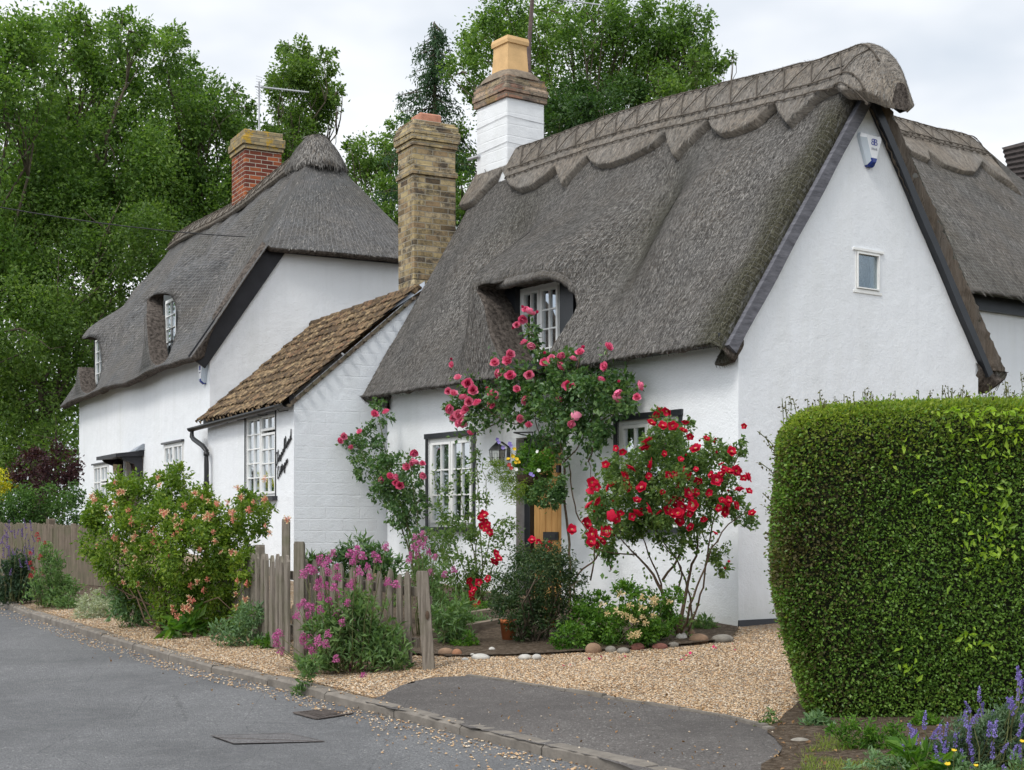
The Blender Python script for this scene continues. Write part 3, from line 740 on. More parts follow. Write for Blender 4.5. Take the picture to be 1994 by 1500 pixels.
tag(toy.build('soft_toy', simple('orange_plush', (.62, .20, .05), .95, .2, 30), None, True, base=tp), 'orange soft toy standing inside the dormer window', 'toy')
# door --------------------------------
dr = thing_part = None
dm = MB(); fq = .14
mb = MB(); mb.box(M, 3.36, 3.47, fq-.03, fq+.07, .25, 2.22); mb.box(M, 2.645, 2.70, fq-.03, fq+.07, .25, 2.22); mb.box(M, 2.70, 3.36, fq-.03, fq+.07, 2.12, 2.22)
dfr = mb.build('door_frame', BLACK, near)
rb = MB(); rb.raw([M.W(3.468, -.002, .25), M.W(3.468, .14, .25), M.W(3.468, .14, 2.2), M.W(3.468, -.002, 2.2)], [[0,1,2,3]]); rb.build('reveal_stone', simple('grey_reveal', (.36, .35, .36), .9, .15, 12, .004), near)
mb = MB()
for k in range(6):
    a = 2.70+.66*k/6; mb.bbox(M, a+.002, a+.66/6-.002, fq+.02, fq+.06, .30, 2.12, c=.006)
dr = mb.build('door', OAK, near)
mb = MB(); lb0 = M.at_s(1068, 1036, fq); lb1 = M.at_s(1094, 1052, fq)
mb.bbox(M, 2.90, 2.90+.27, fq+.003, fq+.021, lb1[2]+.0, lb0[2], c=.004); mb.box(M, 2.93, 3.14, fq-.002, fq+.004, lb1[2]+.02, lb0[2]-.02); mb.build('letter_box', IRON, dr)
mb = MB(); 
def digit4(mb, fr, t, q, z, h, th=.011):
    for (a0, b0, a1, b1) in ((.55, 1, .0, .32), (0, .32, .85, .32), (.58, .95, .58, 0)):
        p0 = fr.W(t-a0*h*.6, q, z+b0*h); p1 = fr.W(t-a1*h*.6, q, z+b1*h); mb.tube([p0, p1], th, 4)
n4 = M.at_s(1083, 881, fq); digit4(mb, M, n4[0]+.02, fq+.012, n4[2]-.01, .085); mb.build('house_number', IRON, dr)
mb = MB(); hz_ = M.at_s(1085, 915, fq); mb.bbox(M, hz_[0]-.05, hz_[0]+.02, fq-.01, fq+.02, hz_[2]-.03, hz_[2]+.05); mb.build('door_handle', IRON, dr)
st = MB(); st.bbox(M, 2.60, 3.52, -.30, .14, .12, .28, c=.01); st.build('door_step', simple('step_stone', (.30, .27, .23), .9, .2, 9, .004), near)
# alarm boxes
ALW = simple('alarm_white', (.80, .81, .83), .3, .03, 5, spec=.5); ALS = simple('alarm_grey_side', (.50, .56, .62), .4, .05)
ALB = simple('alarm_blue', (.01, .03, .22), .25, .1, spec=.6); INK = simple('blue_print', (.12, .14, .38), .6); INKG = simple('grey_print', (.45, .46, .5), .6)
def text_mesh(s, size, mat, parent, place, name='lettering', ext=.002, flip=False):
    cu = bpy.data.curves.new('t', 'FONT'); cu.body = s; cu.size = size; cu.extrude = ext; cu.align_x = 'CENTER'; cu.align_y = 'CENTER'
    ob = bpy.data.objects.new('t', cu); COL.objects.link(ob); bpy.context.view_layer.update()
    dg = bpy.context.evaluated_depsgraph_get(); me = ob.evaluated_get(dg).to_mesh(); V = np.array([v.co[:] for v in me.vertices]); Fs = [list(p.vertices) for p in me.polygons]
    ob.evaluated_get(dg).to_mesh_clear(); bpy.data.objects.remove(ob)
    if flip: V[:, 0] *= -1
    return mesh_obj(name, place(V), Fs, mat, parent, False)
def alarm(parent, place, sc_, label):
    """place maps (x right, y out of wall, z up) to world"""
    lo = [(-.135,.13),(.135,.13),(.15,.09),(.05,-.155),(.03,-.17),(-.03,-.17),(-.05,-.155),(-.15,.09)]
    hi = [(-.085,.105),(.085,.105),(.098,.08),(.028,-.115),(.02,-.13),(-.02,-.13),(-.028,-.115),(-.098,.08)]
    V = [(x*sc_, .0, z*sc_) for x, z in lo]+[(x*sc_, .035*sc_, z*sc_) for x, z in lo]+[(x*sc_, .075*sc_, z*sc_) for x, z in hi]
    Fs = [[r*8+k, r*8+(k+1) % 8, (r+1)*8+(k+1) % 8, (r+1)*8+k] for r in range(2) for k in range(8)]+[[16+k for k in range(8)]]
    mi = [1]*8+[0 if k in (1, 7, 0) else (2 if k in (3, 4, 5) else 1) for k in range(8)]+[0]
    mi = [1 if i < 8 else v for i, v in enumerate(mi)]
    for k in (3, 4, 5): mi[k] = 2
    o = mesh_obj('alarm_box', place(np.array(V)), Fs, [ALW, ALS, ALB], parent, False, mi=mi); o['label'] = label
    # blue lens over the tip
    tipv = [(-.056,.045),(.056,.045),(.036,-.13),(.0,-.136),(-.036,-.13)]
    lens = MB(); A = [(-.056,-.098),(.056,-.098),(.03,-.17),(-.03,-.17)]; B = [(-.034,-.098),(.034,-.098),(.02,-.135),(-.02,-.135)]
    Vv = [(x*sc_*1.03, .03*sc_, z*sc_*1.01) for x, z in A]+[(x*sc_*1.05, .079*sc_, z*sc_) for x, z in B]
    lens.raw(place(np.array(Vv)), [[4,5,6,7],[0,1,5,4],[1,2,6,5],[2,3,7,6],[3,0,4,7]]); lens.build('blue_lens', ALB, o)
    pf = lambda dx, dz: (lambda V: place(np.stack([V[:, 0]+dx*sc_, .0765*sc_+V[:, 2], V[:, 1]+dz*sc_], -1)))
    text_mesh('B', .085*sc_, INK, o, pf(.019, .045), 'logo'); text_mesh('B', .085*sc_, INK, o, pf(-.019, .045), 'logo', flip=True)
    text_mesh('BRIAR', .03*sc_, INKG, o, pf(0, -.015))
    return o
ac = M.at_t(1690, 292, 0)
alarm(near, lambda V: M.W(-V[:, 1], ac[0]+V[:, 0], ac[2]+.005+V[:, 2]), 1.06, 'white alarm box with blue base at the gable top')
# wall lantern
def lantern(parent, c, fr, h, w, out_, curl=False, glassm=None):
    mb = MB(); t, s, z = c
    mb.bbox(fr, t-.03, t+.03, -.015, .0, z+h*.2, z+h*.75)
    if curl: mb.tube([fr.W(t, -.0, z+h*.5), fr.W(t, s*.5, z+h*1.25), fr.W(t, s, z+h*1.2), fr.W(t, s, z+h*.95)], .008, 5)
    else: mb.tube([fr.W(t, 0, z+h*.75), fr.W(t, s*.6, z+h*.95), fr.W(t, s, z+h*.85)], .010, 5)
    # dome roof
    prof = [(.05, .97), (.12, .93), (.62, .78), (1.0, .62), (1.04, .60)]
    V = []; n = 6
    for r, zz in prof:
        for k in range(n): th = 2*math.pi*k/n+.3; V.append(fr.W(t+w*.5*r*math.cos(th), s+w*.5*r*math.sin(th), z+h*zz))
    mb.raw(V, [[i*n+k, i*n+(k+1) % n, (i+1)*n+(k+1) % n, (i+1)*n+k] for i in range(len(prof)-1) for k in range(n)]+[[(len(prof)-1)*n+k for k in range(n)]])
    mb.tube([fr.W(t, s, z+h*.95), fr.W(t, s, z+h*1.04)], .008, 5)
    pts = lambda r, zz: [fr.W(t+w*.5*r*math.cos(2*math.pi*k/n+.3), s+w*.5*r*math.sin(2*math.pi*k/n+.3), z+h*zz) for k in range(n)]
    up, dn = pts(.92, .61), pts(.76, .0)
    for k in range(n):
        mb.tube([up[k], dn[k]], .005, 4); mb.tube([dn[k], dn[(k+1) % n]], .006, 4)
        q = lambda f, g_: (up[k]*(1-f)+up[(k+1) % n]*f)*(1-g_)+(dn[k]*(1-f)+dn[(k+1) % n]*f)*g_
        mb.tube([q(.3,.2), q(.7,.2), q(.7,.8), q(.3,.8), q(.3,.2)], .003, 4); mb.tube([q(.0,.5), q(.3,.5)], .003, 4); mb.tube([q(.7,.5), q(1,.5)], .003, 4)
    o = mb.build('wall_lantern', IRON, parent)
    g = MB(); g.raw(up+dn, [[k, (k+1) % n, n+(k+1) % n, n+k] for k in range(n)]); g.build('lantern_glass', glassm or FROST, o); return o
FROST = simple('frosted_glass', (.50, .52, .50), .15, .05, spec=.6); AMBER = simple('amber_glass', (.45, .36, .22), .2, .1, spec=.6)
lc = M.at_s(968, 906, -.16)
lan = lantern(near, (lc[0], -.16, lc[2]), M, .27, .19, .16); lan['label'] = 'black dome-topped lantern with patterned panes'

# white chimney -----------------------
def stack(name, fr, t0, t1, s0, s1, courses, mat, parent):
    mb = MB()
    for (z0, z1, e) in courses: mb.bbox(fr, t0-e, t1+e, s0-e, s1+e, z0, z1, c=.012, jit=.003)
    return mb.build(name, mat, parent)
cf = (5.72, 6.42, 1.45, 2.05)
ch = stack('chimney', M, *cf, [(4.9, 6.78, 0)], WHITE_BM, near); ch['label'] = 'white painted chimney'
stack('brick_cap', M, *cf, [(6.78, 6.86, .03), (6.86, 6.94, .045), (6.94, 7.01, .03), (7.01, 7.08, .012)], CBRICK, ch)
mb = MB(); V = []; prof = [(.39, .34, 7.06), (.37, .32, 7.12), (.30, .26, 7.18), (.17, .17, 7.22)]
tc, qc = (cf[0]+cf[1])/2, (cf[2]+cf[3])/2
for a, b, z in prof:
    for k in range(12): th = 2*math.pi*k/12+.2; sq = lambda v: np.sign(v)*abs(v)**.6; V.append(M.W(tc+a*sq(math.cos(th)), qc+b*sq(math.sin(th)), z))
mb.raw(V, [[i*12+k, i*12+(k+1) % 12, (i+1)*12+(k+1) % 12, (i+1)*12+k] for i in range(3) for k in range(12)]+[[36+k for k in range(12)]]); mb.build('flaunching', CEMENT, ch, True)
mb = MB(); V = []
prof = [(.185, 7.17), (.165, 7.50), (.165, 7.56), (.185, 7.565), (.19, 7.61), (.18, 7.655), (.14, 7.66), (.13, 7.5)]
for r, z in prof:
    for a, b in ((-1,-1),(1,-1),(1,1),(-1,1)):
        V += [M.W(tc+a*r, qc+b*(r-.02), z), ] if False else [M.W(tc+a*r, qc+b*r*.92, z)]
mb.raw(V, [[i*4+k, i*4+(k+1) % 4, (i+1)*4+(k+1) % 4, (i+1)*4+k] for i in range(len(prof)-1) for k in range(4)]+[[(len(prof)-1)*4+k for k in range(4)]]); mb.build('chimney_pot', BUFF, ch)
mb = MB()
for zz in (6.18, 6.52):
    mb.tube([M.W(cf[0]-.006, cf[3], zz), M.W(cf[0]-.008, cf[2]-.006, zz+.02), M.W(cf[1], cf[2]-.008, zz-.01)], .0035, 4)
mb.tube([M.W(cf[1]-.1, cf[2]-.02, 6.14), M.W(cf[1]+.16, cf[2]-.02, 6.15)], .022, 5)
mb.build('aerial_strap', STEEL, ch)

# ======== LINK BUILDING (tiled) ========
link_ = thing('tiled_link_building', 'low white building with brown pantiled roof joining the two thatched cottages', 'building', (*L.W(2, 1, 0)[:2], .55))
LV = 3.70; LZ = 2.84
wL = (2.0, 1.0)
a0 = L.at_s(478, 812, 0); a1 = L.at_s(537, 797, 0)
lw = (a1[0], a0[0], CH+(1025-966)/F_*a1[1], CH+(1025-800)/F_*a1[1])
wall('front_wall', L, 's', 0.0, [(0,0),(LV,0),(LV,LZ+.05),(0,LZ+.05)], [lw], WHITE, link_)
sl_ = .86; RU = 1.66; UW = 3.3
wall('brick_wall', L, 't', 0.0, [(0,0),(UW,0),(UW,LZ),(RU,LZ+RU*sl_),(0,LZ)], [], WHITE_B, link_)
wall('end_wall', L, 't', LV, [(0,0),(UW,0),(UW,LZ),(RU,LZ+RU*sl_),(0,LZ)], [], WHITE_B, link_)
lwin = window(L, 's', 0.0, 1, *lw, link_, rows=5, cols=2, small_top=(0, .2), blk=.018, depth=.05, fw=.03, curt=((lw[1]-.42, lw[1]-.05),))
# tiles
m, nt, out = newmat('old_pantiles'); nb = NB(nt); gg = nb.n('ShaderNodeNewGeometry'); rr_ = gg.outputs['Random Per Island']
cT = nb.ramp(rr_, [(0, (.11, .075, .045)), (.45, (.23, .155, .09)), (.8, (.33, .24, .14)), (1, (.20, .11, .065))])
cT = nb.mix(nb.ramp(nb.noise(gg.outputs['Position'], 14, 6, .75), [(.42, 0), (.58, 1)]), cT, (.07, .052, .038))
cT = nb.mix(nb.ramp(nb.noise(gg.outputs['Position'], 30, 3, .7), [(.6, 0), (.72, .8)]), cT, (.36, .31, .16))
principled(nb, out, cT, .92, nb.bump(nb.noise(gg.outputs['Position'], 45, 5, .7), 1, .012), .1); TILE = m
def pantiles(parent, fr, v0, v1, u0, u1, z0, sl, rows, cols, side=1, u_mirror=None):
    V = []; Fs = []; n = 0; r = random.Random(4)
    cs, sn = math.cos(math.atan(sl)), math.sin(math.atan(sl)); Lh = (u1-u0)/cs; rl = Lh/rows; cw = (v1-v0)/cols
    for i in range(rows):
        for j in range(cols):
            lift = .030+r.uniform(-.006, .01); sk = r.uniform(-.012, .012); dx = r.uniform(-.006, .006); drop = r.uniform(-.02, .02)
            K = 7; ring = []
            for (along, h) in ((i*rl-.045+drop, lift), ((i+1)*rl+.01, .006)):
                for k in range(K):
                    f = k/(K-1); v = v0+(j+f*1.12)*cw+dx; w_ = .030*math.sin(f*2*math.pi*.93+.3)
                    hh = h+w_+(sk if along < i*rl else 0)*f
                    u = u0+along*cs-hh*sn; z = z0+along*sn+hh*cs
                    ring.append(fr.W(v, u if u_mirror is None else u_mirror-u, z))
            # thickness at the lower edge
            low = [p+np.array([0, 0, -.018]) for p in ring[:K]]
            V += ring+low
            for k in range(K-1): Fs += [[n+k, n+k+1, n+K+k+1, n+K+k], [n+2*K+k, n+2*K+k+1, n+k+1, n+k]]
            n += 3*K
    return mesh_obj('pantiles', V, np.array(Fs), TILE, parent, False)
pt_ = pantiles(link_, L, -.05, LV+.04, -.12, RU+.03, LZ-.05, sl_, 11, 22)
pantiles(link_, L, -.05, LV+.04, -.12, RU+.03, LZ-.05, sl_, 9, 18, u_mirror=2*RU)
mb = MB(); 
for k in range(9):
    v = -.04+k*(LV+.08)/9; mb.tube([L.W(v, RU, LZ+RU*sl_+.03), L.W(v+(LV)/9+.03, RU, LZ+RU*sl_+.045)], .075, 8)
mb.build('ridge_tiles', TILE, link_, True)
mb = MB(); mb.hexa([L.W(t, s, z) for t, s, z in ((-.02,-.05,LZ-.115),(-.02,RU,LZ+RU*sl_-.07),(.05,RU,LZ+RU*sl_-.07),(.05,-.05,LZ-.115),(-.02,-.05,LZ-.05),(-.02,RU,LZ+RU*sl_-.01),(.05,RU,LZ+RU*sl_-.01),(.05,-.05,LZ-.05))])
mb.build('verge_board', WOOD2, link_)
mb = MB()
for k in range(16):
    u = -.1+k*.112; mb.box(L, -.075, .02, u, u+.04, LZ+u*sl_-.055+.02, LZ+u*sl_-.02+.02)
mb.build('verge_batten_ends', WOOD2, link_)
mb = MB(); mb.box(L, 0, LV+.02, -.06, .0, LZ-.10, LZ+.03); mb.build('fascia_board', DARKB, link_)
# gutter: half round and swan neck
mb = MB(); V = []; n = 7; NT = 12
for i in range(NT+1):
    v = -.06+(LV+.52)*i/NT; zz = LZ-.075-.06*i/NT
    for k in range(n): th = math.pi+math.pi*k/(n-1); V.append(L.W(v, -.125+.055*math.cos(th), zz+.055*math.sin(th)))
    for k in range(n): th = 2*math.pi-math.pi*k/(n-1); V.append(L.W(v, -.125+.047*math.cos(th), zz+.002+.047*math.sin(th)))
q = 2*n; mb.raw(V, [[i*q+k, i*q+(k+1) % q, (i+1)*q+(k+1) % q, (i+1)*q+k] for i in range(NT) for k in range(q)]+[[k for k in range(q)], [NT*q+k for k in range(q-1, -1, -1)]]); mb.build('gutter', IRON, link_, True)
ge = LV+.38
dp0 = L.W(ge, -.125, LZ-.18)
dn = L.at_s(400, 960, -.10)
mb = MB(); vd = L.at_s(402, 900, -.09)[0]
mb.tube([dp0+np.array([0,0,.05]), dp0+np.array([0,0,-.08]), L.W(ge*.9+vd*.1, -.12, LZ-.30), L.W(ge*.25+vd*.75, -.10, LZ-.42), L.W(vd, -.09, LZ-.50), L.W(vd, -.09, LZ-.7), L.W(vd, -.09, .4)], .036, 9)
for zz in (LZ-.52, 1.9, 1.2): mb.tube([L.W(vd, -.09, zz), L.W(vd, -.09, zz-.05)], .043, 9)
mb.build('drainpipe', IRON, link_, True)
mb = MB()
for v in (.2, 1.0, 1.9, 2.7, 3.5): mb.tube([L.W(v, -.19, LZ-.07), L.W(v, -.12, LZ-.16), L.W(v, -.0, LZ-.14)], .006, 4)
mb.build('gutter_brackets', IRON, link_)
mb = MB(); mb.raw([L.W(t, s, z) for t, s, z in ((.02,1.02,LZ+1.02*sl_+.045),(.55,1.12,LZ+1.12*sl_+.05),(.5,RU+.1,LZ+RU*sl_+.13),(.0,RU+.05,LZ+RU*sl_+.10))], [[0,1,2,3]])
mb.raw([L.W(t, s, z) for t, s, z in ((.0,1.3,LZ+1.3*sl_+.05),(-.06,RU+.1,LZ+RU*sl_+.06),(.0,RU+.12,LZ+RU*sl_+.16),(.1,1.45,LZ+1.45*sl_+.09))], [[0,1,2,3]]); mb.build('lead_flashing', LEAD, link_)
yc = (.26, .76, 1.74, 2.36)
yo = stack('chimney', L, *yc, [(3.0, 4.50, .0), (4.50, 5.88, 0.0), (5.88, 5.95, .025), (5.95, 6.02, .0), (6.02, 6.26, 0), (6.26, 6.33, .02), (6.33, 6.41, .045), (6.41, 6.48, .05), (6.48, 6.55, .03), (6.55, 6.60, .0)], YBRICK, link_); yo['label'] = 'tall yellow brick chimney with sooty corbelled top'
mb = MB(); mb.bbox(L, .36, .66, 1.88, 2.2, 6.58, 6.73, c=.02); mb.build('chimney_pot', PINK, yo)
# script lettering: Chapelhead Cottages
ST = {'C': ([(.62,.85),(.5,1.05),(.25,.95),(.08,.55),(.1,.15),(.3,0),(.5,.05),(.66,.22)], .62), 'h': ([(0,.05),(.22,.6),(.34,.98),(.26,1.05),(.16,.6),(.1,0),(.2,.38),(.34,.45),(.36,.2),(.42,.02),(.55,.12)], .52),
 'a': ([(.0,.05),(.12,.15),(.36,.42),(.18,.42),(.06,.2),(.12,.02),(.26,.1),(.38,.42),(.36,.1),(.44,.0),(.56,.12)], .52), 'p': ([(0,.1),(.16,.42),(.06,-.4),(.14,.2),(.3,.44),(.4,.25),(.3,.02),(.16,.05),(.5,.1)], .5),
 'e': ([(0,.08),(.18,.2),(.32,.38),(.22,.44),(.1,.25),(.14,.04),(.28,0),(.44,.12)], .42), 'l': ([(0,.08),(.2,.5),(.32,.98),(.24,1.05),(.14,.55),(.14,.1),(.24,0),(.36,.12)], .34),
 'd': ([(0,.05),(.12,.12),(.36,.42),(.18,.42),(.06,.2),(.12,.02),(.26,.1),(.5,1.05),(.38,.2),(.44,0),(.56,.12)], .54), 'o': ([(0,.1),(.16,.4),(.06,.2),(.12,.02),(.28,.05),(.34,.3),(.2,.44),(.12,.36),(.44,.36)], .44),
 't': ([(0,.08),(.18,.5),(.24,.85),(.14,.2),(.2,0),(.34,.12),(.2,.0),(.14,.2),(.18,.58),(.04,.56),(.36,.62)], .36), 'g': ([(0,.05),(.12,.12),(.36,.42),(.18,.42),(.06,.2),(.12,.02),(.26,.1),(.36,.4),(.24,-.4),(.08,-.42),(.2,-.1),(.5,.12)], .5),
 's': ([(0,.05),(.2,.45),(.22,.3),(.34,.15),(.26,0),(.1,.03)], .4)}
def script_word(mb, word, place, size, r):
    x = 0
    for c in word:
        st_, w = ST[c]; pts = []
        for i in range(len(st_)-1):
            for f in (0, .5): pts.append((st_[i][0]*(1-f)+st_[i+1][0]*f, st_[i][1]*(1-f)+st_[i+1][1]*f))
        pts.append(st_[-1]); P_ = np.array(pts); P_[1:-1] = .5*P_[1:-1]+.25*(P_[2:]+P_[:-2])
        mb.tube([place((x+p[0])*size, p[1]*size) for p in P_], r, 4); x += w*.92
mb = MB()
c0 = L.at_s(536, 908, -.01); c1 = L.at_s(569, 862, -.01); wd_ = 4.65
v0_, v1_ = c0[0], c1[0]; rise = (c1[2]-.0-c0[2])/(v0_-v1_); sz = (v0_-v1_)/wd_
rise = .55
script_word(mb, 'Chapelhead', lambda x, y: L.W(v0_-x, -.012, c0[2]-.03+x*rise+y*1.25), sz*.98, .0062)
c2 = L.at_s(540, 932, -.01)
script_word(mb, 'Cottages', lambda x, y: L.W(c2[0]-x, -.012, c2[2]-.03+x*rise+y*1.25), sz*.88, .0062)
tag(mb.build('house_sign', IRON, None, base=L.W(c0[0], 0, c0[2])), 'black wrought script lettering reading Chapelhead Cottages on the white corner', 'sign')

# ======== FAR COTTAGE ========
far = thing('thatched_cottage', 'far white thatched cottage with half-hipped roof and red brick chimney', 'cottage', (*FR.W(4, 2, 0)[:2], .62))
FW, FE, FL = 4.375, 3.74, 9.15
def fzr(t): return 7.42+0*np.asarray(t, float)+.06*np.sin(np.asarray(t)*.9)
HIPZ, HIPQ = 5.42, 1.40
# loft: section list around the eave
def far_sections():
    rows = []; ov = .32
    for t in np.linspace(FL+.35, HIPQ+.0, 150): rows.append(((t, -ov, FE-.02), (t, FW/2, float(fzr(t)))))
    ap = (HIPQ, FW/2, float(fzr(HIPQ)))
    for t in np.linspace(HIPQ, -.18, 40)[1:]:
        rows.append(((t, -ov, FE-.02), ap))
    # climb the verge to the hip eave
    sl = (float(fzr(0))-FE)/(FW/2+ov); zt = HIPZ; st_ = (zt-FE)/sl-ov
    for f in np.linspace(0, 1, 34)[1:]: rows.append(((-.18-.03*f, -ov+(st_+ov)*f, FE-.02+(zt-FE+.02)*f), ap))
    for f in np.linspace(0, 1, 60)[1:]: rows.append(((-.21-.10*math.sin(math.pi*f), st_+(FW-2*st_)*f, zt-.03), ap))
    for f in np.linspace(0, 1, 34)[1:]: rows.append(((-.21+.03*f, FW-st_+(st_+ov)*f, zt+(FE-zt)*f), ap))
    for t in np.linspace(-.18, HIPQ, 14)[1:]: rows.append(((t, FW+ov, FE), ap))
    for t in np.linspace(HIPQ, FL+.35, 40)[1:]: rows.append(((t, FW+ov, FE), (t, FW/2, float(fzr(t)))))
    return rows
rows = far_sections(); nj = 90; a = np.linspace(0, 1, nj)
loc = np.array([[np.array(lo)*(1-x)+np.array(hi)*x for x in a] for lo, hi in rows])
cenl = np.array([3.0, FW/2, 0])
loc = lap(loc, 14)
def dome(t, c, w): return np.exp(-((t-c)/w)**2)
d1t, d1Y, d1z = FR.at_s(330, 640, 0)[0], 0, 0
dA = FR.at_s(331, 600, .1); dB = FR.at_s(192, 690, .1)
T, S, Z = loc[..., 0], loc[..., 1], loc[..., 2]
frontmask = (1-sstep(S, FW/2-.5, FW/2))*sstep(T, .15, .7)
def fb(tc, w=.66, zc=4.95, amp=.66):
    lat = np.exp(-(np.abs(T-tc)/w)**3); ver = np.where(Z > zc, np.exp(-((Z-zc)/.75)**2), np.clip((Z-3.8)/(zc-3.8), 0, 1)**.8); return amp*lat*ver
S -= (fb(dA[0])+fb(dB[0]))*frontmask
S += .22*np.exp(-(np.abs(T-(dA[0]+dB[0])/2)/.8)**2)*frontmask*sstep(Z, 3.9, 4.6)*(1-sstep(Z, 6.2, 7.0))
for tcx, am in ((.7,.10),(1.2,-.15),(1.65,.14),(2.1,-.12),(3.9,-.08),(4.35,.16),(4.85,-.14),(5.3,.15),(5.8,-.10),(7.5,-.08)):
    S -= am*np.exp(-((T-tcx-(Z-4)*.25)/.22)**2)*frontmask*sstep(Z, 3.8, 4.6)*(1-sstep(Z, 6.6, 7.3))
fold = np.zeros(T.shape)
for k_ in range(16):
    rf = np.random.default_rng(900+k_); tc_ = .5+k_*.56+rf.uniform(-.15, .15); ln_ = rf.uniform(.3, .6); fold += rf.uniform(.10, .20)*np.exp(-np.abs((T-tc_-(Z-4.2)*ln_)/.15)**1.7)*sstep(Z, 3.9+rf.uniform(0, .8), 5.2)*(1-sstep(Z, 6.3, 7.2))
S -= fold*frontmask
loc = np.stack([T, S, Z], -1); nzv = vnoise(loc, 31, 1.8, 3)*.05
loc[..., 2] += nzv
k0 = loc[:, 0].copy(); k1 = loc[:, 0].copy()
k0[:, 0] = np.clip(k0[:, 0], .05, FL-.1)+0; k0[:, 1] = np.clip(k0[:, 1], .05, FW-.05); k0[:, 2] += .10
k1 = k1*.75+k0*.25; k1[:, 2] = loc[:, 0, 2]-.05; 
loc = np.concatenate([k0[:, None], k1[:, None], loc], 1)
per = np.concatenate([[0], np.cumsum(np.linalg.norm(np.diff(loc[:, 40], axis=0), axis=-1))])
U = per[:, None]+0*loc[..., 0]; Vv = np.concatenate([[-.2, -.1], a*4.4])[None]+0*U
mossf = .55*np.clip(vnoise(loc, 8, 2.2, 2)-.2, 0, 1)
hA = [(285,582),(300,574),(322,570),(334,577),(342,590),(347,625),(341,655),(330,690),(322,706),(305,714),(292,700),(286,640)]
hB = [(152,668),(163,660),(180,655),(190,660),(196,680),(199,712),(193,740),(187,757),(170,768),(157,760),(153,720)]
roof_mesh('thatch_roof', FR.W(loc[..., 0], loc[..., 1], loc[..., 2]), U, Vv, far, THATCH_F, mossf, [hA, hB], FR.g, .30, straw=26000, sl=(.03, .08), sw=.004, cut_rows=2, seed=41)
def hipk(loc):     # the cap turns down over the half hip
    loc = loc.copy(); T = loc[..., 0]; k = np.clip((HIPQ+.25-T)/1.0, 0, None)
    cx = FW/2; sq = np.clip(1-k*.25, .2, 1)
    loc[..., 1] = cx+(loc[..., 1]-cx)*(1+.15*k); loc[..., 2] -= .62*k**1.5*(HIPQ)*.9
    return loc
curveF = [(t, .90) for t in np.linspace(-.2, FL+.4, 60)]
fcap = ridge_cap(far, FR, fzr, FE, .32, FW/2, FW, curveF, HIPQ+.1, FL+.36, False, off=.07, seed=51, lig=[.18, .45, .55], nt_=200, strawn=7000)
# hip cap: a skirt of thatch around the apex
n1, n2 = 44, 16; ap = np.array([HIPQ, FW/2, float(fzr(HIPQ))]); Gh = np.zeros((n1, n2+2, 3))
for i in range(n1):
    th = -math.pi*.60+math.pi*1.20*i/(n1-1); Rr = .64+.02*math.sin(i*.8)
    for j in range(n2+2):
        jj = min(max(j-1, 0), n2-1); f = 1-jj/(n2-1); r_ = Rr*f
        s = r_*math.sin(th)*.74; t = -r_*max(math.cos(th), -.4)*.80
        z = -(math.sqrt(r_*r_+.22**2)-.22)*1.12*math.hypot(max(math.cos(th), 0), 1.085*math.sin(th))
        h = (.08+.045*math.sin(math.pi*min(1, f*1.15))) if j > 0 else .0
        Gh[i, j] = ap+np.array([t-h*math.cos(th)*.7-.02, s+h*math.sin(th)*.7, z+h*.5+.05+(.05 if f < .25 else 0)])
Gh[:, -1] = Gh[:, -2]
Gh = lap(Gh, 6)
U_ = np.linspace(0, 3, n1)[:, None]+np.zeros((n1, n2+2)); V_ = np.linspace(0, 1, n2+2)[None]+0*U_
roof_mesh('hip_cap', FR.W(Gh[..., 0], Gh[..., 1], Gh[..., 2]), U_, V_, far, THATCH_C, straw=3000, seed=61)
w2a, w2b = FR.at_s(320, 869, 0), FR.at_s(358, 857, 0); w1a, w1b = FR.at_s(183, 910, 0), FR.at_s(212, 899, 0)
z2 = (w2a[2]+w2b[2])/2; z1_ = (w1a[2]+w1b[2])/2
h2 = (w2b[0], w2a[0], z2-.95, z2); h1 = (w1b[0], w1a[0], z1_-.95, z1_)
dd0, dd1 = FR.at_s(278, 900, 0), FR.at_s(246, 900, 0)
hd = (dd0[0], dd1[0], .6, 2.42, .14)
wall('front_wall', FR, 's', 0.0, [(0,0),(FL,0),(FL,FE+.1),(0,FE+.1)], [h1, h2, hd], WHITE, far)
sg = (float(fzr(0))-FE)/(FW/2+.32)
sH = (HIPZ-FE)/sg
wall('gable_wall', FR, 't', 0.0, [(0,0),(FW,0),(FW,FE),(FW-sH,HIPZ),(sH,HIPZ),(0,FE)], [], WHITE, far)
wall('end_wall', FR, 't', FL, [(0,0),(FW,0),(FW,FE),(FW/2,7.2),(0,FE)], [], WHITE, far)
mb = MB()
def fboard(p, q, w, t=-.045):
    p = np.array(p); q = np.array(q); d = (q-p)/np.linalg.norm(q-p); nrm = np.array([-d[1], d[0]])
    if nrm[1] < 0: nrm = -nrm
    c = [p, q, q+nrm*w, p+nrm*w]; mb.hexa([FR.W(tt, a_[0], a_[1]) for tt in (t, -.0) for a_ in c] if True else [])
fboard((-.08, FE-.17), (sH, HIPZ-.05), .30); fboard((sH-.03, HIPZ-.05), (FW-sH, HIPZ-.05), .20)
mb.build('barge_board', DARKB, far)
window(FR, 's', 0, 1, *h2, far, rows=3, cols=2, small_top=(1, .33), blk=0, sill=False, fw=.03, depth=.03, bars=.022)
window(FR, 's', 0, 1, *h1, far, rows=3, cols=2, small_top=(0, .33), blk=0, sill=False, fw=.03, depth=.03, bars=.022)
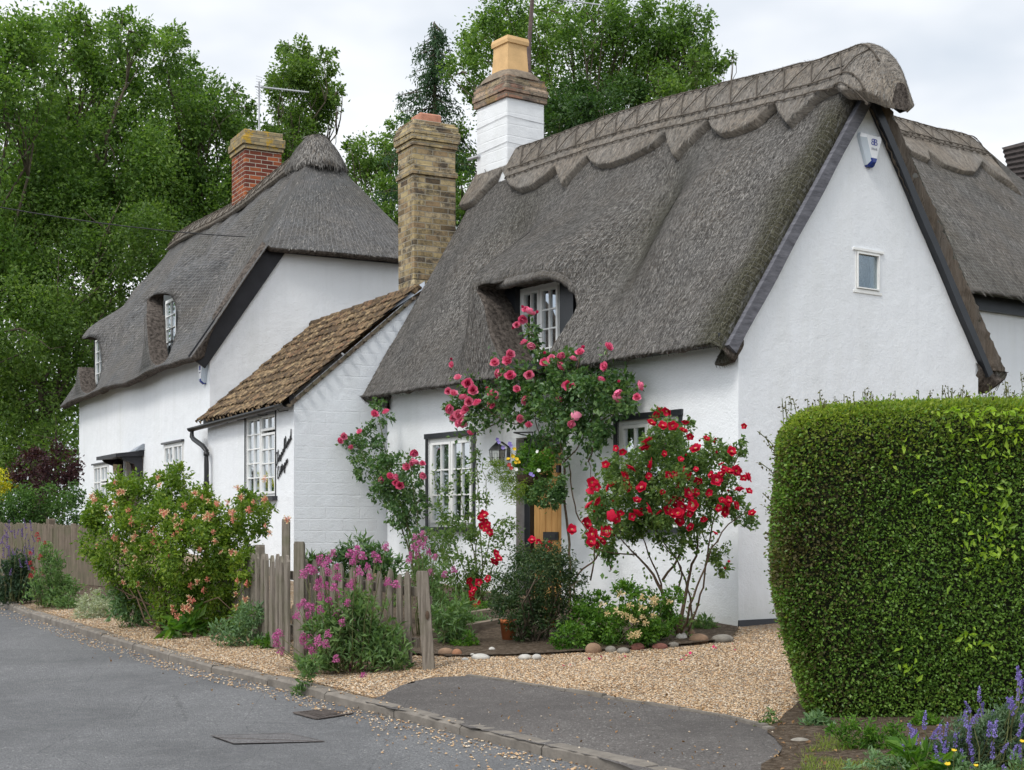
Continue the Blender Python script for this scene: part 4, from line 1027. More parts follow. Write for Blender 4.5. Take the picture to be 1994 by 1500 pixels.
for (pa, pb, wn) in (((323, 600), (342, 640), 'A'), ((187, 672), (199, 720), 'B')):
    q_ = .20
    t_hi_, t_lo_ = FR.at_s(pa[0]-2, pa[1], q_)[0], FR.at_s(pb[0]+2, pb[1], q_)[0]
    zt = FR.at_s(*pa, q_)[2]+.12
    wo = window(FR, 's', q_, 1, t_lo_, t_hi_, zt-.98, zt, far, sashes=1, rows=4, cols=2, blk=.03, sill=False, fw=.025, depth=.04, curt=False, room=.6, head=False)
    mb = MB(); mb.box(FR, t_lo_-.15, t_hi_+.15, q_+.02, q_+.08, zt, zt+.16); mb.box(FR, t_hi_+.03, t_hi_+.16, q_+.02, q_+.08, zt-1.1, zt+.0); mb.box(FR, t_lo_-.15, t_lo_-.03, q_+.02, q_+.08, zt-1.1, zt+.0); mb.build('dormer_boards', BLACK, wo)
# door and canopy
mb = MB(); mb.box(FR, hd[0], hd[1], .10, .15, .6, 2.42); fd = mb.build('door', simple('maroon_door', (.06, .02, .025), .4, .2), far)
ca, cb_ = FR.at_s(270, 870, 0)[0], FR.at_s(250, 870, 0)[0]
cz = FR.at_s(262, 884, -.3)[2]
ct0, ct1 = hd[0]-.10, hd[1]+.22
mb = MB(); mb.hexa([FR.W(t, s, z) for t, s, z in ((ct0,.0,cz),(ct1,.0,cz),(ct1,-.48,cz-.03),(ct0,-.48,cz-.03),(ct0,0,cz+.09),(ct1,0,cz+.09),(ct1,-.48,cz+.03),(ct0,-.48,cz+.03))])
for t in (ct0+.05, ct1-.1):
    pts = [(-.02, cz-.0),(-.40, cz-.02),(-.34, cz-.08),(-.16, cz-.14),(-.08, cz-.36),(-.02, cz-.42)]
    mb.prism([FR.W(t, s, z) for s, z in pts], FR.W(t+.06, 0, 0)-FR.W(t, 0, 0))
cano = mb.build('door_canopy', DARKB, far); 
mb = MB(); mb.hexa([FR.W(t, s, z) for t, s, z in ((ct0-.03,.0,cz+.10),(ct0+.4,.0,cz+.10),(ct0+.4,-.16,cz+.08),(ct0-.03,-.16,cz+.08),(ct0-.05,0,cz+.20),(ct0+.4,0,cz+.16),(ct0+.4,-.04,cz+.16),(ct0-.05,-.04,cz+.20))]); mb.build('canopy_flashing', LEAD, cano)
fl_ = FR.at_s(229, 922, -.25); lf = lantern(far, (fl_[0], -.25, fl_[2]), FR, .26, .2, .2, True, AMBER); lf['label'] = 'hanging lantern beside the far door'
fa = FR.at_s(396, 724, -.03)
alarm(far, lambda V: FR.W(fa[0]+.0-V[:, 0], -V[:, 1], fa[2]+V[:, 2]), 1.1, 'white alarm box with blue base under the far eave')
rc = (4.55, 5.35, 2.0, 2.70)
rs = stack('chimney', FR, *rc, [(6.0, 8.12, 0)], RBRICK, far); rs['label'] = 'red brick chimney with lichened yellow top'
stack('brick_cap', FR, *rc, [(8.12, 8.20, .03), (8.20, 8.34, .055), (8.34, 8.47, .02)], LBRICK, rs)
mb = MB(); mb.tube([FR.W(4.8, 2.35, 8.4), FR.W(4.8, 2.35, 9.45)], .018, 6)
m0 = FR.W(4.8, 2.35, 9.35); 
ba = np.array([.93, .25, -.03]); mb.tube([m0-ba*.08, m0+ba*.95], .014, 6)
for k in range(14):
    c = m0+ba*(.15+k*.055); up_ = np.array([.02, .1, 1.0]); mb.tube([c-up_*.035*1.0, c+up_*.035], .003, 3)
for sgn in (-1, 1):
    for k in range(4): c = m0+ba*(-.02)+np.array([-.0, 0, sgn*(.02+k*.05)]); mb.tube([c+np.array([-.02, -.1, 0]), c+np.array([.06, .1, sgn*.03])], .004, 3)
mb.build('tv_aerial', STEEL, rs)
# ======== REAR WING ========
wing = thing('thatched_wing', 'thatched rear wing with white wall at the right behind the gable', 'building', (*M.W(1.2, 5, 0)[:2], .3))
class Sw(Frame): pass
# wing frame: run along g, depth along e
Wg = Frame(M.W(1.17, 1.9, 0)[:2], M.g, M.e)
wq = Wg.at_s(1925, 582, 0); WE = wq[2]
rq = Wg.at_s(1775, 228, 1.9); WR = rq[2]-.08
def wzr(t): return WR+0*np.asarray(t, float)
tH = Wg.at_s(1893, 262, 1.9)[0]
def wing_sections():
    rows = []; ov = .3; W_ = 3.8; tE = tH+1.0
    for t in np.linspace(1.25, tH, 90): rows.append(((t, -ov, WE), (t, W_/2, WR)))
    ap = (tH, W_/2, WR)
    for t in np.linspace(tH, tE+.9, 30)[1:]: rows.append(((t, -ov, WE), ap))
    for f in np.linspace(0, 1, 40)[1:]: rows.append(((tE+.9, -ov+(W_+2*ov)*f, WE), ap))
    for t in np.linspace(tE+.9, 1.25, 30)[1:]: rows.append(((t, W_+ov, WE), ap if t > tH else (t, W_/2, WR)))
    return rows
rows = wing_sections(); a = np.linspace(0, 1, 50); loc = np.array([[np.array(lo)*(1-x)+np.array(hi)*x for x in a] for lo, hi in rows]); loc = lap(loc, 6)
loc[..., 2] += vnoise(loc, 77, 2, 3)*.03
k0 = loc[:, 0].copy(); k0[:, 1] = np.clip(k0[:, 1], .02, 3.7); k0[:, 2] += .08; loc = np.concatenate([k0[:, None], loc], 1)
per = np.concatenate([[0], np.cumsum(np.linalg.norm(np.diff(loc[:, 20], axis=0), axis=-1))]); U = per[:, None]+0*loc[..., 0]; Vv = np.concatenate([[-.2], a*3.4])[None]+0*U
roof_mesh('thatch_roof', Wg.W(loc[..., 0], loc[..., 1], loc[..., 2]), U, Vv, wing, THATCH, .5*np.clip(vnoise(loc, 5, 2, 2), 0, 1), straw=9000, cut_rows=1, seed=71)
wcp = [(1760,300),(1800,300),(1805,322),(1830,328),(1870,342),(1893,344),(1903,330),(1905,322),(1930,345),(1975,372)]
wc = [a_on_front(p[0], p[1], Wg, wzr, WE, .3, 1.9) for p in wcp]; wc = [(t, a_) for t, a_ in wc]
def whip(loc):
    loc = loc.copy(); k = np.clip((loc[..., 0]-(tH-.15))/1.0, 0, None); loc[..., 2] -= 1.25*k**1.35; return loc
ridge_cap(wing, Wg, wzr, WE, .3, 1.9, 3.8, wc, 1.25, tH+.75, False, off=.08, seed=81, lig=[.2, .50, .58], nt_=110, strawn=4000, hipk=whip)
wall('wall', Wg, 's', 0.0, [(0,0),(5.5,0),(5.5,WE+.1),(0,WE+.1)], [], WHITE_S, wing)
mb = MB(); mb.box(Wg, 0, 6, -.06, .0, WE-.16, WE+.02); mb.build('fascia_board', BLACK, wing)
# dark tiled roof further right
tr_ = thing('dark_tiled_house', 'sliver of a dark plain-tiled roof beyond the thatched wing at the right edge', 'house', (8.5, 24, .4))
p0 = P(1950, 288, 22.5); p1 = P(2150, 235, 26); q0 = P(1985, 420, 21.5); q1 = P(2250, 420, 25)
mb = MB(); nrow = 14
for k in range(nrow):
    f0, f1 = k/nrow, (k+1)/nrow; a_, b_ = p0*(1-f0)+q0*f0, p1*(1-f0)+q1*f0; c_, d_ = p0*(1-f1)+q0*f1, p1*(1-f1)+q1*f1; lift = np.array([0, -.03, .03])
    mb.raw([a_, b_, d_+lift, c_+lift, d_, c_], [[0,1,2,3],[3,2,4,5]])
mb.build('roof', simple('dark_plain_tiles', (.045, .035, .032), .9, .4, 12, .01), tr_)
mb = MB(); mb.hexa([q0*[1,1,0]+[.2,.3,.2], q1*[1,1,0]+[0,.3,.2], q1*[1,1,0]+[0,3,.2], q0*[1,1,0]+[.2,3,.2], q0+[.2,.3,0], q1+[0,.3,0], p1+[0,1.2,0], p0+[0.2,1.2,0]]); mb.build('wall', WHITE_S, tr_)
# overhead cable
pa, pb = P(-300, 340, 19), P(1000, 440, 26)
mb = MB(); mb.tube([pa*(1-f)+pb*f+np.array([0, 0, -.5*4*f*(1-f)]) for f in np.linspace(0, 1, 24)], .008, 4)
tag(mb.build('overhead_cable', IRON, None, base=pa), 'thin overhead cable crossing in front of the trees and far roof', 'cable')
ma = P(1030, 210, 24.5)
mb = MB(); mb.tube([ma-[0,0,2], P(1030, 90, 24.5), P(1037, -10, 24.5)], [.045, .04, .035], 7); mo = mb.build('aerial_mast', simple('rusty_mast', (.10, .07, .065), .7, .3, 12), None, base=ma-[0,0,2])
mb = MB(); mb.tube([P(1037, -8, 24.5), P(1170, 10, 24.5)], .012, 5)
for x in (1110, 1135, 1155, 1168): mb.tube([P(x-6, 22, 24.4), P(x+6, -6, 24.6)], .006, 4)
mb.build('aerial_boom', STEEL, mo); tag(mo, 'rusty aerial mast rising behind the white chimney', 'mast')
# ------------------------------------------------------------------ ground sheets
def gridmesh(name, xs, ys, zf, mat, parent=None):
    X, Y = np.meshgrid(xs, ys, indexing='ij'); Z = zf(X, Y); V = np.stack([X, Y, Z], -1).reshape(-1, 3)
    ni, nj = len(xs), len(ys); idx = np.arange(ni*nj).reshape(ni, nj)
    Q = np.stack([idx[:-1, :-1], idx[1:, :-1], idx[1:, 1:], idx[:-1, 1:]], -1).reshape(-1, 4)
    return mesh_obj(name, V, Q, mat, parent, True)
def nl(a, b, n, p=2.2, c=0):
    u = np.linspace(-1, 1, n); return c+np.sign(u)*np.abs(u)**p*np.where(u < 0, c-a, b-c)
m, nt, out = newmat('soil_and_grass'); nb = NB(nt); v = nb.pos()
cG = nb.mix(nb.ramp(nb.noise(v, .8, 6, .7), [(.42, 0), (.58, 1)]), (.075, .052, .035), (.055, .085, .022))
cG = nb.mix(nb.ramp(nb.noise(v, 35, 5, .8), [(.35, 0), (.7, 1)]), nb.mix(1.0, cG, (.5, .5, .5), 'MULTIPLY'), cG)
principled(nb, out, cG, .95, nb.bump(nb.noise(v, 30, 6, .8), 1, .02), .1); SOILG = m
def asphalt(name, a, b, speck=.25):
    m, nt, out = newmat(name); nb = NB(nt); v = nb.pos()
    f = nb.n('ShaderNodeTexVoronoi', Vector=v, Scale=95.0).outputs['Distance']; col = nb.n('ShaderNodeTexVoronoi', Vector=v, Scale=95.0).outputs['Color']
    sp = nb.n('ShaderNodeSeparateColor', Color=col).outputs[0]
    c = nb.mix(nb.ramp(sp, [(0, 0), (1, 1)]), a, b)
    c = nb.mix(nb.ramp(sp, [(.965, 0), (.975, speck*2)]), c, (.42, .41, .38))
    c = nb.mix(nb.ramp(nb.noise(nb.map(v, (1.6, .35, 1), rot=(0, 0, -.5)), 1.1, 5, .6), [(.45, 0), (.6, .4)]), c, tuple(x*1.22 for x in a))
    c = nb.mix(nb.ramp(nb.noise(v, .7, 6, .6), [(.4, 0), (.65, .65)]), c, tuple(x*.72 for x in a))
    c = nb.mix(nb.ramp(nb.noise(v, 6, 6, .75), [(.5, 0), (.7, .35)]), c, tuple(min(1, x*1.15) for x in b))
    cr = nb.n('ShaderNodeTexVoronoi', Vector=nb.map(v, (1.1, .5, 1)), Scale=1.3, _feature='DISTANCE_TO_EDGE').outputs['Distance']
    crn = nb.math('ADD', cr, nb.math('MULTIPLY', nb.noise(v, 9, 4), .03))
    c = nb.mix(nb.math('MULTIPLY', nb.ramp(crn, [(.013, .8), (.020, 0)]), .5), c, (.03, .03, .03))
    h = nb.math('ADD', nb.math('MULTIPLY', f, -.006), nb.math('MULTIPLY', nb.noise(v, 160, 3, .8), .006))
    principled(nb, out, c, .85, nb.bump(h, 1, 1.2), .35); return m
ASP = asphalt('road_asphalt', (.116, .117, .120), (.208, .208, .210)); ASP2 = asphalt('drive_asphalt', (.095, .085, .080), (.175, .160, .148), .3)
m, nt, out = newmat('gravel'); nb = NB(nt); v = nb.pos()
def grav_cols(nb, f): return nb.ramp(f, [(0, (.16, .10, .055)), (.2, (.38, .235, .125)), (.45, (.50, .345, .20)), (.65, (.60, .47, .32)), (.82, (.26, .21, .17)), (1, (.68, .59, .46))])
vo = nb.n('ShaderNodeTexVoronoi', Vector=v, Scale=48.0); s1 = nb.n('ShaderNodeSeparateColor', Color=vo.outputs['Color']).outputs[0]
vd_ = nb.n('ShaderNodeTexVoronoi', Vector=v, Scale=48.0, _feature='DISTANCE_TO_EDGE').outputs['Distance']
cV = grav_cols(nb, s1); cV = nb.mix(nb.ramp(vd_, [(.0, .75), (.12, 0)]), cV, (.09, .065, .045)); cV = nb.mix(nb.ramp(nb.noise(v, 2.2, 5), [(.4, 0), (.75, .35)]), cV, (.25, .18, .12))
principled(nb, out, cV, .85, nb.bump(nb.math('MULTIPLY', nb.ramp(vd_, [(0, 0), (.25, 1)]), .012), 1, 1), .2); GRAV = m
m, nt, out = newmat('pebbles'); nb = NB(nt); rr_ = nb.n('ShaderNodeNewGeometry').outputs['Random Per Island']
principled(nb, out, grav_cols(nb, rr_), .75, None, .3); PEB = m
KERB = simple('kerb_concrete', (.175, .155, .132), .9, .3, 7, .004, 60)
m, nt, out = newmat('bed_soil'); nb = NB(nt); v = nb.pos()
cB = nb.ramp(nb.noise(v, 25, 6, .8), [(.3, (.035, .025, .017)), (.5, (.10, .074, .052)), (.62, (.19, .15, .115)), (.72, (.07, .085, .03))]); principled(nb, out, cB, .95, nb.bump(nb.noise(v, 22, 6, .8), 1, .03), .1); BED = m

g_ = gridmesh('ground', nl(-300, 300, 170, 2.6), nl(-200, 500, 200, 2.6, 12), lambda X, Y: gz(X, Y)-.13+.01*np.sin(X*2.3)*np.cos(Y*1.9), SOILG); struct(g_)
def kerb_frame(step):
    S = [0]; 
    for a, b in zip(KP[:-1], KP[1:]): S.append(S[-1]+np.linalg.norm(b-a))
    s = np.arange(30, S[-1]-20, step); X = np.interp(s, S, KP[:, 0]); Y = np.interp(s, S, KP[:, 1]); p = np.stack([X, Y], -1)
    for _ in range(3): p[1:-1] = .5*p[1:-1]+.25*(p[2:]+p[:-2])
    d = np.gradient(p, axis=0); d /= np.linalg.norm(d, axis=1, keepdims=True); n = np.stack([-d[:, 1], d[:, 0]], -1)   # cottage side
    return p, n, s
kp_, kn_, ks_ = kerb_frame(.25)
def strip(name, offs, zf, mat, parent=None, zoff=0.0, wob=0):
    V = []; 
    for p, n in zip(kp_, kn_):
        for o in offs:
            oo = o+(wob*math.sin(p[1]*3.1+p[0]*5)+wob*math.sin(p[1]*7.7) if wob and o == offs[0] else 0)
            q = p+n*oo; V.append([q[0], q[1], 0])
    V = np.array(V); V[:, 2] = zf(V[:, 0], V[:, 1])+zoff; m_ = len(offs)
    Q = np.array([[i*m_+k, i*m_+k+1, (i+1)*m_+k+1, (i+1)*m_+k] for i in range(len(kp_)-1) for k in range(m_-1)])
    return mesh_obj(name, V, Q, mat, parent, True)
struct(strip('road', list(np.linspace(-14, -.0, 40)), lambda X, Y: r_road(Y)+.004*np.sin(X*1.7+Y), ASP))
def lawn_z(X, Y):
    d = kerb_sd(X, Y); far = np.clip((Y-15)/6, 0, 1)*.06; return r_road(Y)+.07+(.033+far)*np.clip(d, 0, 5)
# kerb stones
V = []; Fs = []
sec = [(-.002, -.05), (-.004, .052), (.012, .068), (.095, .070), (.105, .06), (.105, -.05)]
segs = []
L0 = .0; kk = MB(); pf, nf, sf = kerb_frame(.06)
i = 0; r_ = random.Random(3)
while i < len(pf)-20:
    n_ = 15; j = min(i+n_, len(pf)-1); ring = []; dz = r_.uniform(-.006, .008); tilt = r_.uniform(-.008, .008)
    for q in range(i, j+1):
        f = (q-i)/(j-i); e = .006 if q in (i, j) else 0
        pp = pf[q]+(pf[min(q+1, len(pf)-1)]-pf[q-1 if q else 0])*(.05 if q == i else (-.05 if q == j else 0))
        for o, z in sec: c = pp+nf[q]*(o+RN.normal(0, .0012)); ring.append([c[0], c[1], float(r_road(c[1]))+z+dz+tilt*f-(e if z > 0 else 0)+RN.normal(0, .0012)])
    m_ = len(sec); nn = j-i
    kk.raw(ring, [[a*m_+k, a*m_+k+1, (a+1)*m_+k+1, (a+1)*m_+k] for a in range(nn) for k in range(m_-1)]+[[k for k in range(m_)], [nn*m_+k for k in range(m_-1, -1, -1)]])
    i = j
struct(kk.build('kerb', KERB))
struct(strip('gravel', [.10, .14]+list(np.linspace(.3, 9, 26)), lambda X, Y: lawn_z(X, Y)+.012*np.sin(X*3.1)*np.sin(Y*2.7)*(kerb_sd(X, Y) > .3)-.012*(kerb_sd(X, Y) < .2), GRAV))
def px_sheet(name, pts, mat, off, dens=.12, zf=None, wob=.02):
    W3 = [G(*p) for p in pts]; W2 = np.array([w[:2] for w in W3])
    # resample edges, fill with a grid
    x0, y0 = W2.min(0)-.1; x1, y1 = W2.max(0)+.1
    xs = np.arange(x0, x1, dens); ys = np.arange(y0, y1, dens); X, Y = np.meshgrid(xs, ys, indexing='ij')
    ins = inpoly(X, Y, [tuple(w) for w in W2])
    # pull border vertices on to the outline
    idx = -np.ones(X.shape, int); 
    cc = ins[:-1, :-1]|ins[1:, :-1]|ins[1:, 1:]|ins[:-1, 1:]
    used = np.zeros(X.shape, bool); used[:-1, :-1] |= cc; used[1:, :-1] |= cc; used[1:, 1:] |= cc; used[:-1, 1:] |= cc
    XX, YY = X.copy(), Y.copy(); ob = used & ~ins
    for i_, j_ in zip(*np.where(ob)):
        p = np.array([X[i_, j_], Y[i_, j_]]); bd = 1e9
        for a, b in zip(W2, np.roll(W2, -1, 0)):
            ab = b-a; u = np.clip((p-a)@ab/(ab@ab+1e-9), 0, 1); q = a+u*ab; d = np.linalg.norm(p-q)
            if d < bd: bd = d; bq = q
        XX[i_, j_], YY[i_, j_] = bq+RN.normal(0, wob*.3, 2)
    idx[used] = np.arange(used.sum()); V = np.stack([XX[used], YY[used]], -1)
    z = (zf or lawn_z)(V[:, 0], V[:, 1])+off
    ci, cj = np.where(cc); Q = np.stack([idx[ci, cj], idx[ci+1, cj], idx[ci+1, cj+1], idx[ci, cj+1]], -1)
    return mesh_obj(name, np.column_stack([V, z]), Q, mat, None, True)
apron = [(708,1376),(760,1350),(800,1333),(850,1324),(912,1322),(1000,1335),(1100,1352),(1250,1377),(1400,1402),(1470,1420),(1530,1436),(1520,1470),(1480,1520),(1400,1600),(1250,1540),(1166,1500),(1050,1473),(900,1436),(790,1401)]
struct(px_sheet('drive_apron', apron, ASP2, .0, .09, wob=.03, zf=lambda X, Y: lawn_z(X, Y)-.004+.024*sstep(kerb_sd(X, Y), .10, .45)))
edge = [(905,1322),(1000,1335),(1100,1352),(1250,1377),(1400,1402),(1470,1421),(1495,1430)]
mb = MB(); ew = [G(*p) for p in edge]
for a, b in zip(ew[:-1], ew[1:]):
    d = (b-a)/np.linalg.norm(b-a); n = np.array([-d[1], d[0], 0]); 
    for k in range(2):
        p, q = a+(b-a)*k/2+d*.004, a+(b-a)*(k+1)/2-d*.004; h = random.uniform(.028, .042)
        mb.hexa([p, q, q+n*.045, p+n*.045]+[x+np.array([0, 0, h+random.uniform(-.004, .004)]) for x in (p, q, q+n*.045, p+n*.045)])
struct(mb.build('drive_edging', KERB))
struct(px_sheet('flower_bed', [(846,1275),(870,1282),(1000,1279),(1100,1274),(1250,1265),(1340,1258),(1425,1246),(1440,1225),(1300,1200),(1080,1180),(900,1150),(800,1130),(600,1120),(560,1200),(600,1270),(760,1280)], BED, .022, .15))
struct(px_sheet('hedge_soil', [(1490,1432),(1530,1400),(1560,1370),(1700,1370),(2100,1380),(2300,1440),(2100,1700),(1500,1600),(1480,1500),(1530,1470)], BED, .026, .15))
struct(px_sheet('verge_soil', [(0,1150),(60,1165),(150,1185),(240,1200),(380,1222),(500,1240),(560,1255),(590,1240),(500,1180),(300,1110),(100,1080),(0,1080)], BED, .02, .2))

# loose stones
def octas(C, r, rng, flat=.6):
    n = len(C); base = np.array([[1,0,0],[0,1,0],[-1,0,0],[0,-1,0],[0,0,1],[0,0,-1]], float)
    th = rng.uniform(0, 6.28, n); c, s = np.cos(th), np.sin(th); sc3 = rng.uniform(.6, 1.2, (n, 1, 3))*np.array([1.15, .9, flat])
    B = base[None]*sc3*r[:, None, None]+rng.normal(0, .12, (n, 6, 3))*r[:, None, None]
    X = B[..., 0]*c[:, None]-B[..., 1]*s[:, None]; Y = B[..., 0]*s[:, None]+B[..., 1]*c[:, None]
    V = np.stack([X, Y, B[..., 2]], -1)+C[:, None]
    T = np.array([[0,1,4],[1,2,4],[2,3,4],[3,0,4],[1,0,5],[2,1,5],[3,2,5],[0,3,5]])
    F = (np.arange(n)*6)[:, None, None]+T[None]; return V.reshape(-1, 3), F.reshape(-1, 3)
def inside_px(X, Y, polyw): return inpoly(X, Y, [tuple(p) for p in polyw])
rg = np.random.default_rng(5); apw = [G(*p)[:2] for p in apron]
n = 420000; X = rg.uniform(-5.5, 4.0, n); Y = rg.uniform(7.2, 16.0, n); d = kerb_sd(X, Y)
pxv = CX+F_*X/Y
ok = (d > .12) & (pxv > 60) & (pxv < 1640) & ~inside_px(X, Y, apw) & (rg.random(n) < np.clip(1.25-.085*(Y-8), .25, 1))
dz_ = G(1530, 1400); ok &= ~((pxv > 1545) & (Y < 9.5) & (rg.random(n) > .12))
ok &= d < 4.4
X, Y = X[ok], Y[ok]; r = rg.uniform(.0035, .0105, len(X))
Vs, Fs_ = octas(np.stack([X, Y, lawn_z(X, Y)+.012*np.sin(X*3.1)*np.sin(Y*2.7)+r*.25], -1), r, rg)
o = mesh_obj('gravel_stones', Vs, Fs_, PEB, None, False); o['kind'] = 'stuff'; o['label'] = 'loose golden gravel stones on the verge and drive'
# strewn on the road edge and apron
Xs, Ys, Rs = [], [], []
i_ = rg.integers(0, len(kp_), 9000); q = kp_[i_]+kn_[i_]*(-np.abs(rg.gamma(1.3, .14, 9000)))[:, None]+rg.normal(0, .08, (9000, 2))
pxq = CX+F_*q[:, 0]/q[:, 1]; wgt = np.interp(pxq, [0, 250, 500, 700, 900, 1200], [.25, .9, 1, .8, .8, .7]); k_ = (rg.random(9000) < wgt) & (q[:, 1] > 6) & (kerb_sd(q[:, 0], q[:, 1]) < -.01)
q = q[k_]; dd_ = -kerb_sd(q[:, 0], q[:, 1]); q = q[(dd_ < .25)|((CX+F_*q[:, 0]/q[:, 1]) > 720)]
r = rg.uniform(.004, .012, len(q)); V1, F1 = octas(np.stack([q[:, 0], q[:, 1], r_road(q[:, 1])+.008+r*.3], -1), r, rg)
X = rg.uniform(-1.5, 3, 1500); Y = rg.uniform(7, 12, 1500); k_ = inside_px(X, Y, apw) & (rg.random(1500) < .16); X, Y = X[k_], Y[k_]; r = rg.uniform(.004, .010, len(X)); V2, F2 = octas(np.stack([X, Y, lawn_z(X, Y)+.023+r*.3], -1), r, rg)
q3 = kp_[rg.integers(0, len(kp_), 9000)]; q3 = q3+rg.normal(0, .10, (9000, 2)); dk_ = kerb_sd(q3[:, 0], q3[:, 1]); pk3 = CX+F_*q3[:, 0]/q3[:, 1]; k_ = (dk_ > .0) & (dk_ < .11) & (rg.random(9000) < np.interp(pk3, [100, 260, 420, 480, 700, 900], [.2, 1, 1, .35, .2, .05])) & (q3[:, 1] > 6); q3 = q3[k_]; r = rg.uniform(.004, .011, len(q3)); V3, F3 = octas(np.stack([q3[:, 0], q3[:, 1], r_road(q3[:, 1])+.072+r*.3], -1), r, rg); V2, F2 = np.vstack([V2, V3]), np.vstack([F2, F3+len(V2)])
o = mesh_obj('strewn_grit', np.vstack([V1, V2]), np.vstack([F1, F2+len(V1)]), PEB, None, False); o['kind'] = 'stuff'; o['label'] = 'grit and small stones strewn along the kerb'
# drain and access cover
DR = [G0(*p) for p in ((573,1391),(630,1385),(686,1392),(618,1403))]
z0 = float(r_road(DR[0][1]))
def on_road(p, h): return np.array([p[0], p[1], float(r_road(p[1]))+h])
mb = MB(); c4 = [on_road(p, .008) for p in DR]
def bar(mb, a, b, w, h=.006):
    d = b-a; d = d/np.linalg.norm(d); n = np.array([-d[1], d[0], 0])*w; mb.hexa([a-n, b-n, b+n, a+n]+[x+np.array([0, 0, h]) for x in (a-n, b-n, b+n, a+n)])
for k in range(4): bar(mb, c4[k], c4[(k+1) % 4], .012)
for k in range(1, 9): f = k/9; bar(mb, c4[0]*(1-f)+c4[1]*f, c4[3]*(1-f)+c4[2]*f, .006, .004)
RUST = simple('rusty_iron', (.085, .07, .062), .75, .35, 15, .002)
o = mb.build('drain_grate', RUST, None, base=c4[0]); tag(o, 'rusty iron drain grate set in the road beside the kerb', 'drain cover')
mb = MB(); mb.raw([x-np.array([0, 0, .002]) for x in c4], [[0,1,2,3]]); mb.build('grate_pit', simple('pit', (.03, .026, .022), .9), o)
MC = [on_road(G0(*p), .004) for p in ((408,1434),(556,1431),(636,1443),(620,1449),(455,1450),(425,1443))]
MC = [on_road(G0(*p), .0052) for p in ((410,1434),(560,1430),(632,1446),(455,1450))]
mb = MB(); mb.raw(MC, [[0,1,2,3]]); o = mb.build('access_cover', asphalt('worn_cover', (.118, .112, .112), (.208, .200, .200)), None, base=MC[0]); tag(o, 'worn flat metal access cover in the road nearest the bottom edge', 'manhole cover')
mb = MB(); 
for k in range(4): bar(mb, MC[k]+[0,0,.001], MC[(k+1) % 4]+[0,0,.001], .0018, .001)
bar(mb, MC[0]*.7+MC[3]*.3, MC[2], .003, .002); mb.build('cover_frame', RUST, o)

# ------------------------------------------------------------------ leaves
def leafmesh(C, size, rng, out_=None, asp=.55, up=.5, droop=.15, outb=.5):
    n = len(C); sz = size*rng.uniform(.6, 1.25, n)[:, None]
    d = rng.normal(0, 1, (n, 3)); 
    if out_ is not None: d += out_*outb*2
    d[:, 2] -= droop; d /= np.linalg.norm(d, axis=1, keepdims=True)
    nr = rng.normal(0, .7, (n, 3)); nr[:, 2] += up
    if out_ is not None: nr += out_*.5
    w = np.cross(d, nr); w /= np.linalg.norm(w, axis=1, keepdims=True)+1e-9; nn = np.cross(w, d)
    tip = C+d*sz; mid = C+d*sz*.45; h = sz*asp*.5; fold = nn*sz*.10
    V = np.stack([C, mid+w*h+fold, tip-nn*sz*.06, mid-w*h+fold], 1).reshape(-1, 3); return V
def quads(n): return np.arange(n*4).reshape(-1, 4)
def crown(blobs, n, rng, cl=16, sig=.30, shell=.42, squash=1.0):
    """blobs: (x,y,z,r). leaves gathered in clumps round each blob"""
    B = np.array(blobs); w = B[:, 3]**2; w /= w.sum(); cnt = rng.multinomial(n, w); P_, O_ = [], []
    for (x, y, z, r), c in zip(B, cnt):
        if c == 0: continue
        k = max(3, int(cl)); u = rng.normal(0, 1, (k, 3)); u /= np.linalg.norm(u, axis=1, keepdims=True); rad = rng.uniform(shell, 1.0, (k, 1))**.6
        cc = u*rad*r; pick = rng.integers(0, k, c); p = cc[pick]+rng.normal(0, sig*r, (c, 3))*rng.uniform(.4, 1, (k, 1))[pick]
        p[:, 2] *= squash; o = p/(np.linalg.norm(p, axis=1, keepdims=True)+1e-9); P_.append(p+[x, y, z]); O_.append(o)
    return np.vstack(P_), np.vstack(O_)
def pxblobs(lst, Y, yj=.0, rng=None):
    out_ = []
    for b in lst:
        y = b[3] if len(b) > 3 else Y; y2 = y+(rng.uniform(-yj, yj) if rng is not None and yj else 0)
        out_.append((*P(b[0], b[1], y2), b[2]*y/F_))
    return out_
def limb(mb, a, b, r0, r1, rng, wob=.08, n=6, sides=6):
    a, b = np.array(a), np.array(b); Ln = np.linalg.norm(b-a); pts = [a+(b-a)*f+rng.normal(0, wob*Ln*.5, 3)*math.sin(math.pi*f) for f in np.linspace(0, 1, n)]
    mb.tube(pts, np.linspace(r0, r1, n), sides); return pts
def tree(name, label, cat, base, blobs, n, size, mat, rng, trunk_r=.22, group=None, bark=None, cl=22, sig=.28, asp=.55, trunk=True, split=None, **kw):
    t = thing(name, label, cat, base, group)
    B = np.array(blobs); top = B[:, :3].mean(0)
    if trunk:
        mb = MB(); fork = np.array(base)*.45+top*.55; fork[:2] = np.array(base[:2])*.6+top[:2]*.4
        limb(mb, base, fork, trunk_r, trunk_r*.55, rng, .04, 8, 8)
        for x, y, z, r in blobs:
            pts = limb(mb, fork if z > fork[2] else np.array(base)*.6+fork*.4, (x, y, z), trunk_r*.26, trunk_r*.04, rng, .08)
            for k in range(5):
                u = rng.normal(0, 1, 3); u /= np.linalg.norm(u); s = pts[rng.integers(3, 6)]; limb(mb, s, np.array([x, y, z])+u*r*.95, trunk_r*.10, .006, rng, .12, 4, 4)
        mb.build('trunk', bark or BARK, t, True)
    p, o = crown(blobs, n, rng, cl, sig); mesh_obj('crown', leafmesh(p, size, rng, o, asp, **kw), quads(len(p)), mat, t, False); return t
LF_T = mat_leaf('leaf_mid_green', (.034, .076, .018), (.088, .168, .038), (.18, .275, .068), .42, .45, .5)
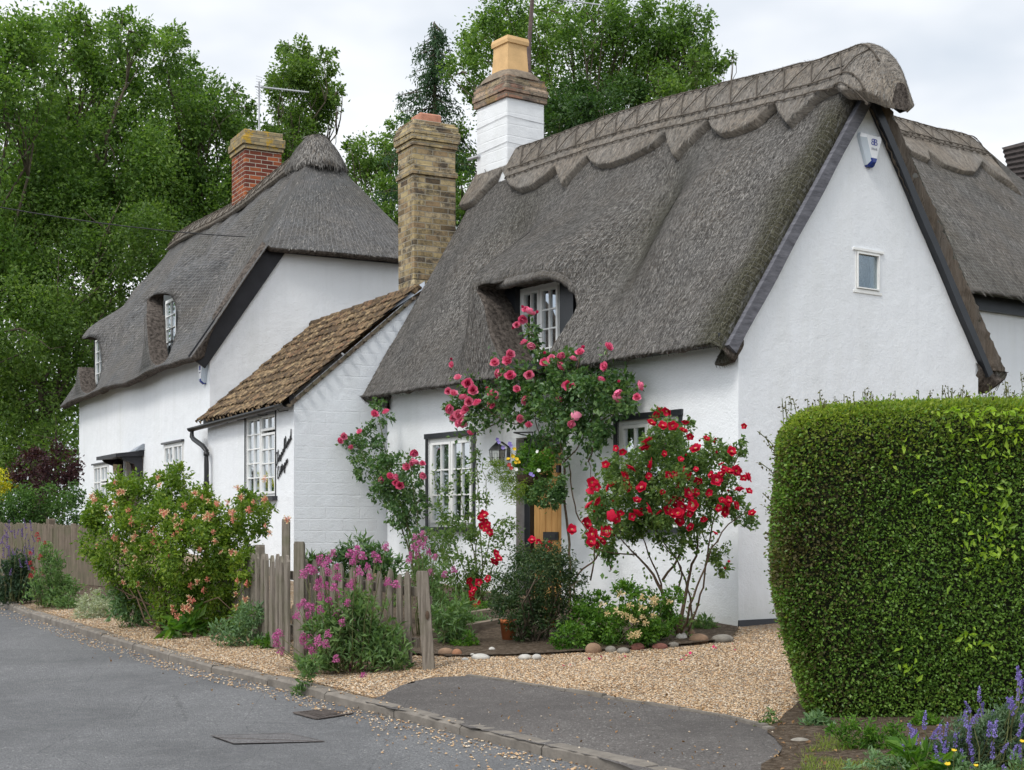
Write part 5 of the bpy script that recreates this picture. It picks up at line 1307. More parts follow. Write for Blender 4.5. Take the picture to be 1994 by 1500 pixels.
LF_T2 = mat_leaf('leaf_yellow_green', (.034, .072, .017), (.082, .150, .034), (.16, .235, .062), .42, .45, .6)
LF_D = mat_leaf('leaf_dark_green', (.016, .040, .012), (.035, .082, .022), (.075, .135, .034), .3, .4, .6)
LF_C = mat_leaf('needle_green', (.016, .040, .020), (.035, .080, .040), (.065, .120, .055), .25, .6, .6)
LF_P = mat_leaf('leaf_purple', (.014, .006, .009), (.035, .014, .020), (.075, .035, .040), .25, .4, 2)
LF_Y = mat_leaf('leaf_gold', (.20, .22, .02), (.42, .40, .03), (.60, .55, .06), .4, .5, 2)
rt = np.random.default_rng(99)
GT = 'trees behind the cottages'
def tr(name, label, bpx, Y, lst, n, size, mat, seed, **kw):
    r = np.random.default_rng(seed); b = P(bpx, 1000, Y); b[2] = float(gz(b[0], b[1])); return tree(name, label, 'tree', b, pxblobs(lst, Y, 1.6, r), n, size, mat, r, group=GT, **kw)
tr('broadleaf_tree', 'broad green tree at the far left edge, leaning out of the frame', -40, 33, [(20,150,95),(70,290,100),(-60,230,130),(10,420,120),(-40,560,120),(60,90,60),(110,380,80),(20,110,70),(60,560,90)], 36000, .115, LF_T, 1)
tr('broadleaf_tree', 'tallest green tree, its top sprays reaching above the far red chimney on the left', 190, 36, [(120,95,70),(165,45,32),(215,110,62),(250,60,40),(200,200,100),(130,250,90),(225,320,105),(140,400,90),(235,440,90),(225,40,20)], 42000, .115, LF_T, 2, trunk_r=.3)
tr('broadleaf_tree', 'green tree sloping down to the red chimney', 350, 38, [(320,110,45),(340,75,24),(355,170,58),(330,260,95),(405,215,60),(420,330,90),(320,380,90),(400,430,80),(455,255,42),(480,330,52),(300,330,80),(455,180,16),(478,205,18)], 40000, .115, LF_T, 3)
tr('ivy_clad_tree', 'ivy-clad tree filling the gap left of the far thatch, trailing to the ground', 70, 32.5, [(60,480,110),(140,560,100),(230,540,90),(40,640,100),(150,660,80),(80,760,80),(20,820,90),(110,860,50),(290,470,70),(220,460,80),(-40,740,90),(40,850,60),(0,720,70),(130,760,40)], 46000, .095, LF_T2, 4, trunk_r=.25)
tr('dark_tree', 'dark shaded tree deep behind the far cottage', 250, 43, [(250,330,150),(120,480,170),(0,600,180),(300,520,140),(80,750,170),(-60,400,150),(420,420,110),(60,300,150),(-60,900,150),(90,920,110)], 36000, .19, LF_T, 5)
tr('ivy_clad_tree', 'slim ivy-covered tree standing alone behind the aerial', 590, 40, [(578,95,30),(560,140,40),(598,150,38),(632,120,26),(575,200,52),(620,190,40),(645,210,26),(560,255,50),(590,270,50),(545,300,50),(655,180,16),(545,170,26)], 17000, .115, LF_T2, 6, cl=14)
tr('broadleaf_tree', 'low leafy tree in the gap between far thatch and tall yellow chimney', 720, 39, [(720,300,42),(760,330,50),(700,345,40),(740,400,60),(780,260,36),(690,285,20),(770,460,60),(830,300,50),(860,380,60)], 16000, .11, LF_T, 7)
tr('broadleaf_tree', 'large open-crowned tree behind the white chimney and thatched ridge', 1150, 36, [(960,60,60),(925,90,40),(900,140,36),(1010,130,62),(1060,60,60),(990,20,44),(1120,150,90),(1100,30,50),(1160,60,62),(1230,110,82),(1215,30,50),(1290,60,58),(1345,40,42),(1310,130,66),(1250,200,80),(1130,235,70),(1370,110,22),(1360,160,26),(1400,130,16),(960,200,60),(885,300,60),(900,390,50),(1010,260,60)], 50000, .105, LF_T, 8, trunk_r=.3, cl=20)
tr('holly_tree', 'dark glossy evergreen tree just above the ridge right of the white chimney', 1120, 33, [(1120,200,48),(1170,215,50),(1090,230,40),(1220,190,40)], 9000, .10, LF_D, 9, trunk_r=.15)
tr('broadleaf_tree', 'yellow-green twiggy tree poking above the ridge at its right end', 1380, 34, [(1330,150,30),(1375,165,24),(1400,125,18),(1360,120,20),(1425,110,9),(1300,190,40)], 2600, .11, LF_T2, 10, trunk_r=.1)
def conifer(bpx, Y, seed):
    r = np.random.default_rng(seed); b = P(bpx, 1000, Y); b[2] = float(gz(b[0], b[1])); t = thing('conifer', 'dark feathery conifer left of the white chimney', 'tree', b, GT)
    ax = lambda z: P(846, 0, Y)*[1,1,0]+np.array([0,0,z]); zt = P(0, 48, Y)[2]; z0 = P(0, 480, Y)[2]
    mb = MB(); mb.tube([b, ax(z0), ax(zt)], [.2, .12, .02], 7); P_ = []; O_ = []
    for k in range(150):
        f = (k+r.random())/150; z = zt-(zt-z0)*f; rad = .15+1.7*f**.7*r.uniform(.35, 1.2); th = r.uniform(0, 6.28); tip = ax(z)+np.array([math.cos(th)*rad, math.sin(th)*rad, -.12-.25*f])
        limb(mb, ax(z+.1), tip, .02, .005, r, .05, 4, 4); m_ = int(50+80*f); q = r.random(m_)**.6; p = ax(z+.1)*(1-q[:, None])+tip*q[:, None]+r.normal(0, .07, (m_, 3)); p[:, 2] -= r.random(m_)*.22; P_.append(p); O_.append(np.tile([[math.cos(th)*.4, math.sin(th)*.4, -1]], (m_, 1)))
    mb.build('trunk', BARK, t, True); p = np.vstack(P_); mesh_obj('crown', leafmesh(p, .13, r, np.vstack(O_), .28), quads(len(p)), LF_C, t, False)
conifer(846, 37, 21)
LF_H = mat_leaf('leaf_hedge', (.020, .052, .014), (.042, .098, .024), (.085, .160, .035), .3, .45, 2)
def shrub(name, label, cat, basep, blobs, n, size, mat, seed, stem=STEMG, stems=10, sr=.008, cl=14, sig=.25, asp=.5, group=None, fol='foliage', up=.5, droop=.15, shell=.4, squash=1):
    r = np.random.default_rng(seed); t = thing(name, label, cat, basep, group); mb = MB(); B = blobs
    for k in range(stems):
        x, y, z, rad = B[r.integers(0, len(B))]; u = r.normal(0, .5, 3); e = np.array([x, y, z])+u*rad; b = np.array(basep)+np.array([r.normal(0, .06), r.normal(0, .06), 0])
        limb(mb, b, e, sr, sr*.35, r, .12, 6, 5)
    if stems: mb.build('stems', stem, t, True)
    p, o = crown(B, n, r, cl, sig, shell, squash); g = gz(p[:, 0], p[:, 1]); k_ = p[:, 2] > g+.01; p, o = p[k_], o[k_]
    mesh_obj(fol, leafmesh(p, size, r, o, asp, up, droop), quads(len(p)), mat, t, False); return t, r
def at(px, py, Y): return P(px, py, Y)
def gbase(px, Y): p = P(px, 1000, Y); p[2] = float(gz(p[0], p[1])); return p
# ---- shrubs beyond the left fence
shrub('smoke_bush', 'dark purple-leaved bush behind the left fence', 'bush', gbase(90, 24), pxblobs([(60,905,32),(110,900,38),(95,935,40),(140,925,20),(40,935,28)], 24), 3200, .07, LF_P, 31)
shrub('golden_shrub', 'bright yellow shrub at the left edge above the green bushes', 'bush', gbase(-10, 24), pxblobs([(0,930,26),(-25,950,34),(12,955,18)], 24), 1500, .06, LF_Y, 32)
shrub('laurel_bush', 'rounded mid-green bushes behind the left fence', 'bush', gbase(60, 22.5), pxblobs([(20,985,42),(70,975,40),(120,970,36),(140,1000,34),(50,1015,44),(100,1015,40),(-20,1000,50),(147,960,18)], 22.5), 6500, .06, LF_H, 33)

# ------------------------------------------------------------------ blooms
def petal(rng, ln, wd, curl, tilt, az, lift=0, n=4):
    V = []
    for i in range(n):
        f = i/(n-1); w = wd*math.sin(math.pi*(.12+.80*f**.85)); el = tilt+curl*f
        r = ln*f*math.cos(el*.5+tilt*.5); z = ln*f*math.sin(tilt+curl*f*.5)+lift
        for s in (-1, 0, 1): V.append([r+.0*abs(s), s*w*.5, z+abs(s)*wd*.12])
    V = np.array(V); c, s = math.cos(az), math.sin(az); X = V[:, 0]*c-V[:, 1]*s; Y = V[:, 0]*s+V[:, 1]*c; V = np.stack([X, Y, V[:, 2]], -1)
    return V, [[i*3+k, i*3+k+1, (i+1)*3+k+1, (i+1)*3+k] for i in range(n-1) for k in range(2)]
def bloom_mesh(name, rings, mats, seed, centre=None):
    r = np.random.default_rng(seed); mb = MB(); mi = []
    for (cnt, ln, wd, curl, tilt, m_) in rings:
        a0 = r.uniform(0, 6)
        for k in range(cnt):
            V, Fq = petal(r, ln*r.uniform(.88, 1.1), wd, curl+r.normal(0, .1), tilt+r.normal(0, .1), a0+6.283*k/cnt+r.normal(0, .12)); mb.raw(V, Fq); mi += [m_]*len(Fq)
    if centre:
        n0 = len(mb.F); ball(mb, (0, 0, centre[1]), centre[0], 6, 4); mi += [centre[2]]*(len(mb.F)-n0)
    me = bpy.data.meshes.new(name); V = np.vstack(mb.V); me.from_pydata([tuple(v) for v in V], [], mb.F)
    for m in mats: me.materials.append(m)
    me.polygons.foreach_set('material_index', mi); me.polygons.foreach_set('use_smooth', [True]*len(mi)); me.update(); return me
def petalmat(name, a, b, rough=.55, tr_=.25):
    m, nt, out = newmat(name); nb = NB(nt); oi = nb.n('ShaderNodeObjectInfo').outputs['Random']; g = nb.n('ShaderNodeNewGeometry').outputs['Random Per Island']
    c = nb.mix(nb.math('ADD', nb.math('MULTIPLY', oi, .5), nb.math('MULTIPLY', g, .5)), a, b)
    p = nb.n('ShaderNodeBsdfPrincipled', Base__Color=c, Roughness=rough); p.inputs['Specular IOR Level'].default_value = .2; t = nb.n('ShaderNodeBsdfTranslucent', Color=c)
    mx = nb.n('ShaderNodeMixShader', Fac=tr_); nt.links.new(p.outputs[0], mx.inputs[1]); nt.links.new(t.outputs[0], mx.inputs[2]); nt.links.new(mx.outputs[0], out.inputs[0]); return m
PK = petalmat('petal_pink', (.78, .07, .22), (.90, .34, .47)); PKI = petalmat('petal_deep_pink', (.50, .015, .09), (.66, .05, .17)); RD = petalmat('petal_crimson', (.46, .004, .020), (.62, .012, .06)); PW = petalmat('petal_pale', (.75, .45, .48), (.8, .6, .6)); YC = petalmat('stamens', (.65, .42, .05), (.75, .55, .1))
PU = petalmat('petal_mauve', (.42, .07, .24), (.62, .20, .40)); VI = petalmat('petal_violet', (.19, .14, .44), (.33, .27, .60)); HC = petalmat('petal_cream', (.70, .52, .25), (.75, .62, .38)); HP = petalmat('petal_coral', (.62, .16, .13), (.72, .34, .22)); YW = petalmat('petal_yellow', (.75, .48, .02), (.8, .6, .05)); WH = petalmat('petal_white', (.75, .74, .7), (.8, .8, .78)); RV = petalmat('petal_red', (.34, .03, .035), (.48, .08, .08))
ROSE = [bloom_mesh('rose_full', [(6,.056,.062,.9,.05,0),(6,.052,.056,1.0,.45,0),(7,.046,.046,1.0,.8,0),(6,.042,.036,.9,1.05,1),(5,.036,.028,.8,1.25,1)], [PK, PKI, YC], s) for s in (1, 2, 3)]
SBUD = [bloom_mesh('rose_bud', [(5,.034,.030,.3,1.1,0),(4,.03,.024,.3,1.3,0)], [RD, PW, YC], 6)]; BUD = [bloom_mesh('rose_bud', [(5,.040,.036,.4,1.05,1),(4,.034,.03,.3,1.25,1)], [PK, PKI, YC], 5)]
SROSE = [bloom_mesh('rose_open', [(5,.044,.050,.2,.12,0),(5,.036,.040,.5,.45,0),(5,.014,.020,.3,.5,1)], [RD, PW, YC], s, (.006, .008, 2)) for s in (7, 8, 9)]
def strand_cluster(name, cnt, ln, wd, mats, seed, up=.3, sph=False):
    r = np.random.default_rng(seed); C = np.zeros((cnt, 3)); u = r.normal(0, 1, (cnt, 3)); u[:, 2] += up; u /= np.linalg.norm(u, axis=1, keepdims=True)
    w = np.cross(u, r.normal(0, 1, (cnt, 3))); w /= np.linalg.norm(w, axis=1, keepdims=True); L_ = ln*r.uniform(.6, 1.15, (cnt, 1)); a = u*L_*.15; b = u*L_*.75; c = u*L_+w*wd*1.0
    V = np.stack([a-w*wd*.3, a+w*wd*.3, b+w*wd*.6, b-w*wd*.6], 1); V2 = np.stack([b, b+w*wd*1.6, c+w*wd*.9, c-w*wd*1.4], 1)
    V = np.concatenate([V, V2], 1).reshape(-1, 3); F = np.concatenate([np.arange(cnt)[:, None]*8+[0,1,2,3], np.arange(cnt)[:, None]*8+[4,5,6,7]]); mi = [0]*cnt+[1]*cnt
    me = bpy.data.meshes.new(name); me.from_pydata([tuple(v) for v in V], [], F.tolist())
    for m in mats: me.materials.append(m)
    me.polygons.foreach_set('material_index', mi); me.update(); return me
HONEY = [strand_cluster('honeysuckle_cluster', 20, .036, .0045, [HP, HC], s, .4) for s in (1, 2)]; HONEYC = [strand_cluster('honeysuckle_cluster', 20, .036, .0045, [HC, HC], s, .4) for s in (3, 4)]; HONEYP = [strand_cluster('honeysuckle_cluster', 20, .034, .005, [HP, HP], 9, .4)]
def floret_head(name, cnt, rad, hgt, mats, seed, sz=.008):
    r = np.random.default_rng(seed); th = r.uniform(0, 6.28, cnt); q = r.random(cnt)**.5; z = r.random(cnt); rr = rad*q*(1-.55*z); C = np.stack([rr*np.cos(th), rr*np.sin(th), z*hgt], -1)
    V = leafmesh(C, sz, r, None, .9); me = bpy.data.meshes.new(name); me.from_pydata([tuple(v) for v in V], [], quads(cnt).tolist())
    for m in mats: me.materials.append(m)
    me.update(); return me
VAL = [floret_head('valerian_head', 120, .035, .06, [PU], s, .012) for s in (1, 2, 3)]; VALR = [floret_head('valerian_head', 90, .03, .05, [RV], 4, .012)]
SPIKE = [floret_head('flower_spike', 110, .016, .13, [VI], s, .012) for s in (6, 7)]; LAV = [floret_head('lavender_spike', 60, .008, .07, [petalmat('petal_lavender', (.13, .08, .22), (.22, .15, .34))], 8, .008)]
def blooms(parent, meshes, pts, dirs, scale, rng, name='bloom', sv=.2, cap=100):
    b = root_loc(parent)
    for p, d in list(zip(pts, dirs))[:cap]:
        o = bpy.data.objects.new(name, meshes[rng.integers(0, len(meshes))]); COL.objects.link(o); o.parent = parent; o.location = tuple(np.array(p)-b)
        q = Vector(tuple(d)).to_track_quat('Z', 'Y'); q.rotate(Vector(tuple(d)).rotation_difference(Vector(tuple(d)))); o.rotation_mode = 'QUATERNION'; o.rotation_quaternion = q
        s = scale*rng.uniform(1-sv, 1+sv); o.scale = (s, s, s)
CAMD = np.array([.0, -1, .15])
def facing(n, rng, spread=.6, up=.3):
    d = rng.normal(0, spread, (n, 3))+np.array([.1, -1, up]); return d/np.linalg.norm(d, axis=1, keepdims=True)
LF_R = mat_leaf('leaf_rose', (.024, .060, .024), (.055, .120, .040), (.115, .185, .060), .3, .38, 4, .45); LF_R2 = mat_leaf('leaf_rose_light', (.035, .080, .025), (.075, .135, .040), (.135, .20, .060), .35, .4, 4)
def leafy_cane(mb, LP, LO, pts, r0, r1, rng, dens=60, spread=.10, sides=5):
    pts = np.array(pts, float); 
    q = np.concatenate([[0], np.cumsum(np.linalg.norm(np.diff(pts, axis=0), axis=1))]); n = max(4, int(q[-1]/.08)); s = np.linspace(0, q[-1], n)
    pp = np.stack([np.interp(s, q, pts[:, k]) for k in range(3)], -1)
    for _ in range(3): pp[1:-1] = .5*pp[1:-1]+.25*(pp[2:]+pp[:-2])
    pp[1:-1] += rng.normal(0, .006, (n-2, 3)); mb.tube(pp, np.linspace(r0, r1, n), sides)
    m_ = int(q[-1]*dens)
    if m_: 
        k = rng.integers(0, n, m_); o = rng.normal(0, 1, (m_, 3)); o /= np.linalg.norm(o, axis=1, keepdims=True); LP.append(pp[k]+o*rng.uniform(.01, spread, (m_, 1))); LO.append(o)
def sp(px, py, q): t, Y, z = M.at_s(px, py, q); return M.W(t, q, z)     # point on plane s=q by the front wall
# ======== climbing rose over the door ========
rr = np.random.default_rng(41); cb0 = sp(1110, 1190, -.30); cb0[2] = float(gz(cb0[0], cb0[1]))
cr = thing('climbing_rose', 'large climbing rose with full pink blooms arching over the oak door up to the dormer', 'climbing rose', cb0)
mb = MB(); LP = []; LO = []
J = sp(1098, 900, -.22)
leafy_cane(mb, LP, LO, [cb0, sp(1108, 1050, -.22), sp(1100, 980, -.2), J], .016, .012, rr, 6)
leafy_cane(mb, LP, LO, [cb0+[.05,0,0], sp(1118, 1120, -.25), sp(1175, 1080, -.25), sp(1120, 1000, -.22), sp(1108, 905, -.22)], .010, .007, rr, 6)
for path in ([(1098,900),(1120,880),(1150,830),(1165,770),(1150,730)], [(1145,900),(1160,850),(1190,810),(1230,770)], [(1100,900),(1060,870),(1040,820),(1050,760),(1035,720)], [(1098,890),(1080,830),(1110,760),(1060,700),(1040,660),(1020,620)], [(1060,800),(1000,830),(950,800),(900,760),(885,720)], [(1040,780),(960,770),(900,790),(880,800)], [(1000,800),(940,840),(890,850)], [(1050,720),(990,720),(970,700),(960,690)], [(1160,780),(1180,720),(1182,680)], [(1170,820),(1215,790),(1240,755)], [(1110,760),(1130,720),(1128,690)], [(1190,1110),(1160,1000),(1150,920),(1145,860)]):
    q0 = rr.uniform(-.38, -.22); leafy_cane(mb, LP, LO, [sp(x, y, q0) for x, y in path], .008, .003, rr, 70, .09)
mb.build('canes', STEMB, cr, True)
bl = [(900,800,30),(940,775,34),(985,760,34),(1010,740,30),(1045,730,34),(1090,725,36),(1130,730,36),(1160,760,40),(1130,790,40),(1085,790,42),(1050,780,34),(1192,785,28),(1215,757,24),(1222,785,16),(1150,845,26),(1110,832,30),(1180,835,18),(1010,800,26),(920,750,26),(880,790,16),(1045,860,16),(1075,860,22),(930,815,20),(1040,640,10),(1035,668,14),(1215,730,16),(1175,740,24),(1060,700,16),(1165,862,14)]
B = [(*sp(x, y, rr.uniform(-.45, -.2)), r_*15.3/F_) for x, y, r_ in bl]
p, o = crown(B, 7800, rr, 12, .28, .3); LP.append(p); LO.append(o); p = np.vstack(LP); o = np.vstack(LO)
mesh_obj('foliage', leafmesh(p, .060, rr, o, .62, .5, .3), quads(len(p)), LF_R, cr, False)
bp = [(1018,620),(1006,633),(1024,605),(1030,612),(1022,670),(1037,670),(990,703),(993,690),(964,708),(882,710),(893,738),(873,762),(883,768),(910,746),(903,778),(912,783),(898,775),(960,771),(958,788),(931,788),(872,798),(882,812),(895,825),(905,805),(908,795),(890,808),(920,760),(897,822),(1030,730),(1023,778),(993,733),(1007,758),(1073,700),(1060,708),(1090,692),(1088,715),(1130,688),(1115,702),(1183,677),(1180,714),(1168,744),(1243,752),(1198,782),(1110,826),(1118,808),(1085,780),(1012,815),(1028,828),(914,845),(966,730),(1107,750),(1240,775),(1200,760)]
pts = [sp(x, y, -.50) for x, y in bp]; blooms(cr, ROSE, pts, facing(len(pts), rr, .7, .2), 1.04, rr, sv=.28)
pts = [sp(x, y, -.46) for x, y in ((1018,600),(998,640),(1045,610),(878,700),(1136,680),(1205,745),(1060,690),(980,720),(950,760),(1150,760))]; blooms(cr, BUD, pts, facing(len(pts), rr, .4, .6), .8, rr, 'bud')
# ======== climbing rose at the left corner ========
cb1 = sp(812, 1150, -.35); cb1[2] = float(gz(cb1[0], cb1[1]))
c2 = thing('climbing_rose', 'leggy rose with dark pink blooms on the white wall corner left of the front window', 'climbing rose', cb1); mb = MB(); LP = []; LO = []
for path in ([(812,1140),(800,1080),(775,1010),(730,930),(700,870),(670,850)], [(812,1140),(805,1060),(780,980),(760,920),(745,850),(735,790)], [(815,1140),(810,1070),(815,1000),(800,940),(800,890)], [(812,1140),(795,1060),(790,1000),(830,960)], [(740,900),(770,930),(800,950)]):
    leafy_cane(mb, LP, LO, [sp(x, y, -.40) for x, y in path], .012, .004, rr, 75, .10)
mb.build('canes', STEMG, c2, True)
B = [(*sp(x, y, rr.uniform(-.6, -.3)), r_*17.4/F_) for x, y, r_ in [(735,790,16),(720,850,26),(690,870,24),(745,880,30),(715,910,30),(765,915,34),(795,910,26),(800,950,26),(770,960,34),(745,945,24),(790,1000,28),(815,980,20),(770,1000,26),(750,815,14),(675,860,14),(820,1040,16),(740,960,20)]]
p, o = crown(B, 4200, rr, 10, .28, .3); LP.append(p); LO.append(o); p = np.vstack(LP); o = np.vstack(LO); mesh_obj('foliage', leafmesh(p, .055, rr, o, .6, .5, .25), quads(len(p)), LF_R, c2, False)
bp = [(728,808),(753,805),(668,850),(681,870),(702,842),(660,860),(798,900),(810,895),(806,880),(822,904),(825,925),(743,932),(758,930),(776,927),(770,940),(778,945),(793,910)]
pts = [sp(x, y, -.62) for x, y in bp]; blooms(c2, ROSE, pts, facing(len(pts), rr), .95, rr)
# ======== leggy rose between window and door ========
cb2 = sp(935, 1180, -.9); cb2[2] = float(gz(cb2[0], cb2[1]))
c3 = thing('rose_bush', 'thin sprawling rose with magenta clusters between the left window and the door', 'rose bush', cb2); mb = MB(); LP = []; LO = []
for path in ([(935,1170),(940,1100),(935,1020),(930,940),(925,860),(930,840)], [(935,1170),(900,1100),(870,1020),(850,960),(845,920)], [(935,1170),(925,1080),(900,1000),(895,920),(900,880)], [(940,1170),(960,1100),(1000,1010),(1020,1060)], [(930,1160),(960,1020),(985,1005),(1010,1030)], [(925,1170),(890,1120),(860,1060),(830,1040)], [(930,1150),(925,1060),(950,980),(940,900)]):
    leafy_cane(mb, LP, LO, [sp(x, y, -.8) for x, y in path], .008, .003, rr, 85, .09)
mb.build('canes', STEMG, c3, True)
B = [(*sp(x, y, rr.uniform(-1.1, -.6)), r_*16.3/F_) for x, y, r_ in [(870,1000,26),(855,1050,30),(890,1060,34),(900,1010,24),(930,980,18),(925,1040,22),(870,960,16),(930,890,14),(850,1100,30),(900,1110,34),(940,1120,28),(985,1030,18),(925,930,14),(960,1060,22),(860,1140,34),(905,1150,30)]]
p, o = crown(B, 4200, rr, 10, .30, .3); LP.append(p); LO.append(o); p = np.vstack(LP); o = np.vstack(LO); mesh_obj('foliage', leafmesh(p, .042, rr, o, .55), quads(len(p)), LF_R2, c3, False)
bp = [(940,1000),(936,1012),(945,1015),(938,1026),(948,1030),(955,1036),(950,1022),(944,1004),(965,1078),(964,1092),(970,1088),(912,1130),(914,1142),(918,1156),(924,1150),(932,1134),(950,1128),(920,1165),(928,1176),(1036,1052),(1050,1056),(1058,1062),(1070,1063)]
pts = [sp(x, y, -1.0) for x, y in bp]; blooms(c3, SROSE, pts, facing(len(pts), rr), 1.0, rr)
# ======== red shrub rose ========
def atY(lst, Y, j=0.): return [(*P(x, y, Y+rr.uniform(-j, j)), r_*Y/F_) for x, y, r_ in lst]
YR = 12.2; cb3 = gbase(1320, YR)
c4_ = thing('shrub_rose', 'big open shrub rose covered in crimson flowers beside the hedge', 'rose bush', cb3); mb = MB(); LP = []; LO = []
for path, r0 in (([(1322,1235),(1300,1190),(1280,1120),(1240,1080),(1200,1040)], .022), ([(1322,1235),(1335,1150),(1350,1090),(1370,1040),(1330,1000)], .02), ([(1325,1240),(1345,1180),(1370,1100),(1400,1040),(1430,1010),(1470,990)], .012), ([(1320,1235),(1290,1150),(1270,1090),(1230,1000)], .012), ([(1340,1230),(1360,1180),(1375,1100),(1390,1000),(1420,930),(1445,860)], .010), ([(1290,1130),(1340,1060),(1310,980),(1300,900)], .012), ([(1300,1190),(1340,1110),(1290,1060)], .012), ([(1150,1130),(1165,1085),(1150,1050),(1165,1000)], .008), ([(1240,1080),(1190,1080),(1160,1070)], .008), ([(1340,1240),(1350,1190),(1335,1120),(1300,1060),(1260,1010)], .012)):
    y0 = YR+rr.uniform(-.25, .25); leafy_cane(mb, LP, LO, [P(x, y, y0 if i else YR) for i, (x, y) in enumerate(path)], r0, .004, rr, 30, .09)
mb.build('canes', STEMB, c4_, True)
bl = [(1262,880,26),(1290,850,34),(1330,880,44),(1280,910,48),(1220,920,40),(1350,930,48),(1400,910,36),(1300,970,50),(1240,980,44),(1190,970,34),(1180,1020,34),(1370,990,40),(1420,960,34),(1440,1000,24),(1230,1030,34),(1290,1030,30),(1350,1040,26),(1400,1080,20),(1180,1060,26),(1440,870,16),(1340,830,14),(1280,810,14),(1390,870,22),(1215,950,30),(1345,900,30),(1270,1000,34),(1320,1060,20),(1410,1110,14),(1460,1015,14),(1150,1050,16),(1160,960,18),(1200,920,26),(1160,1000,20)]
B = atY(bl, YR, .45); p, o = crown(B, 18000, rr, 14, .30, .25); LP.append(p); LO.append(o); p = np.vstack(LP); o = np.vstack(LO)
mesh_obj('foliage', leafmesh(p, .040, rr, o, .6), quads(len(p)), LF_R2, c4_, False)
bp = [(1200,873),(1212,880),(1255,868),(1262,860),(1293,884),(1270,905),(1230,908),(1263,928),(1160,975),(1152,940),(1150,955),(1162,948),(1185,950),(1195,945),(1222,950),(1240,975),(1143,980),(1138,1010),(1208,1000),(1200,1010),(1230,1006),(1240,1002),(1330,915),(1337,930),(1315,925),(1318,945),(1340,925),(1410,915),(1420,920),(1405,905),(1424,880),(1432,918),(1443,912),(1448,932),(1455,930),(1395,935),(1440,955),(1458,957),(1385,925),(1405,925),(1412,985),(1405,975),(1418,975),(1410,998),(1420,990),(1400,990),(1315,970),(1325,975),(1310,985),(1330,985),(1320,1000),(1308,1003),(1322,1015),(1300,995),(1345,970),(1350,985),(1340,960),(1355,960),(1345,1000),(1465,1000),(1392,1040),(1345,1028),(1290,830),(1283,800),(1300,800),(1277,808),(1310,830),(1345,850),(1330,840),(1155,1040),(1150,1055),(1165,1050),(1160,1062),(1172,1055),(1180,1035),(1113,1032),(1142,1020),(1450,830),(1335,820),(1268,825),(1355,875),(1375,855),(1300,925),(1355,915),(1325,895),(1360,935),(1290,960),(1268,990),(1250,950),(1190,1005),(1215,930),(1180,905),(1380,960),(1370,1010),(1285,1000),(1330,1000),(1300,975),(1432,985)]
pts = [P(x, y, YR-.42-rr.uniform(0, .12)) for x, y in bp]; blooms(c4_, SROSE, pts, facing(len(pts), rr, .75, .2), .96, rr, sv=.34)
q8 = [bl[rr.integers(0, len(bl))] for _ in range(34)]; pts = [P(x+rr.normal(0, r_*.6), y-abs(rr.normal(0, r_*.7)), YR-.35) for x, y, r_ in q8]; blooms(c4_, SBUD, pts, facing(len(pts), rr, .4, .8), .7, rr, 'bud', .3)
# ======== dark evergreen shrub in pot, second pot ========
YE = 12.3; be = gbase(1035, YE); be[2] = float(gz(be[0], be[1]))
LF_E = mat_leaf('leaf_dark_small', (.010, .028, .010), (.024, .055, .018), (.070, .095, .035), .25, .4, 5)
shrub('evergreen_shrub', 'dense dark small-leaved evergreen shrub in front of the oak door', 'bush', be, atY([(1040,1090,34),(1075,1085,30),(1010,1110,36),(1050,1120,44),(1090,1120,36),(980,1150,34),(1020,1160,44),(1070,1165,44),(1105,1150,28),(990,1190,30),(1030,1205,40),(1080,1210,30),(1012,1232,20),(1060,1075,22),(1010,1080,16),(960,1170,16),(1110,1110,18),(1130,1130,12)], YE, .3), 15000, .028, LF_E, 52, BARK, 16, .014, 16, .3)
def pot(px, py_top, py_bot, Y, wpx, label):
    Y = float(G(px, py_bot)[1]); z0 = float(lawn_z(*P(px, 0, Y)[:2]))+.02; z1 = P(0, py_top, Y)[2]; r = wpx/2*Y/F_; c = P(px, 0, Y); prof = [(.0, 0), (.72, 0), (.95, .82), (1.06, .83), (1.08, 1), (.95, 1), (.90, .88), (.0, .85)]; V = []; n = 20
    for a_, f in prof:
        for k in range(n): th = 6.283*k/n; V.append([c[0]+r*a_*math.cos(th), c[1]+r*a_*math.sin(th), z0+(z1-z0)*f])
    return tag(mesh_obj('flower_pot', V, np.array([[i*n+k, i*n+(k+1) % n, (i+1)*n+(k+1) % n, (i+1)*n+k] for i in range(len(prof)-1) for k in range(n)]), TERRA, None, True, base=(c[0], c[1], z0)), label, 'plant pot', 'terracotta pots')
pot(990, 1206, 1250, 12.0, 34, 'terracotta pot standing at the left foot of the dark evergreen shrub')
pot(1068, 1183, 1226, 12.2, 32, 'terracotta pot half hidden behind the evergreen shrub')
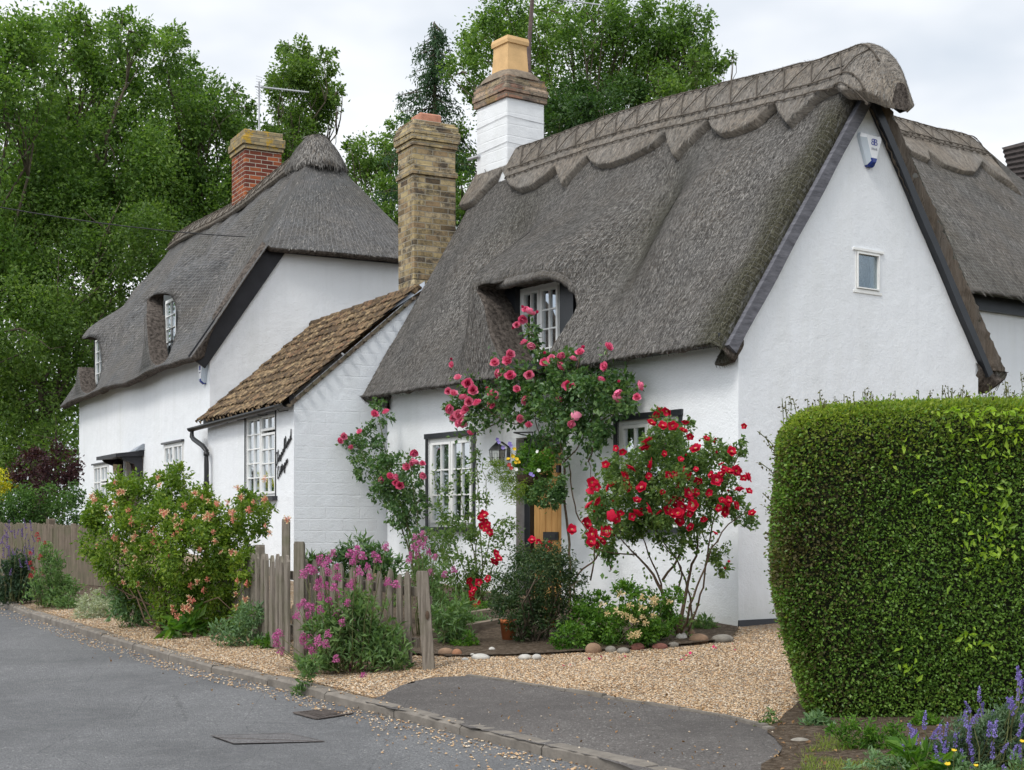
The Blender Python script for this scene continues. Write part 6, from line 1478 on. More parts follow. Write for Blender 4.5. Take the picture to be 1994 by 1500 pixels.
# ======== cream honeysuckle mound ========
YH = 11.9; bh = gbase(1200, YH); LF_HS = mat_leaf('leaf_fresh_green', (.030, .085, .015), (.065, .155, .022), (.13, .235, .035), .38, .4, 4); LF_HO = mat_leaf('leaf_lime_mixed', (.042, .092, .014), (.10, .175, .022), (.20, .26, .04), .38, .4, 4)
t, r5 = shrub('honeysuckle_mound', 'low bright green honeysuckle mound with cream flowers at the rose foot', 'bush', bh, atY([(1130,1200,34),(1110,1240,34),(1165,1185,34),(1180,1225,40),(1225,1175,34),(1240,1215,40),(1280,1180,30),(1290,1215,28),(1150,1245,28),(1310,1160,18),(1210,1150,16),(1090,1255,20),(1260,1240,20)], YH, .25), 9500, .038, LF_HS, 53, STEMG, 14, .006)
pts = [P(x+r5.normal(0, 4), y+r5.normal(0, 4), YH-.38) for x, y in [(1230,1180),(1245,1165),(1225,1200),(1255,1185),(1270,1180),(1240,1215),(1260,1205),(1280,1165),(1195,1185),(1175,1180),(1185,1195),(1205,1160),(1290,1175),(1250,1225),(1225,1240),(1235,1230),(1265,1170),(1210,1200),(1248,1200),(1275,1195)]]
blooms(t, HONEYC, pts, facing(len(pts), r5, .5, .6), .95, r5, 'flower_cluster')
# ======== big coral honeysuckle ========
YB = 13.6; bb = gbase(340, YB)
bl = [(215,990,46),(270,970,46),(320,960,44),(190,1050,36),(250,1040,54),(320,1030,56),(380,1010,50),(440,1010,44),(490,1010,32),(300,1100,54),(230,1110,44),(380,1080,60),(450,1070,50),(480,1110,34),(410,1150,56),(340,1160,50),(270,1160,34),(460,1170,40),(420,1210,36),(480,1200,24),(350,930,22),(330,925,20),(500,980,18),(480,975,20),(400,975,26),(230,945,20),(190,975,18),(520,995,12),(340,1205,28),(180,1010,20)]
t, r5 = shrub('honeysuckle_bush', 'sprawling tall honeysuckle bush with coral pink flowers over the picket fence', 'bush', bb, [(*P(x, y, YB+(x-350)*-.004+rr.uniform(-.3, .3)), r_*YB/F_) for x, y, r_ in bl], 40000, .044, LF_HO, 54, STEMB, 26, .010, 16, .28)
pp_ = []
hot = [(200,985),(240,960),(235,1005),(300,1000),(340,1000),(345,1030),(300,1030),(270,1060),(250,1080),(410,980),(400,1010),(420,1015),(412,1028),(380,1000),(395,1035),(360,980),(480,960),(500,970),(510,985),(470,990),(520,1025),(430,1045),(330,1060),(290,1050),(230,1050),(215,1060),(380,1090),(385,1135),(460,1090),(420,1115),(475,1195),(375,1185),(350,1185),(185,1075),(240,1130),(180,1110),(300,1085),(470,1140),(390,1150),(250,1020),(330,940),(360,930),(310,990),(440,960),(455,1000)]
for k in range(98): x, y = hot[r5.integers(0, len(hot))]; pp_.append((x+r5.normal(0, 14), y+r5.normal(0, 14)))
pts = [P(x, y, YB+(x-350)*-.004-.42-r5.uniform(0, .1)) for x, y in pp_]; blooms(t, HONEY+HONEYP, pts, facing(len(pts), r5, .5, .6), 1.0, r5, 'flower_cluster')
# ======== valerian ========
LF_V = mat_leaf('leaf_grey_green', (.045, .095, .035), (.095, .175, .065), (.17, .25, .11), .35, .45, 4)
def valerian(name, label, px, Y, bl, n, heads, meshes, seed, lsz=.06, hs=1.0, cat='flower clump', q=.3, lf=None, stemn=30):
    b = gbase(px, Y); r = np.random.default_rng(seed); t = thing(name, label, cat, b); B = [(*P(x, y, Y), r_*Y/F_) for x, y, r_ in bl]; p, o = crown(B, n, r, 16, .35, .2); g = gz(p[:, 0], p[:, 1]); p = p[p[:, 2] > g+.01]
    mb = MB(); pts = []
    for x, y in heads:
        e = P(x, y, Y+r.uniform(-q, q)); pts.append(e); limb(mb, b+np.array([(e[0]-b[0])*.45+r.normal(0, .04), r.normal(0, .08), .02]), e, .0045, .0025, r, .06, 5, 4)
    mb.build('stems', STEMG, t, True)
    o = r.normal(0, 1, p.shape)*.5; o[:, 2] += .9; o /= np.linalg.norm(o, axis=1, keepdims=True); mesh_obj('foliage', leafmesh(p, lsz, r, o, .32, .3, -.2), quads(len(p)), lf or LF_V, t, False)
    d = r.normal(0, .25, (len(pts), 3))+[0, -.2, 1]; blooms(t, meshes, pts, d, hs, r, 'flower_head', cap=100); return t
rv = np.random.default_rng(8)
hv = [(600,1115),(592,1125),(612,1118),(625,1100),(648,1085),(640,1095),(630,1105),(655,1110),(690,1095),(695,1080),(680,1085),(705,1090),(685,1100),(730,1085),(735,1095),(750,1070),(655,1130),(640,1120),(622,1140),(632,1145),(650,1150),(625,1165),(615,1150),(660,1165),(680,1145),(688,1140),(640,1175),(628,1172),(590,1180),(600,1185),(580,1182),(610,1190),(625,1195),(655,1200),(600,1205),(675,1180),(590,1245),(605,1248),(620,1255),(635,1262),(648,1265),(600,1262),(660,1258),(675,1240),(680,1255),(640,1280),(655,1290),(670,1285),(610,1275),(620,1270),(705,1325),(710,1335),(725,1325),(700,1340),(748,1332),(685,1310),(700,1300),(545,1240),(535,1245),(540,1260),(545,1275),(665,1215),(693,1220),(576,1205),(640,1240),(700,1250),(625,1285),(645,1275),(592,1255),(755,1140),(770,1145),(715,1110),(700,1120),(720,1130)]
valerian('valerian_clump', 'large clump of mauve pink valerian growing through the picket fence', 675, 10.9, [(700,1190,40),(660,1220,44),(735,1245,32),(705,1260,44),(650,1270,40),(760,1260,34),(730,1290,34),(600,1300,20),(775,1290,20),(610,1225,18),(630,1325,14)], 3600, hv, VAL, 61, .07)
hv2 = [(808,1050),(815,1060),(820,1045),(825,1070),(835,1080),(812,1075),(800,1085),(830,1055),(845,1090),(795,1095),(815,1090),(805,1070),(865,1125),(885,1115),(840,1120)]
valerian('valerian_clump', 'tall pink valerian behind the leaning end post of the fence', 830, 12.8, [(840,1130,30),(850,1170,36),(870,1210,34),(820,1110,24),(890,1190,30),(860,1240,24)], 2200, hv2, VAL, 62, .055, .95)
hv3 = [(72,1045),(75,1055),(60,1080),(80,1085),(58,1100),(65,1112),(82,1120),(70,1120),(60,1125),(75,1090),(88,1060)]
valerian('valerian_clump', 'red-flowered valerian in front of the left fence', 100, 16.4, [(100,1130,30),(85,1150,30),(120,1160,28),(100,1100,24),(110,1180,24),(90,1070,14),(140,1140,18)], 2600, hv3, VALR, 63, .06, .9)
hl = [(x+rv.normal(0, 5), y+rv.normal(0, 10)) for x in range(2, 64, 4) for y in (1050, 1080, 1105)]
valerian('lavender_clump', 'dark lavender clump at the far left in front of the fence', 32, 17.0, [(30,1120,26),(20,1150,26),(45,1145,24),(40,1100,20),(60,1160,14)], 2600, hl, LAV, 64, .07, 1.5, lf=mat_leaf('leaf_dark_blue_green', (.015, .035, .02), (.03, .06, .035), (.06, .1, .055), .3))
LF_S = mat_leaf('leaf_silver', (.16, .20, .14), (.27, .32, .24), (.42, .46, .38), .25, .7, 6)
shrub('silver_cushion_plant', 'rounded silver-grey cushion plant on the gravel verge', 'plant', gbase(180, 15.2), pxblobs([(180,1190,30),(165,1200,22),(200,1195,26),(185,1175,24)], 15.2), 3600, .035, LF_S, 65, STEMG, 8, .004, asp=.25, up=.3)
def herb(name, label, px, Y, bl, n, size, mat, seed, asp=.35, cat='plant'): return shrub(name, label, cat, gbase(px, Y), pxblobs(bl, Y), n, size, mat, seed, STEMG, 6, .004, 12, .35, asp, droop=-.3)
LF_G = mat_leaf('leaf_poppy', (.05, .10, .05), (.10, .18, .09), (.17, .27, .14), .3, .5, 4)
herb('leafy_weed', 'blue-green leafy poppy plants under the left end of the honeysuckle', 245, 14.2, [(240,1165,22),(260,1185,24),(285,1195,20),(265,1150,16),(225,1190,14)], 900, .07, LF_G, 71)
herb('dock_plant', 'broad-leaved dock plant on the verge below the honeysuckle', 355, 13.3, [(350,1225,18),(375,1215,18),(330,1230,14)], 110, .16, LF_HS, 72, .3)
herb('leafy_weed', 'light green leafy weeds between verge gravel and fence', 465, 12.6, [(470,1200,22),(495,1235,22),(455,1240,18),(520,1250,16),(430,1230,18),(495,1195,20)], 1500, .05, LF_G, 73)
herb('leafy_weed', 'small grey-green weed growing over the kerb', 600, 10.3, [(590,1325,10),(600,1300,14),(580,1345,7),(610,1290,12)], 420, .04, LF_V, 74)
herb('leafy_weed', 'leafy green perennials behind the picket fence below the brick wall', 680, 13.5, [(640,1095,22),(700,1080,26),(740,1085,24),(760,1110,24),(690,1110,26),(610,1100,14),(600,1090,10)], 1900, .09, LF_R, 75, .25)
herb('strappy_plant', 'pale green strappy plants in the bed beside the end post', 880, 12.2, [(880,1210,22),(900,1190,20),(860,1190,20),(870,1230,16),(900,1240,14)], 700, .09, LF_V, 76, .18)
rq_ = np.random.default_rng(404)
for k_i, (x, y, lb_) in enumerate(((30,1165,'green tufts at the verge edge by the lavender'),(130,1185,'feathery green tuft left of the silver cushion'),(215,1180,'grey-green weed hugging the right side of the silver cushion'),(300,1205,'leafy green tuft under the honeysuckle, left of the dock'),(400,1225,'leafy green tuft right of the dock plant'),(440,1180,'taller weed in the shade of the honeysuckle'),(525,1262,'small weed at the foot of the close-boarded fence'),(760,1185,'bright leafy growth showing between the open pickets'),(930,1225,'ferny green tuft beside the left terracotta pot'),(905,1262,'creeping weed behind the white stones'),(1320,1225,'weed among the stones at the rose stump'),(880,1255,'fresh green weed between the sleepers and the orange stone'),(950,1200,'leafy tuft behind the left terracotta pot'),(1370,1228,'thin green growth along the foot of the white wall'),(1590,1420,'weedy green tuft by the dark flat stone'),(1800,1420,'green growth at the foot of the hedge left of the catmint'))):
    g3 = G(x, y); herb('leafy_weed', lb_, x, float(g3[1]), [(x, y-8, 15), (x-16, y-4, 11), (x+16, y-5, 12), (x+4, y-20, 9)], 420, .045, (LF_HS, LF_V, LF_G)[k_i % 3], 300+k_i)
# ======== hedge ========
hb = np.array([2.4, 9.6, .1]); hg = thing('clipped_hedge', 'large clipped box hedge with rounded end filling the right side', 'hedge', hb)
x0, x1 = 1.485, 6.4; yf = 8.15; dep = 1.5; ztop0, ztop1 = 1.92, 2.06
def hedge_pts(n, rng):
    """points on a rounded block: u along, v across/over"""
    P_, N_ = [], []
    c = rng.random(n)
    per = [('front', 5.2*1.9), ('top', 5.2*1.3), ('end', 1.5*1.9)]; w = np.array([a for _, a in per]); w /= w.sum(); k = rng.choice(3, n, p=w)
    u = rng.random(n); v = rng.random(n); Q = np.zeros((n, 3)); N = np.zeros((n, 3))
    f = k == 0; Q[f] = np.stack([x0+(x1-x0)*u[f], np.full(f.sum(), yf), .02+(ztop0-.02)*v[f]], -1); N[f] = [0, -1, 0]
    f = k == 1; Q[f] = np.stack([x0+(x1-x0)*u[f], yf+dep*v[f], np.full(f.sum(), ztop0)], -1); N[f] = [0, 0, 1]
    f = k == 2; Q[f] = np.stack([np.full(f.sum(), x0), yf+dep*u[f], .02+(ztop0-.02)*v[f]], -1); N[f] = [-1, 0, 0]
    return Q, N
def hedge_shape(Q, N):
    # rounded edges: push towards a superellipse
    cx = np.clip(Q[:, 0], x0+.27, None); cy = np.clip(Q[:, 1], yf+.30, yf+dep-.30); cz = np.clip(Q[:, 2], .22, ztop0-.17)
    C = np.stack([cx, cy, cz], -1); D = Q-C; low = Q[:, 2] < .22; 
    Rz = np.where(low, .20, .17); nrm = np.linalg.norm(D/np.stack([np.full(len(Q), .27), np.full(len(Q), .30), Rz], -1), axis=1, keepdims=True)+1e-9
    Dn = D/np.maximum(nrm, 1.0)*1.0; out_ = C+Dn; Nn = Dn/(np.linalg.norm(Dn, axis=1, keepdims=True)+1e-9); Nn = np.where(np.linalg.norm(Dn, axis=1, keepdims=True) > 1e-3, Nn, N)
    bul = vnoise(out_, 3, 2.3, 3)*.045; out_ = out_+Nn*bul[:, None]; out_[:, 2] += (out_[:, 0]-x0)*.05*np.clip(out_[:, 2]/2, 0, 1); out_[:, 1] -= (out_[:, 0]-x0)*.05
    # hollow near the ground and a lean of the end face
    out_[:, 0] += (out_[:, 1]-yf)*.19*(1-sstep(out_[:, 0], x0, x0+3)); zt_ = np.clip((out_[:, 2]-1.2)/.8, 0, 1); out_[:, 0] += .06*zt_**1.3*(1-sstep(out_[:, 0], x0, x0+1.6))
    zc = np.clip((.9-out_[:, 2])/.9, 0, 1); out_[:, 0] += .22*zc**1.2*(1-sstep(out_[:, 0], x0, x0+1.6)); out_[:, 1] += .12*zc**1.5*(Nn[:, 1] < -.3)
    return out_, Nn
rh = np.random.default_rng(77); Q, N = hedge_pts(240000, rh); p, nrm = hedge_shape(Q, N); p -= nrm*np.abs(rh.normal(0, .035, (len(p), 1))); p += nrm*(rh.random((len(p), 1)) < .035)*rh.uniform(0, .05, (len(p), 1))
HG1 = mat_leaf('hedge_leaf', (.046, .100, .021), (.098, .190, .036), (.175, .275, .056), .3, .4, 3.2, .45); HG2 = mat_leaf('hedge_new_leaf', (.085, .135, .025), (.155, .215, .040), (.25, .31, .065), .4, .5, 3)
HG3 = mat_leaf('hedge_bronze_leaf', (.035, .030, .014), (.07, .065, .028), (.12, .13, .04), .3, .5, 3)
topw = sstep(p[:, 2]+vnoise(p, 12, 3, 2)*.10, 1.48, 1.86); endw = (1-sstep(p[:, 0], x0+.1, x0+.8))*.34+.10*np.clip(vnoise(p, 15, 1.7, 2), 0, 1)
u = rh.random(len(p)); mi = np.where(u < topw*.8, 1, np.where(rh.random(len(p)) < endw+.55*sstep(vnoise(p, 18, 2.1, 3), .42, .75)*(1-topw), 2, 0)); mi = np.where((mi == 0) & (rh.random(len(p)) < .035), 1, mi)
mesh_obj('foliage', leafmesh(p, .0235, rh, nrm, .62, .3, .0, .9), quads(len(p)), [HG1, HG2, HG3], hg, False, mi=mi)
Qi, Ni = hedge_pts(7000, rh)
# dark twiggy core
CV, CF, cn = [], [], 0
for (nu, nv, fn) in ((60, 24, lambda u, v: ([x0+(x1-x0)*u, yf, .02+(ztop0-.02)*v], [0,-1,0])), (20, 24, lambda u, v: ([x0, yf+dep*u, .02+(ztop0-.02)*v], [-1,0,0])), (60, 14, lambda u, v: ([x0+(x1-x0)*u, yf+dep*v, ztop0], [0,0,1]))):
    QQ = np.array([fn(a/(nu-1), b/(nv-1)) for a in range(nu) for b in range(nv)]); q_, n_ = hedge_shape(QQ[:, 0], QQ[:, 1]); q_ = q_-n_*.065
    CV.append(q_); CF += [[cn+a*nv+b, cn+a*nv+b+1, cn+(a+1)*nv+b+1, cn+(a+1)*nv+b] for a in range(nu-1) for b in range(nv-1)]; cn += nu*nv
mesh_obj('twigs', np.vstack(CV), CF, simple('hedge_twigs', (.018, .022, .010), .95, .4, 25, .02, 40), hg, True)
mb = MB(); LP = []; LO = []
for k in range(190):
    x = rh.uniform(x0+.15, x1); y = rh.uniform(yf+.1, yf+.7); h = rh.uniform(.04, .13)*(1.5 if x > 3.0 else 1); b = np.array([x, y, ztop0-.02+(x-x0)*.05]); e = b+np.array([rh.normal(0, .02), rh.normal(0, .02), h]); mb.tube([b-[0,0,.05], e], .0025, 4)
    m_ = 9; q_ = rh.random((m_, 1)); LP.append(b+(e-b)*q_+rh.normal(0, .006, (m_, 3))); LO.append(rh.normal(0, .5, (m_, 3))+[0, 0, .5])
for (a_, b_) in (((1540,800),(1536,772)), ((1515,880),(1475,840)), ((1515,890),(1490,850)), ((1512,930),(1478,900)), ((1512,1015),(1488,985)), ((1520,985),(1485,960))):
    a3, b3 = P(*a_, 8.6), P(*b_, 8.6); mb.tube([a3, (a3+b3)/2+rh.normal(0, .01, 3), b3], .003, 4); q_ = rh.random((16, 1)); LP.append(a3+(b3-a3)*q_+rh.normal(0, .006, (16, 3))); LO.append(rh.normal(0, .5, (16, 3)))
o = mb.build('shoots', STEMG, hg); o['kind'] = 'stuff'; p = np.vstack(LP); o = np.vstack(LO); mesh_obj('shoot_leaves', leafmesh(p, .022, rh, o, .5), quads(len(p)), HG3, hg, False)
# bindweed on the hedge
bw = thing('bindweed', 'lime green bindweed trailing on the hedge face', 'climbing plant', P(1800, 1000, 8.6)); r6 = np.random.default_rng(17)
pw = []
for (x, y, s, n_) in ((1770,880,14,7),(1930,1070,34,60),(1880,960,24,26),(1960,1000,24,26),(1900,1250,26,18),(1770,1300,26,20),(1960,830,30,50),(1900,800,40,40),(1800,960,8,4)): pw.append(np.stack([P(x+r6.normal(0, s), max(800, y+r6.normal(0, s)), 8.05) for _ in range(n_)]))
pw = np.vstack(pw); pw[:, 1] = yf-.05*(pw[:, 0]-x0)-.02-r6.uniform(0, .03, len(pw)); o = np.tile([[0, -1, -.2]], (len(pw), 1)); mesh_obj('foliage', leafmesh(pw, .05, r6, o, .5, .2, .4, .3), quads(len(pw)), mat_leaf('leaf_lime', (.12, .21, .02), (.20, .32, .03), (.30, .42, .06), .4), bw, False)
# ======== catmint and weeds at the lower right ========
YC_ = 6.7; hc = [(x+rv.normal(0, 7), y+22+rv.normal(0, 9)) for x, y in 2*[(1890,1390),(1895,1370),(1900,1360),(1885,1400),(1930,1385),(1945,1380),(1955,1385),(1965,1375),(1975,1370),(1985,1360),(1900,1440),(1870,1425),(1850,1430),(1840,1415),(1835,1440),(1820,1440),(1795,1410),(1775,1425),(1780,1440),(1875,1455),(1890,1450),(1860,1460),(1920,1435),(1935,1425),(1940,1455),(1960,1450),(1975,1440),(1985,1460),(1970,1480),(1955,1490),(1930,1470),(1990,1410),(1910,1410),(1855,1405),(1805,1450),(1755,1480),(1765,1470),(1980,1310),(1990,1320),(1990,1385),(1950,1410),(1885,1415),(1830,1465),(1965,1410),(1900,1475),(1760,1445)]]
valerian('catmint_clump', 'catmint clump with violet spikes below the hedge at bottom right', 1900, YC_, [(1880,1440,34),(1930,1420,36),(1970,1410,36),(1850,1465,30),(1900,1480,34),(1960,1470,36),(1990,1440,34),(1820,1470,22),(1940,1500,40)], 6500, hc[:100], SPIKE, 66, .030, .56, q=.25, lf=mat_leaf('leaf_catmint', (.035, .070, .040), (.07, .125, .075), (.13, .19, .12), .3, .6, 5))
herb('leafy_weed', 'pale green broad-leaved weed in front of the catmint', 1790, 6.5, [(1770,1470,18),(1800,1485,22),(1830,1495,20),(1780,1505,20)], 170, .085, LF_HS, 81, .35)
herb('leafy_weed', 'spreading green weeds in the rough grass at the bottom edge', 1850, 6.45, [(1700,1480,16),(1740,1495,20),(1860,1500,22),(1920,1510,24),(1660,1500,12),(1980,1500,22)], 1300, .030, LF_G, 85)
herb('leafy_weed', 'low green weeds under the left corner of the hedge', 1690, 7.25, [(1620,1425,9),(1650,1455,10),(1760,1455,14),(1660,1415,16),(1700,1425,18),(1730,1440,18),(1680,1440,16),(1640,1430,12),(1745,1425,16),(1715,1450,16)], 1500, .030, LF_HS, 82)
herb('leafy_weed', 'lone pale seedling at the drive edge by the hedge', 1500, float(G(1500, 1416)[1]), [(1500,1395,7),(1502,1410,5),(1499,1384,4)], 50, .035, LF_V, 83)
herb('leafy_weed', 'tiny weed beside the lone seedling', 1480, float(G(1485, 1420)[1]), [(1483,1413,8),(1490,1408,6)], 90, .022, LF_HS, 84)
r7 = np.random.default_rng(19); n = 46000; px_ = r7.uniform(1480, 2050, n); yy = r7.uniform(6.0, 7.9, n); X = (px_-CX)/F_*yy; dn_ = vnoise(np.stack([X, yy, X*0], -1), 22, 2.6, 3); py_ = HZ+(CH-gz(X, yy))*F_/yy
k_ = (dn_ > .16+.5*(py_ < 1440)-.25*(px_ > 1760)) & (py_ > 1425+(1600-px_)*.15) & (px_ > 1535+90*dn_+(1500-py_)*.6); X, yy = X[k_], yy[k_]; C = np.stack([X, yy, gz(X, yy)+.0], -1); nb2 = len(C)
h = r7.uniform(.015, .05, (nb2, 1)); d = r7.normal(0, .45, (nb2, 3)); d[:, 2] = 1; w = np.stack([np.cos(r7.uniform(0, 6.28, nb2)), np.sin(r7.uniform(0, 6.28, nb2)), np.zeros(nb2)], -1)*.0022
V = np.stack([C-w, C+w, C+d*h+w*.3, C+d*h-w*.3], 1).reshape(-1, 3); o = mesh_obj('grass', V, quads(nb2), mat_leaf('grass_blade', (.08, .13, .02), (.14, .20, .035), (.27, .30, .09), .35, .5, 3), None, False); o['kind'] = 'stuff'; o['label'] = 'patchy short grass at the bottom right'
# buttercups
bcs = [(1857,1463),(1845,1490),(1900,1492),(1990,1445)]
for i_, (x, y) in enumerate(bcs):
    b = P(x, y, 6.35); t = thing('buttercup', ['yellow buttercup standing alone before the catmint', 'lowest yellow buttercup near the bottom edge', 'yellow buttercup under the catmint spikes', 'yellow buttercup at the right frame edge'][i_], 'flower', (b[0], b[1], float(gz(b[0], b[1]))), 'buttercups'); mb = MB(); mb.tube([root_loc(t), b], .0015, 4); mb.build('stem', STEMG, t)
    me = ROSE[0]; bm_ = bloom_mesh('buttercup_flower', [(5,.013,.014,.4,.3,0)], [YW], i_); blooms(t, [bm_], [b], [(0, -.5, 1)], 1.0, r7, 'petals')
# hanging basket
bc = sp(1037, 925, -.42); hb_ = thing('hanging_basket', 'moss-lined hanging basket of pansies and trailing greenery before the door', 'hanging basket', bc)
V = []; n = 18; 
for i_ in range(8):
    a_ = math.pi/2*i_/7
    for k in range(n): V.append([bc[0]+.165*math.cos(a_)*math.cos(6.283*k/n), bc[1]+.165*math.cos(a_)*math.sin(6.283*k/n), bc[2]-.15*math.sin(a_)])
m_b = simple('coir_liner', (.07, .045, .028), .95, .5, 40, .02, 70); mesh_obj('bowl', V, np.array([[i_*n+k, i_*n+(k+1) % n, (i_+1)*n+(k+1) % n, (i_+1)*n+k] for i_ in range(7) for k in range(n)]), m_b, hb_)
mb = MB(); top = bc+[0, 0, .42]
for k in range(3): mb.tube([bc+np.array([.165*math.cos(2.1*k), .165*math.sin(2.1*k), 0]), top], .0025, 4)
tt, _, zz = M.at_s(1030, 925, 0); mb.tube([M.W(tt, 0, top[2]-.15), M.W(tt, 0, top[2]+.03), M.W(tt, -.2, top[2]+.06), top+[0, 0, .02], top], .008, 5); mb.build('bracket', IRON, hb_)
B = [(*sp(x, y, -.42+rr.uniform(-.12, .1)), r_*15.6/F_) for x, y, r_ in [(1010,890,14),(1035,885,20),(1055,895,20),(1068,898,12),(1045,905,24),(1020,905,16),(1062,915,16)]]
p, o = crown(B, 2400, rr, 10, .3); mesh_obj('foliage', leafmesh(p, .035, rr, o, .7), quads(len(p)), LF_HS, hb_, False)
B = [(*sp(x, y, -.5), r_*15.4/F_) for x, y, r_ in [(985,925,18),(1000,945,22),(975,910,14),(1015,955,20),(960,905,10),(1000,925,14),(1030,945,18),(965,930,12)]]; p, o = crown(B, 2600, rr, 10, .4); o[:, 0] -= .8
mesh_obj('trailing_sprigs', leafmesh(p, .045, rr, o, .18), quads(len(p)), LF_HO, hb_, False)
B = [(*sp(x, y, -.5), r_*15.4/F_) for x, y, r_ in [(1060,955,20),(1080,950,16),(1075,970,18),(1050,970,14),(1090,935,12),(1030,965,14),(1085,965,14)]]; p, o = crown(B, 2000, rr, 10, .35); mesh_obj('trailing_ivy', leafmesh(p, .04, rr, o, .6, .5, .5), quads(len(p)), LF_R, hb_, False)
def pansy(name, m1, m2): return bloom_mesh(name, [(5,.026,.030,.15,.25,0),(3,.010,.010,.2,.4,1)], [m1, m2, YC], 11)
PA = {'y': pansy('pansy_yellow', YW, RV), 'v': pansy('pansy_violet', VI, YC), 'w': pansy('pansy_white', WH, YC), 'r': pansy('pansy_red', RV, YW)}
for x, y, c in ((998,889,'y'),(1004,902,'y'),(1010,900,'y'),(1006,895,'y'),(990,895,'y'),(992,906,'r'),(996,912,'r'),(1004,915,'w'),(968,856,'v'),(972,862,'v'),(980,872,'v'),(995,869,'v'),(993,865,'v'),(1038,927,'v'),(1034,924,'v'),(1049,917,'w'),(1047,880,'w'),(1002,875,'y')): blooms(hb_, [PA[c]], [sp(x, y, -.66)], facing(1, rr, .3), .85, rr, 'pansy')
mb = MB(); 
for x, y in ((968,856),(980,872),(995,869),(998,889),(1004,902),(992,906)): mb.tube([sp(1015, 912, -.45), sp((x+1015)/2+3, (y+912)/2-6, -.55), sp(x, y, -.65)], .002, 4)
mb.build('stalks', STEMG, hb_)
# ======== fences ========
def picket(mb, b, h, w, d, ux, r, point=True, lean=(0, 0)):
    """b base point, ux along-fence unit"""
    ux = np.array([ux[0], ux[1], 0]); uy = np.array([-ux[1], ux[0], 0]); c = []
    lv = [(0, 1), (h*.5, 1), (h-.055 if point else h-.02, .98), (h-.02 if point else h-.008, .55 if point else .9), (h, .12 if point else .8)]
    V = []
    for z, f in lv:
        o = np.array([lean[0]*z/h, lean[1]*z/h, z]); jw = w*f/2*r.uniform(.95, 1.05)
        for sx, sy in ((-1,-1),(1,-1),(1,1),(-1,1)): V.append(b+o+ux*sx*jw+uy*sy*d/2)
    n = len(lv); mb.raw(V, [[i*4+k, i*4+(k+1) % 4, (i+1)*4+(k+1) % 4, (i+1)*4+k] for i in range(n-1) for k in range(4)]+[[(n-1)*4+k for k in range(4)]])
rp = random.Random(12)
def fence(name, label, A, B_, n, h0, h1, mat, w=.065, d=.022, ground=True, posts=(), rails=(.22, .78), lean=.012, side=1, group=None):
    A, B_ = np.array(A), np.array(B_); ux = (B_-A)[:2]; Ln = np.linalg.norm(ux); ux = ux/Ln; t = thing(name, label, 'fence', (A+B_)/2, group); uy = np.array([-ux[1], ux[0], 0])*side
    for k in range(n):
        f = (k+.5)/n; b = A*(1-f)+B_*f; b[2] = float(gz(b[0], b[1]))+.02; mb = MB(); h = h0+(h1-h0)*f+rp.uniform(-.015, .015)
        picket(mb, b-uy*(.04), h, w*rp.uniform(.9, 1.08), d, ux, rp, lean=(rp.uniform(-lean, lean), rp.uniform(-lean, lean))); mb.build('picket', mat, t)
    for fr_ in rails:
        mb = MB(); p0, p1 = A.copy(), B_.copy(); p0[2] = float(gz(*A[:2]))+h0*fr_; p1[2] = float(gz(*B_[:2]))+h1*fr_
        X3 = np.array([*ux, 0]); mb.hexa([p0-uy*.0, p1-uy*.0, p1+uy*.035, p0+uy*.035]+[q+np.array([0, 0, .07]) for q in (p0, p1, p1+uy*.035, p0+uy*.035)]); mb.build('rail', mat, t)
    for (f, hp, wp) in posts:
        mb = MB(); b = A*(1-f)+B_*f; b[2] = float(gz(b[0], b[1])); picket(mb, b+uy*.03, hp, wp, wp, ux, rp, False, (0, 0)); mb.build('post', mat, t)
    return t
# near fence, open pickets
A = G(592, 1283); B_ = G(812, 1300); fence('picket_fence', 'open weathered picket fence right of the twin posts, valerian growing through it', A, B_, 12, .80, .70, WOOD, .052)
A = G(425, 1216); B_ = G(574, 1278); fence('picket_fence', 'close-boarded grey picket fence between the honeysuckle and the post', A, B_, 17, .74, .80, WOOD, .085, posts=((.55, .86, .07),))
A = G(-60, 1122); B_ = G(215, 1146); fence('picket_fence', 'long brown picket fence at the far left in front of the bushes', A, B_, 52, .76, .78, WOOD2, .088, posts=((.60, .86, .09), (.2, .84, .09)), lean=.006)
def post(label, px, pyb, hpx, wpx, lean=(0, 0), top='round', Yadd=0, dark=None):
    b = G(px, pyb); b[1] += Yadd; b[0] = (px-CX)/F_*b[1]; Y = b[1]; h = hpx*Y/F_; w = wpx*Y/F_; mb = MB(); picket(mb, b-[0,0,.02], h, w, w, (1, .0), rp, False, lean); o = mb.build('fence_post', WOOD, None, base=b); tag(o, label, 'post', 'fence posts'); return o
post('stout weathered corner post beside the mauve valerian', 583, 1290, 240, 20)
post('tall narrow gate post with a notched top in front of the brick wall', 557, 1262, 255, 15, Yadd=.05)
o = post('leaning pale end post with a knot hole at the right end of the fence', 836, 1305, 198, 24, (-.055, 0)); mb = MB()
b = root_loc(None)+np.array(o.location); mb.bbox(Frame(b[:2], (1, 0), (0, 1)), -.075, .02, -.0, .05, b[2]+.50, b[2]+.56, c=.006); mb.build('rail_stub', WOOD, o)
mb = MB(); kb = b+np.array([-.012, -.055, .42]); ball(mb, kb, .022, sc_=(.7, .3, 1.6)); mb.build('knot', simple('knot_wood', (.09, .06, .04), .9), o)
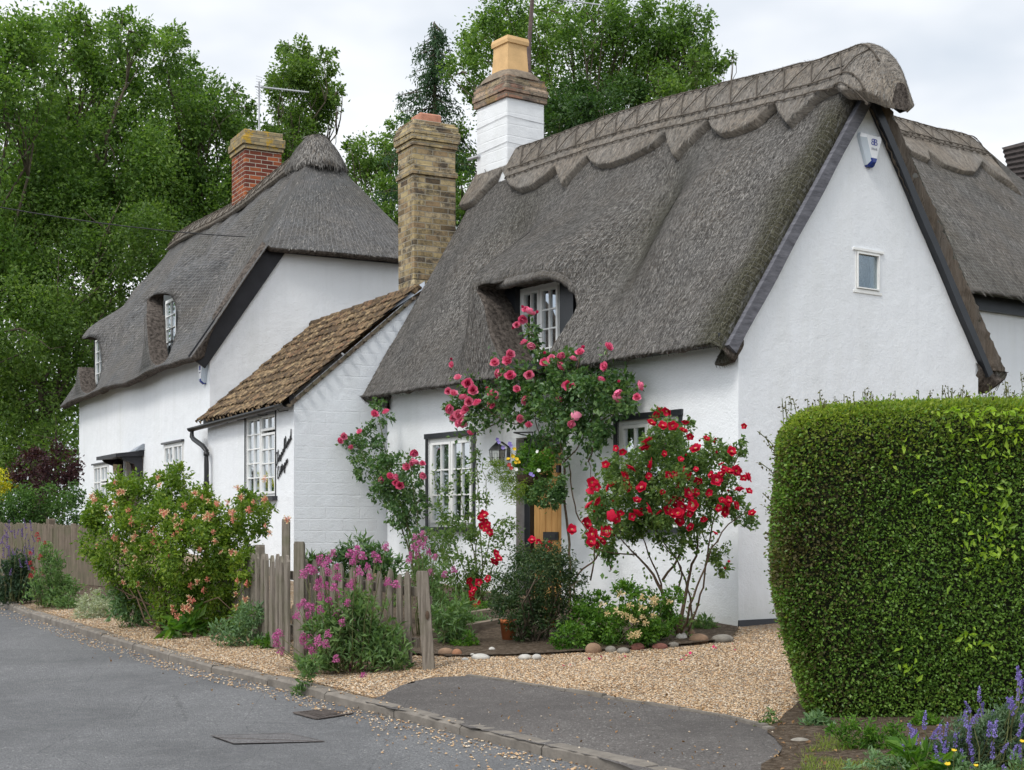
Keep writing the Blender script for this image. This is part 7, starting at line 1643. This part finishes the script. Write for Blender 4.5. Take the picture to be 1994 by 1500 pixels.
# ======== sleepers, stones ========
for lab, a_, b_, hh in (('upper timber sleeper edging the bed behind the end post', (850,1222), (975,1205), .10), ('lower timber sleeper edging the bed behind the end post', (838,1250), (990,1222), .09)):
    p0, p1 = G(*a_), G(*b_); mb = MB(); d = (p1-p0)/np.linalg.norm(p1-p0); n = np.array([-d[1], d[0], 0])*.10; mb.hexa([p0, p1, p1+n, p0+n]+[q+np.array([0, 0, hh+rp.uniform(-.006, .006)]) for q in (p0, p1, p1+n, p0+n)]); tag(mb.build('timber_sleeper', SLEEPER, None, base=p0), lab, 'sleeper', 'timber sleepers')
STC = {'w': simple('pale_stone', (.48, .46, .42), .9, .2, 18, .006, 30), 'b': simple('brown_stone', (.24, .155, .10), .9, .25, 15, .006, 30), 'o': simple('orange_stone', (.30, .15, .085), .9, .25, 15, .006, 30), 'g': simple('grey_stone', (.22, .20, .17), .9, .3, 15, .006, 30), 'r': simple('red_stone', (.20, .085, .065), .9, .25, 15, .006, 30)}
SD = [(868,1278,38,22,'b','long brown stone next to the end post'),(890,1279,24,22,'o','rounded orange stone second from the end post'),(905,1288,18,10,'w','small pale stone below the orange one'),(936,1285,42,16,'w','broad white stone below the terracotta pot'),(920,1280,14,10,'w','little white pebble between pale stones'),(1022,1284,30,14,'w','knobbly pale flint left of the honeysuckle mound'),(1045,1284,22,14,'w','pale flint touching the knobbly one on its right'),(1155,1272,38,28,'b','big round brown boulder under the cream honeysuckle'),(1190,1270,26,16,'g','mossy grey stone right of the big boulder'),(1215,1272,30,14,'g','flat grey stone under the honeysuckle flowers'),(1242,1266,34,18,'r','dull red stone left of the rose stump'),(1285,1264,36,16,'r','red brick-coloured stone below the rose stem'),(1312,1260,26,14,'g','grey stone close to the rose stump'),(1328,1248,26,22,'w','smooth cream stone at the rose stem'),(1362,1252,44,24,'b','long tan stone below the white wall'),(1408,1250,50,20,'g','last long stone near the black plinth'),(1345,1240,22,20,'b','tan stone behind the cream one'),(958,1270,16,14,'w','white stone beside the terracotta pot'),(1560,1452,50,20,'g','dark flat stone in the soil by the hedge')]
for x, y, wx, hx, c, lab in SD:
    b = G(x, y); Y = b[1]; rx, rz = wx*.44*Y/F_, hx*.46*Y/F_; r8 = np.random.default_rng(x); mb = MB(); ball(mb, (0, 0, 0), 1.0, 12, 8); V = np.vstack(mb.V); V = V*(1+.12*vnoise(V, x, 1.8, 3)[:, None])*np.array([rx, rx*.75, rz*1.1]); V = V*(1+.05*vnoise(V*8, x+1, 3.0, 2)[:, None]); V += b+np.array([0, rx*.4, rz*.5]); tag(mesh_obj('edging_stone', V, mb.F, STC[c], None, True, base=b), lab, 'stone', 'stones edging the flower bed')
# fallen petals and leaves
r9 = np.random.default_rng(33); FPx = [(1170,1282),(1150,1285),(1208,1278),(1388,1262),(1433,1255),(1434,1262),(1340,1275),(1250,1300),(1330,1280),(1100,1295)]
C = np.array([G(x+r9.normal(0, 4), y+r9.normal(0, 2), .02) for x, y in FPx for _ in range(2)]); o = mesh_obj('fallen_petals', leafmesh(C, .03, r9, np.tile([[.3, 0, 0.]], (len(C), 1)), .9, 3, 0), quads(len(C)), PKI, None, False); o['kind'] = 'stuff'; o['label'] = 'fallen pink petals on the gravel'
C = np.array([G(x, y, .03) for x, y in zip(r9.uniform(1500, 1900, 260), r9.uniform(1405, 1500, 260))]+[G(x, y, .03) for x, y in zip(r9.uniform(120, 1450, 420), r9.uniform(1260, 1500, 420)) if abs(kerb_sd(np.array(G(x, y)[0]), np.array(G(x, y)[1]))) < .5 or (x > 850 and y > 1330)]); 
DL = mat_leaf('dead_leaf', (.06, .035, .02), (.16, .09, .045), (.30, .20, .10), .1, .8, 5); C[:, 2] = np.where(kerb_sd(C[:, 0], C[:, 1]) > 0, lawn_z(C[:, 0], C[:, 1])+.03, r_road(C[:, 1])+.012); V = leafmesh(C, .022, r9, None, .7, 3, 0); o = mesh_obj('fallen_leaves', V, quads(len(C)), DL, None, False); o['kind'] = 'stuff'; o['label'] = 'small dead leaves along the kerb'

# ------------------------------------------------------------------ light, sky, camera
w = bpy.data.worlds.new('World'); sc.world = w; w.use_nodes = True; nt = w.node_tree; nt.nodes.clear(); nb = NB(nt); out = nt.nodes.new('ShaderNodeOutputWorld')
SUN_EL, SUN_AZ = math.radians(50), math.radians(215)      # azimuth from +Y clockwise
sky = nb.n('ShaderNodeTexSky', _sky_type='NISHITA'); sky.sun_disc = False; sky.sun_elevation = SUN_EL; sky.sun_rotation = SUN_AZ; sky.altitude = 50
tc = nb.coord('Generated'); nz1 = nb.noise(nb.map(tc, (1, 1, 2.2), loc=(.3, .7, .1)), 2.2, 5, .5)
b1 = nb.n('ShaderNodeBackground', Color=sky.outputs[0], Strength=.10)
cc = nb.ramp(nz1, [(.34, (.40, .455, .52)), (.47, (.58, .61, .65)), (.58, (.75, .76, .775))])
dv = nb.n('ShaderNodeVectorMath', _operation='DOT_PRODUCT'); nt.links.new(tc, dv.inputs[0]); dv.inputs[1].default_value = (math.sin(SUN_AZ)*math.cos(SUN_EL), math.cos(SUN_AZ)*math.cos(SUN_EL), math.sin(SUN_EL))
gl_ = nb.math('ADD', 1.0, nb.math('MULTIPLY', nb.ramp(dv.outputs['Value'], [(.15, 0), (.95, 1)]), .8)); b2_ = nb.n('ShaderNodeBackground', Color=cc, Strength=gl_)
mx = nb.n('ShaderNodeMixShader', Fac=nb.ramp(nz1, [(.25, .80), (.5, .95)])); nt.links.new(b1.outputs[0], mx.inputs[1]); nt.links.new(b2_.outputs[0], mx.inputs[2]); nt.links.new(mx.outputs[0], out.inputs[0])
sl = bpy.data.lights.new('sun', 'SUN'); sl.energy = 1.2; sl.angle = math.radians(14); sl.color = (1, .97, .92); so_ = bpy.data.objects.new('sun', sl); COL.objects.link(so_)
sdir = Vector((math.sin(SUN_AZ)*math.cos(SUN_EL), math.cos(SUN_AZ)*math.cos(SUN_EL), math.sin(SUN_EL))); so_.rotation_mode = 'QUATERNION'; so_.rotation_quaternion = sdir.to_track_quat('Z', 'Y'); so_.location = tuple(sdir*60)
cam = bpy.data.cameras.new('camera'); co = bpy.data.objects.new('camera', cam); COL.objects.link(co); sc.camera = co
co.location = (0, 0, CH); co.rotation_euler = (math.radians(90), 0, 0); cam.sensor_width = 36; cam.lens = F_/1994*36; cam.shift_y = (HZ-750)/1994; cam.clip_end = 2000; cam.clip_start = .05
sc.view_settings.view_transform = 'Standard'; sc.view_settings.look = 'None'; sc.view_settings.gamma = 1; sc.view_settings.use_curve_mapping = False; sc.view_settings.exposure = .62
sc.cycles.max_bounces = 6; sc.cycles.transparent_max_bounces = 12; sc.cycles.use_denoising = True
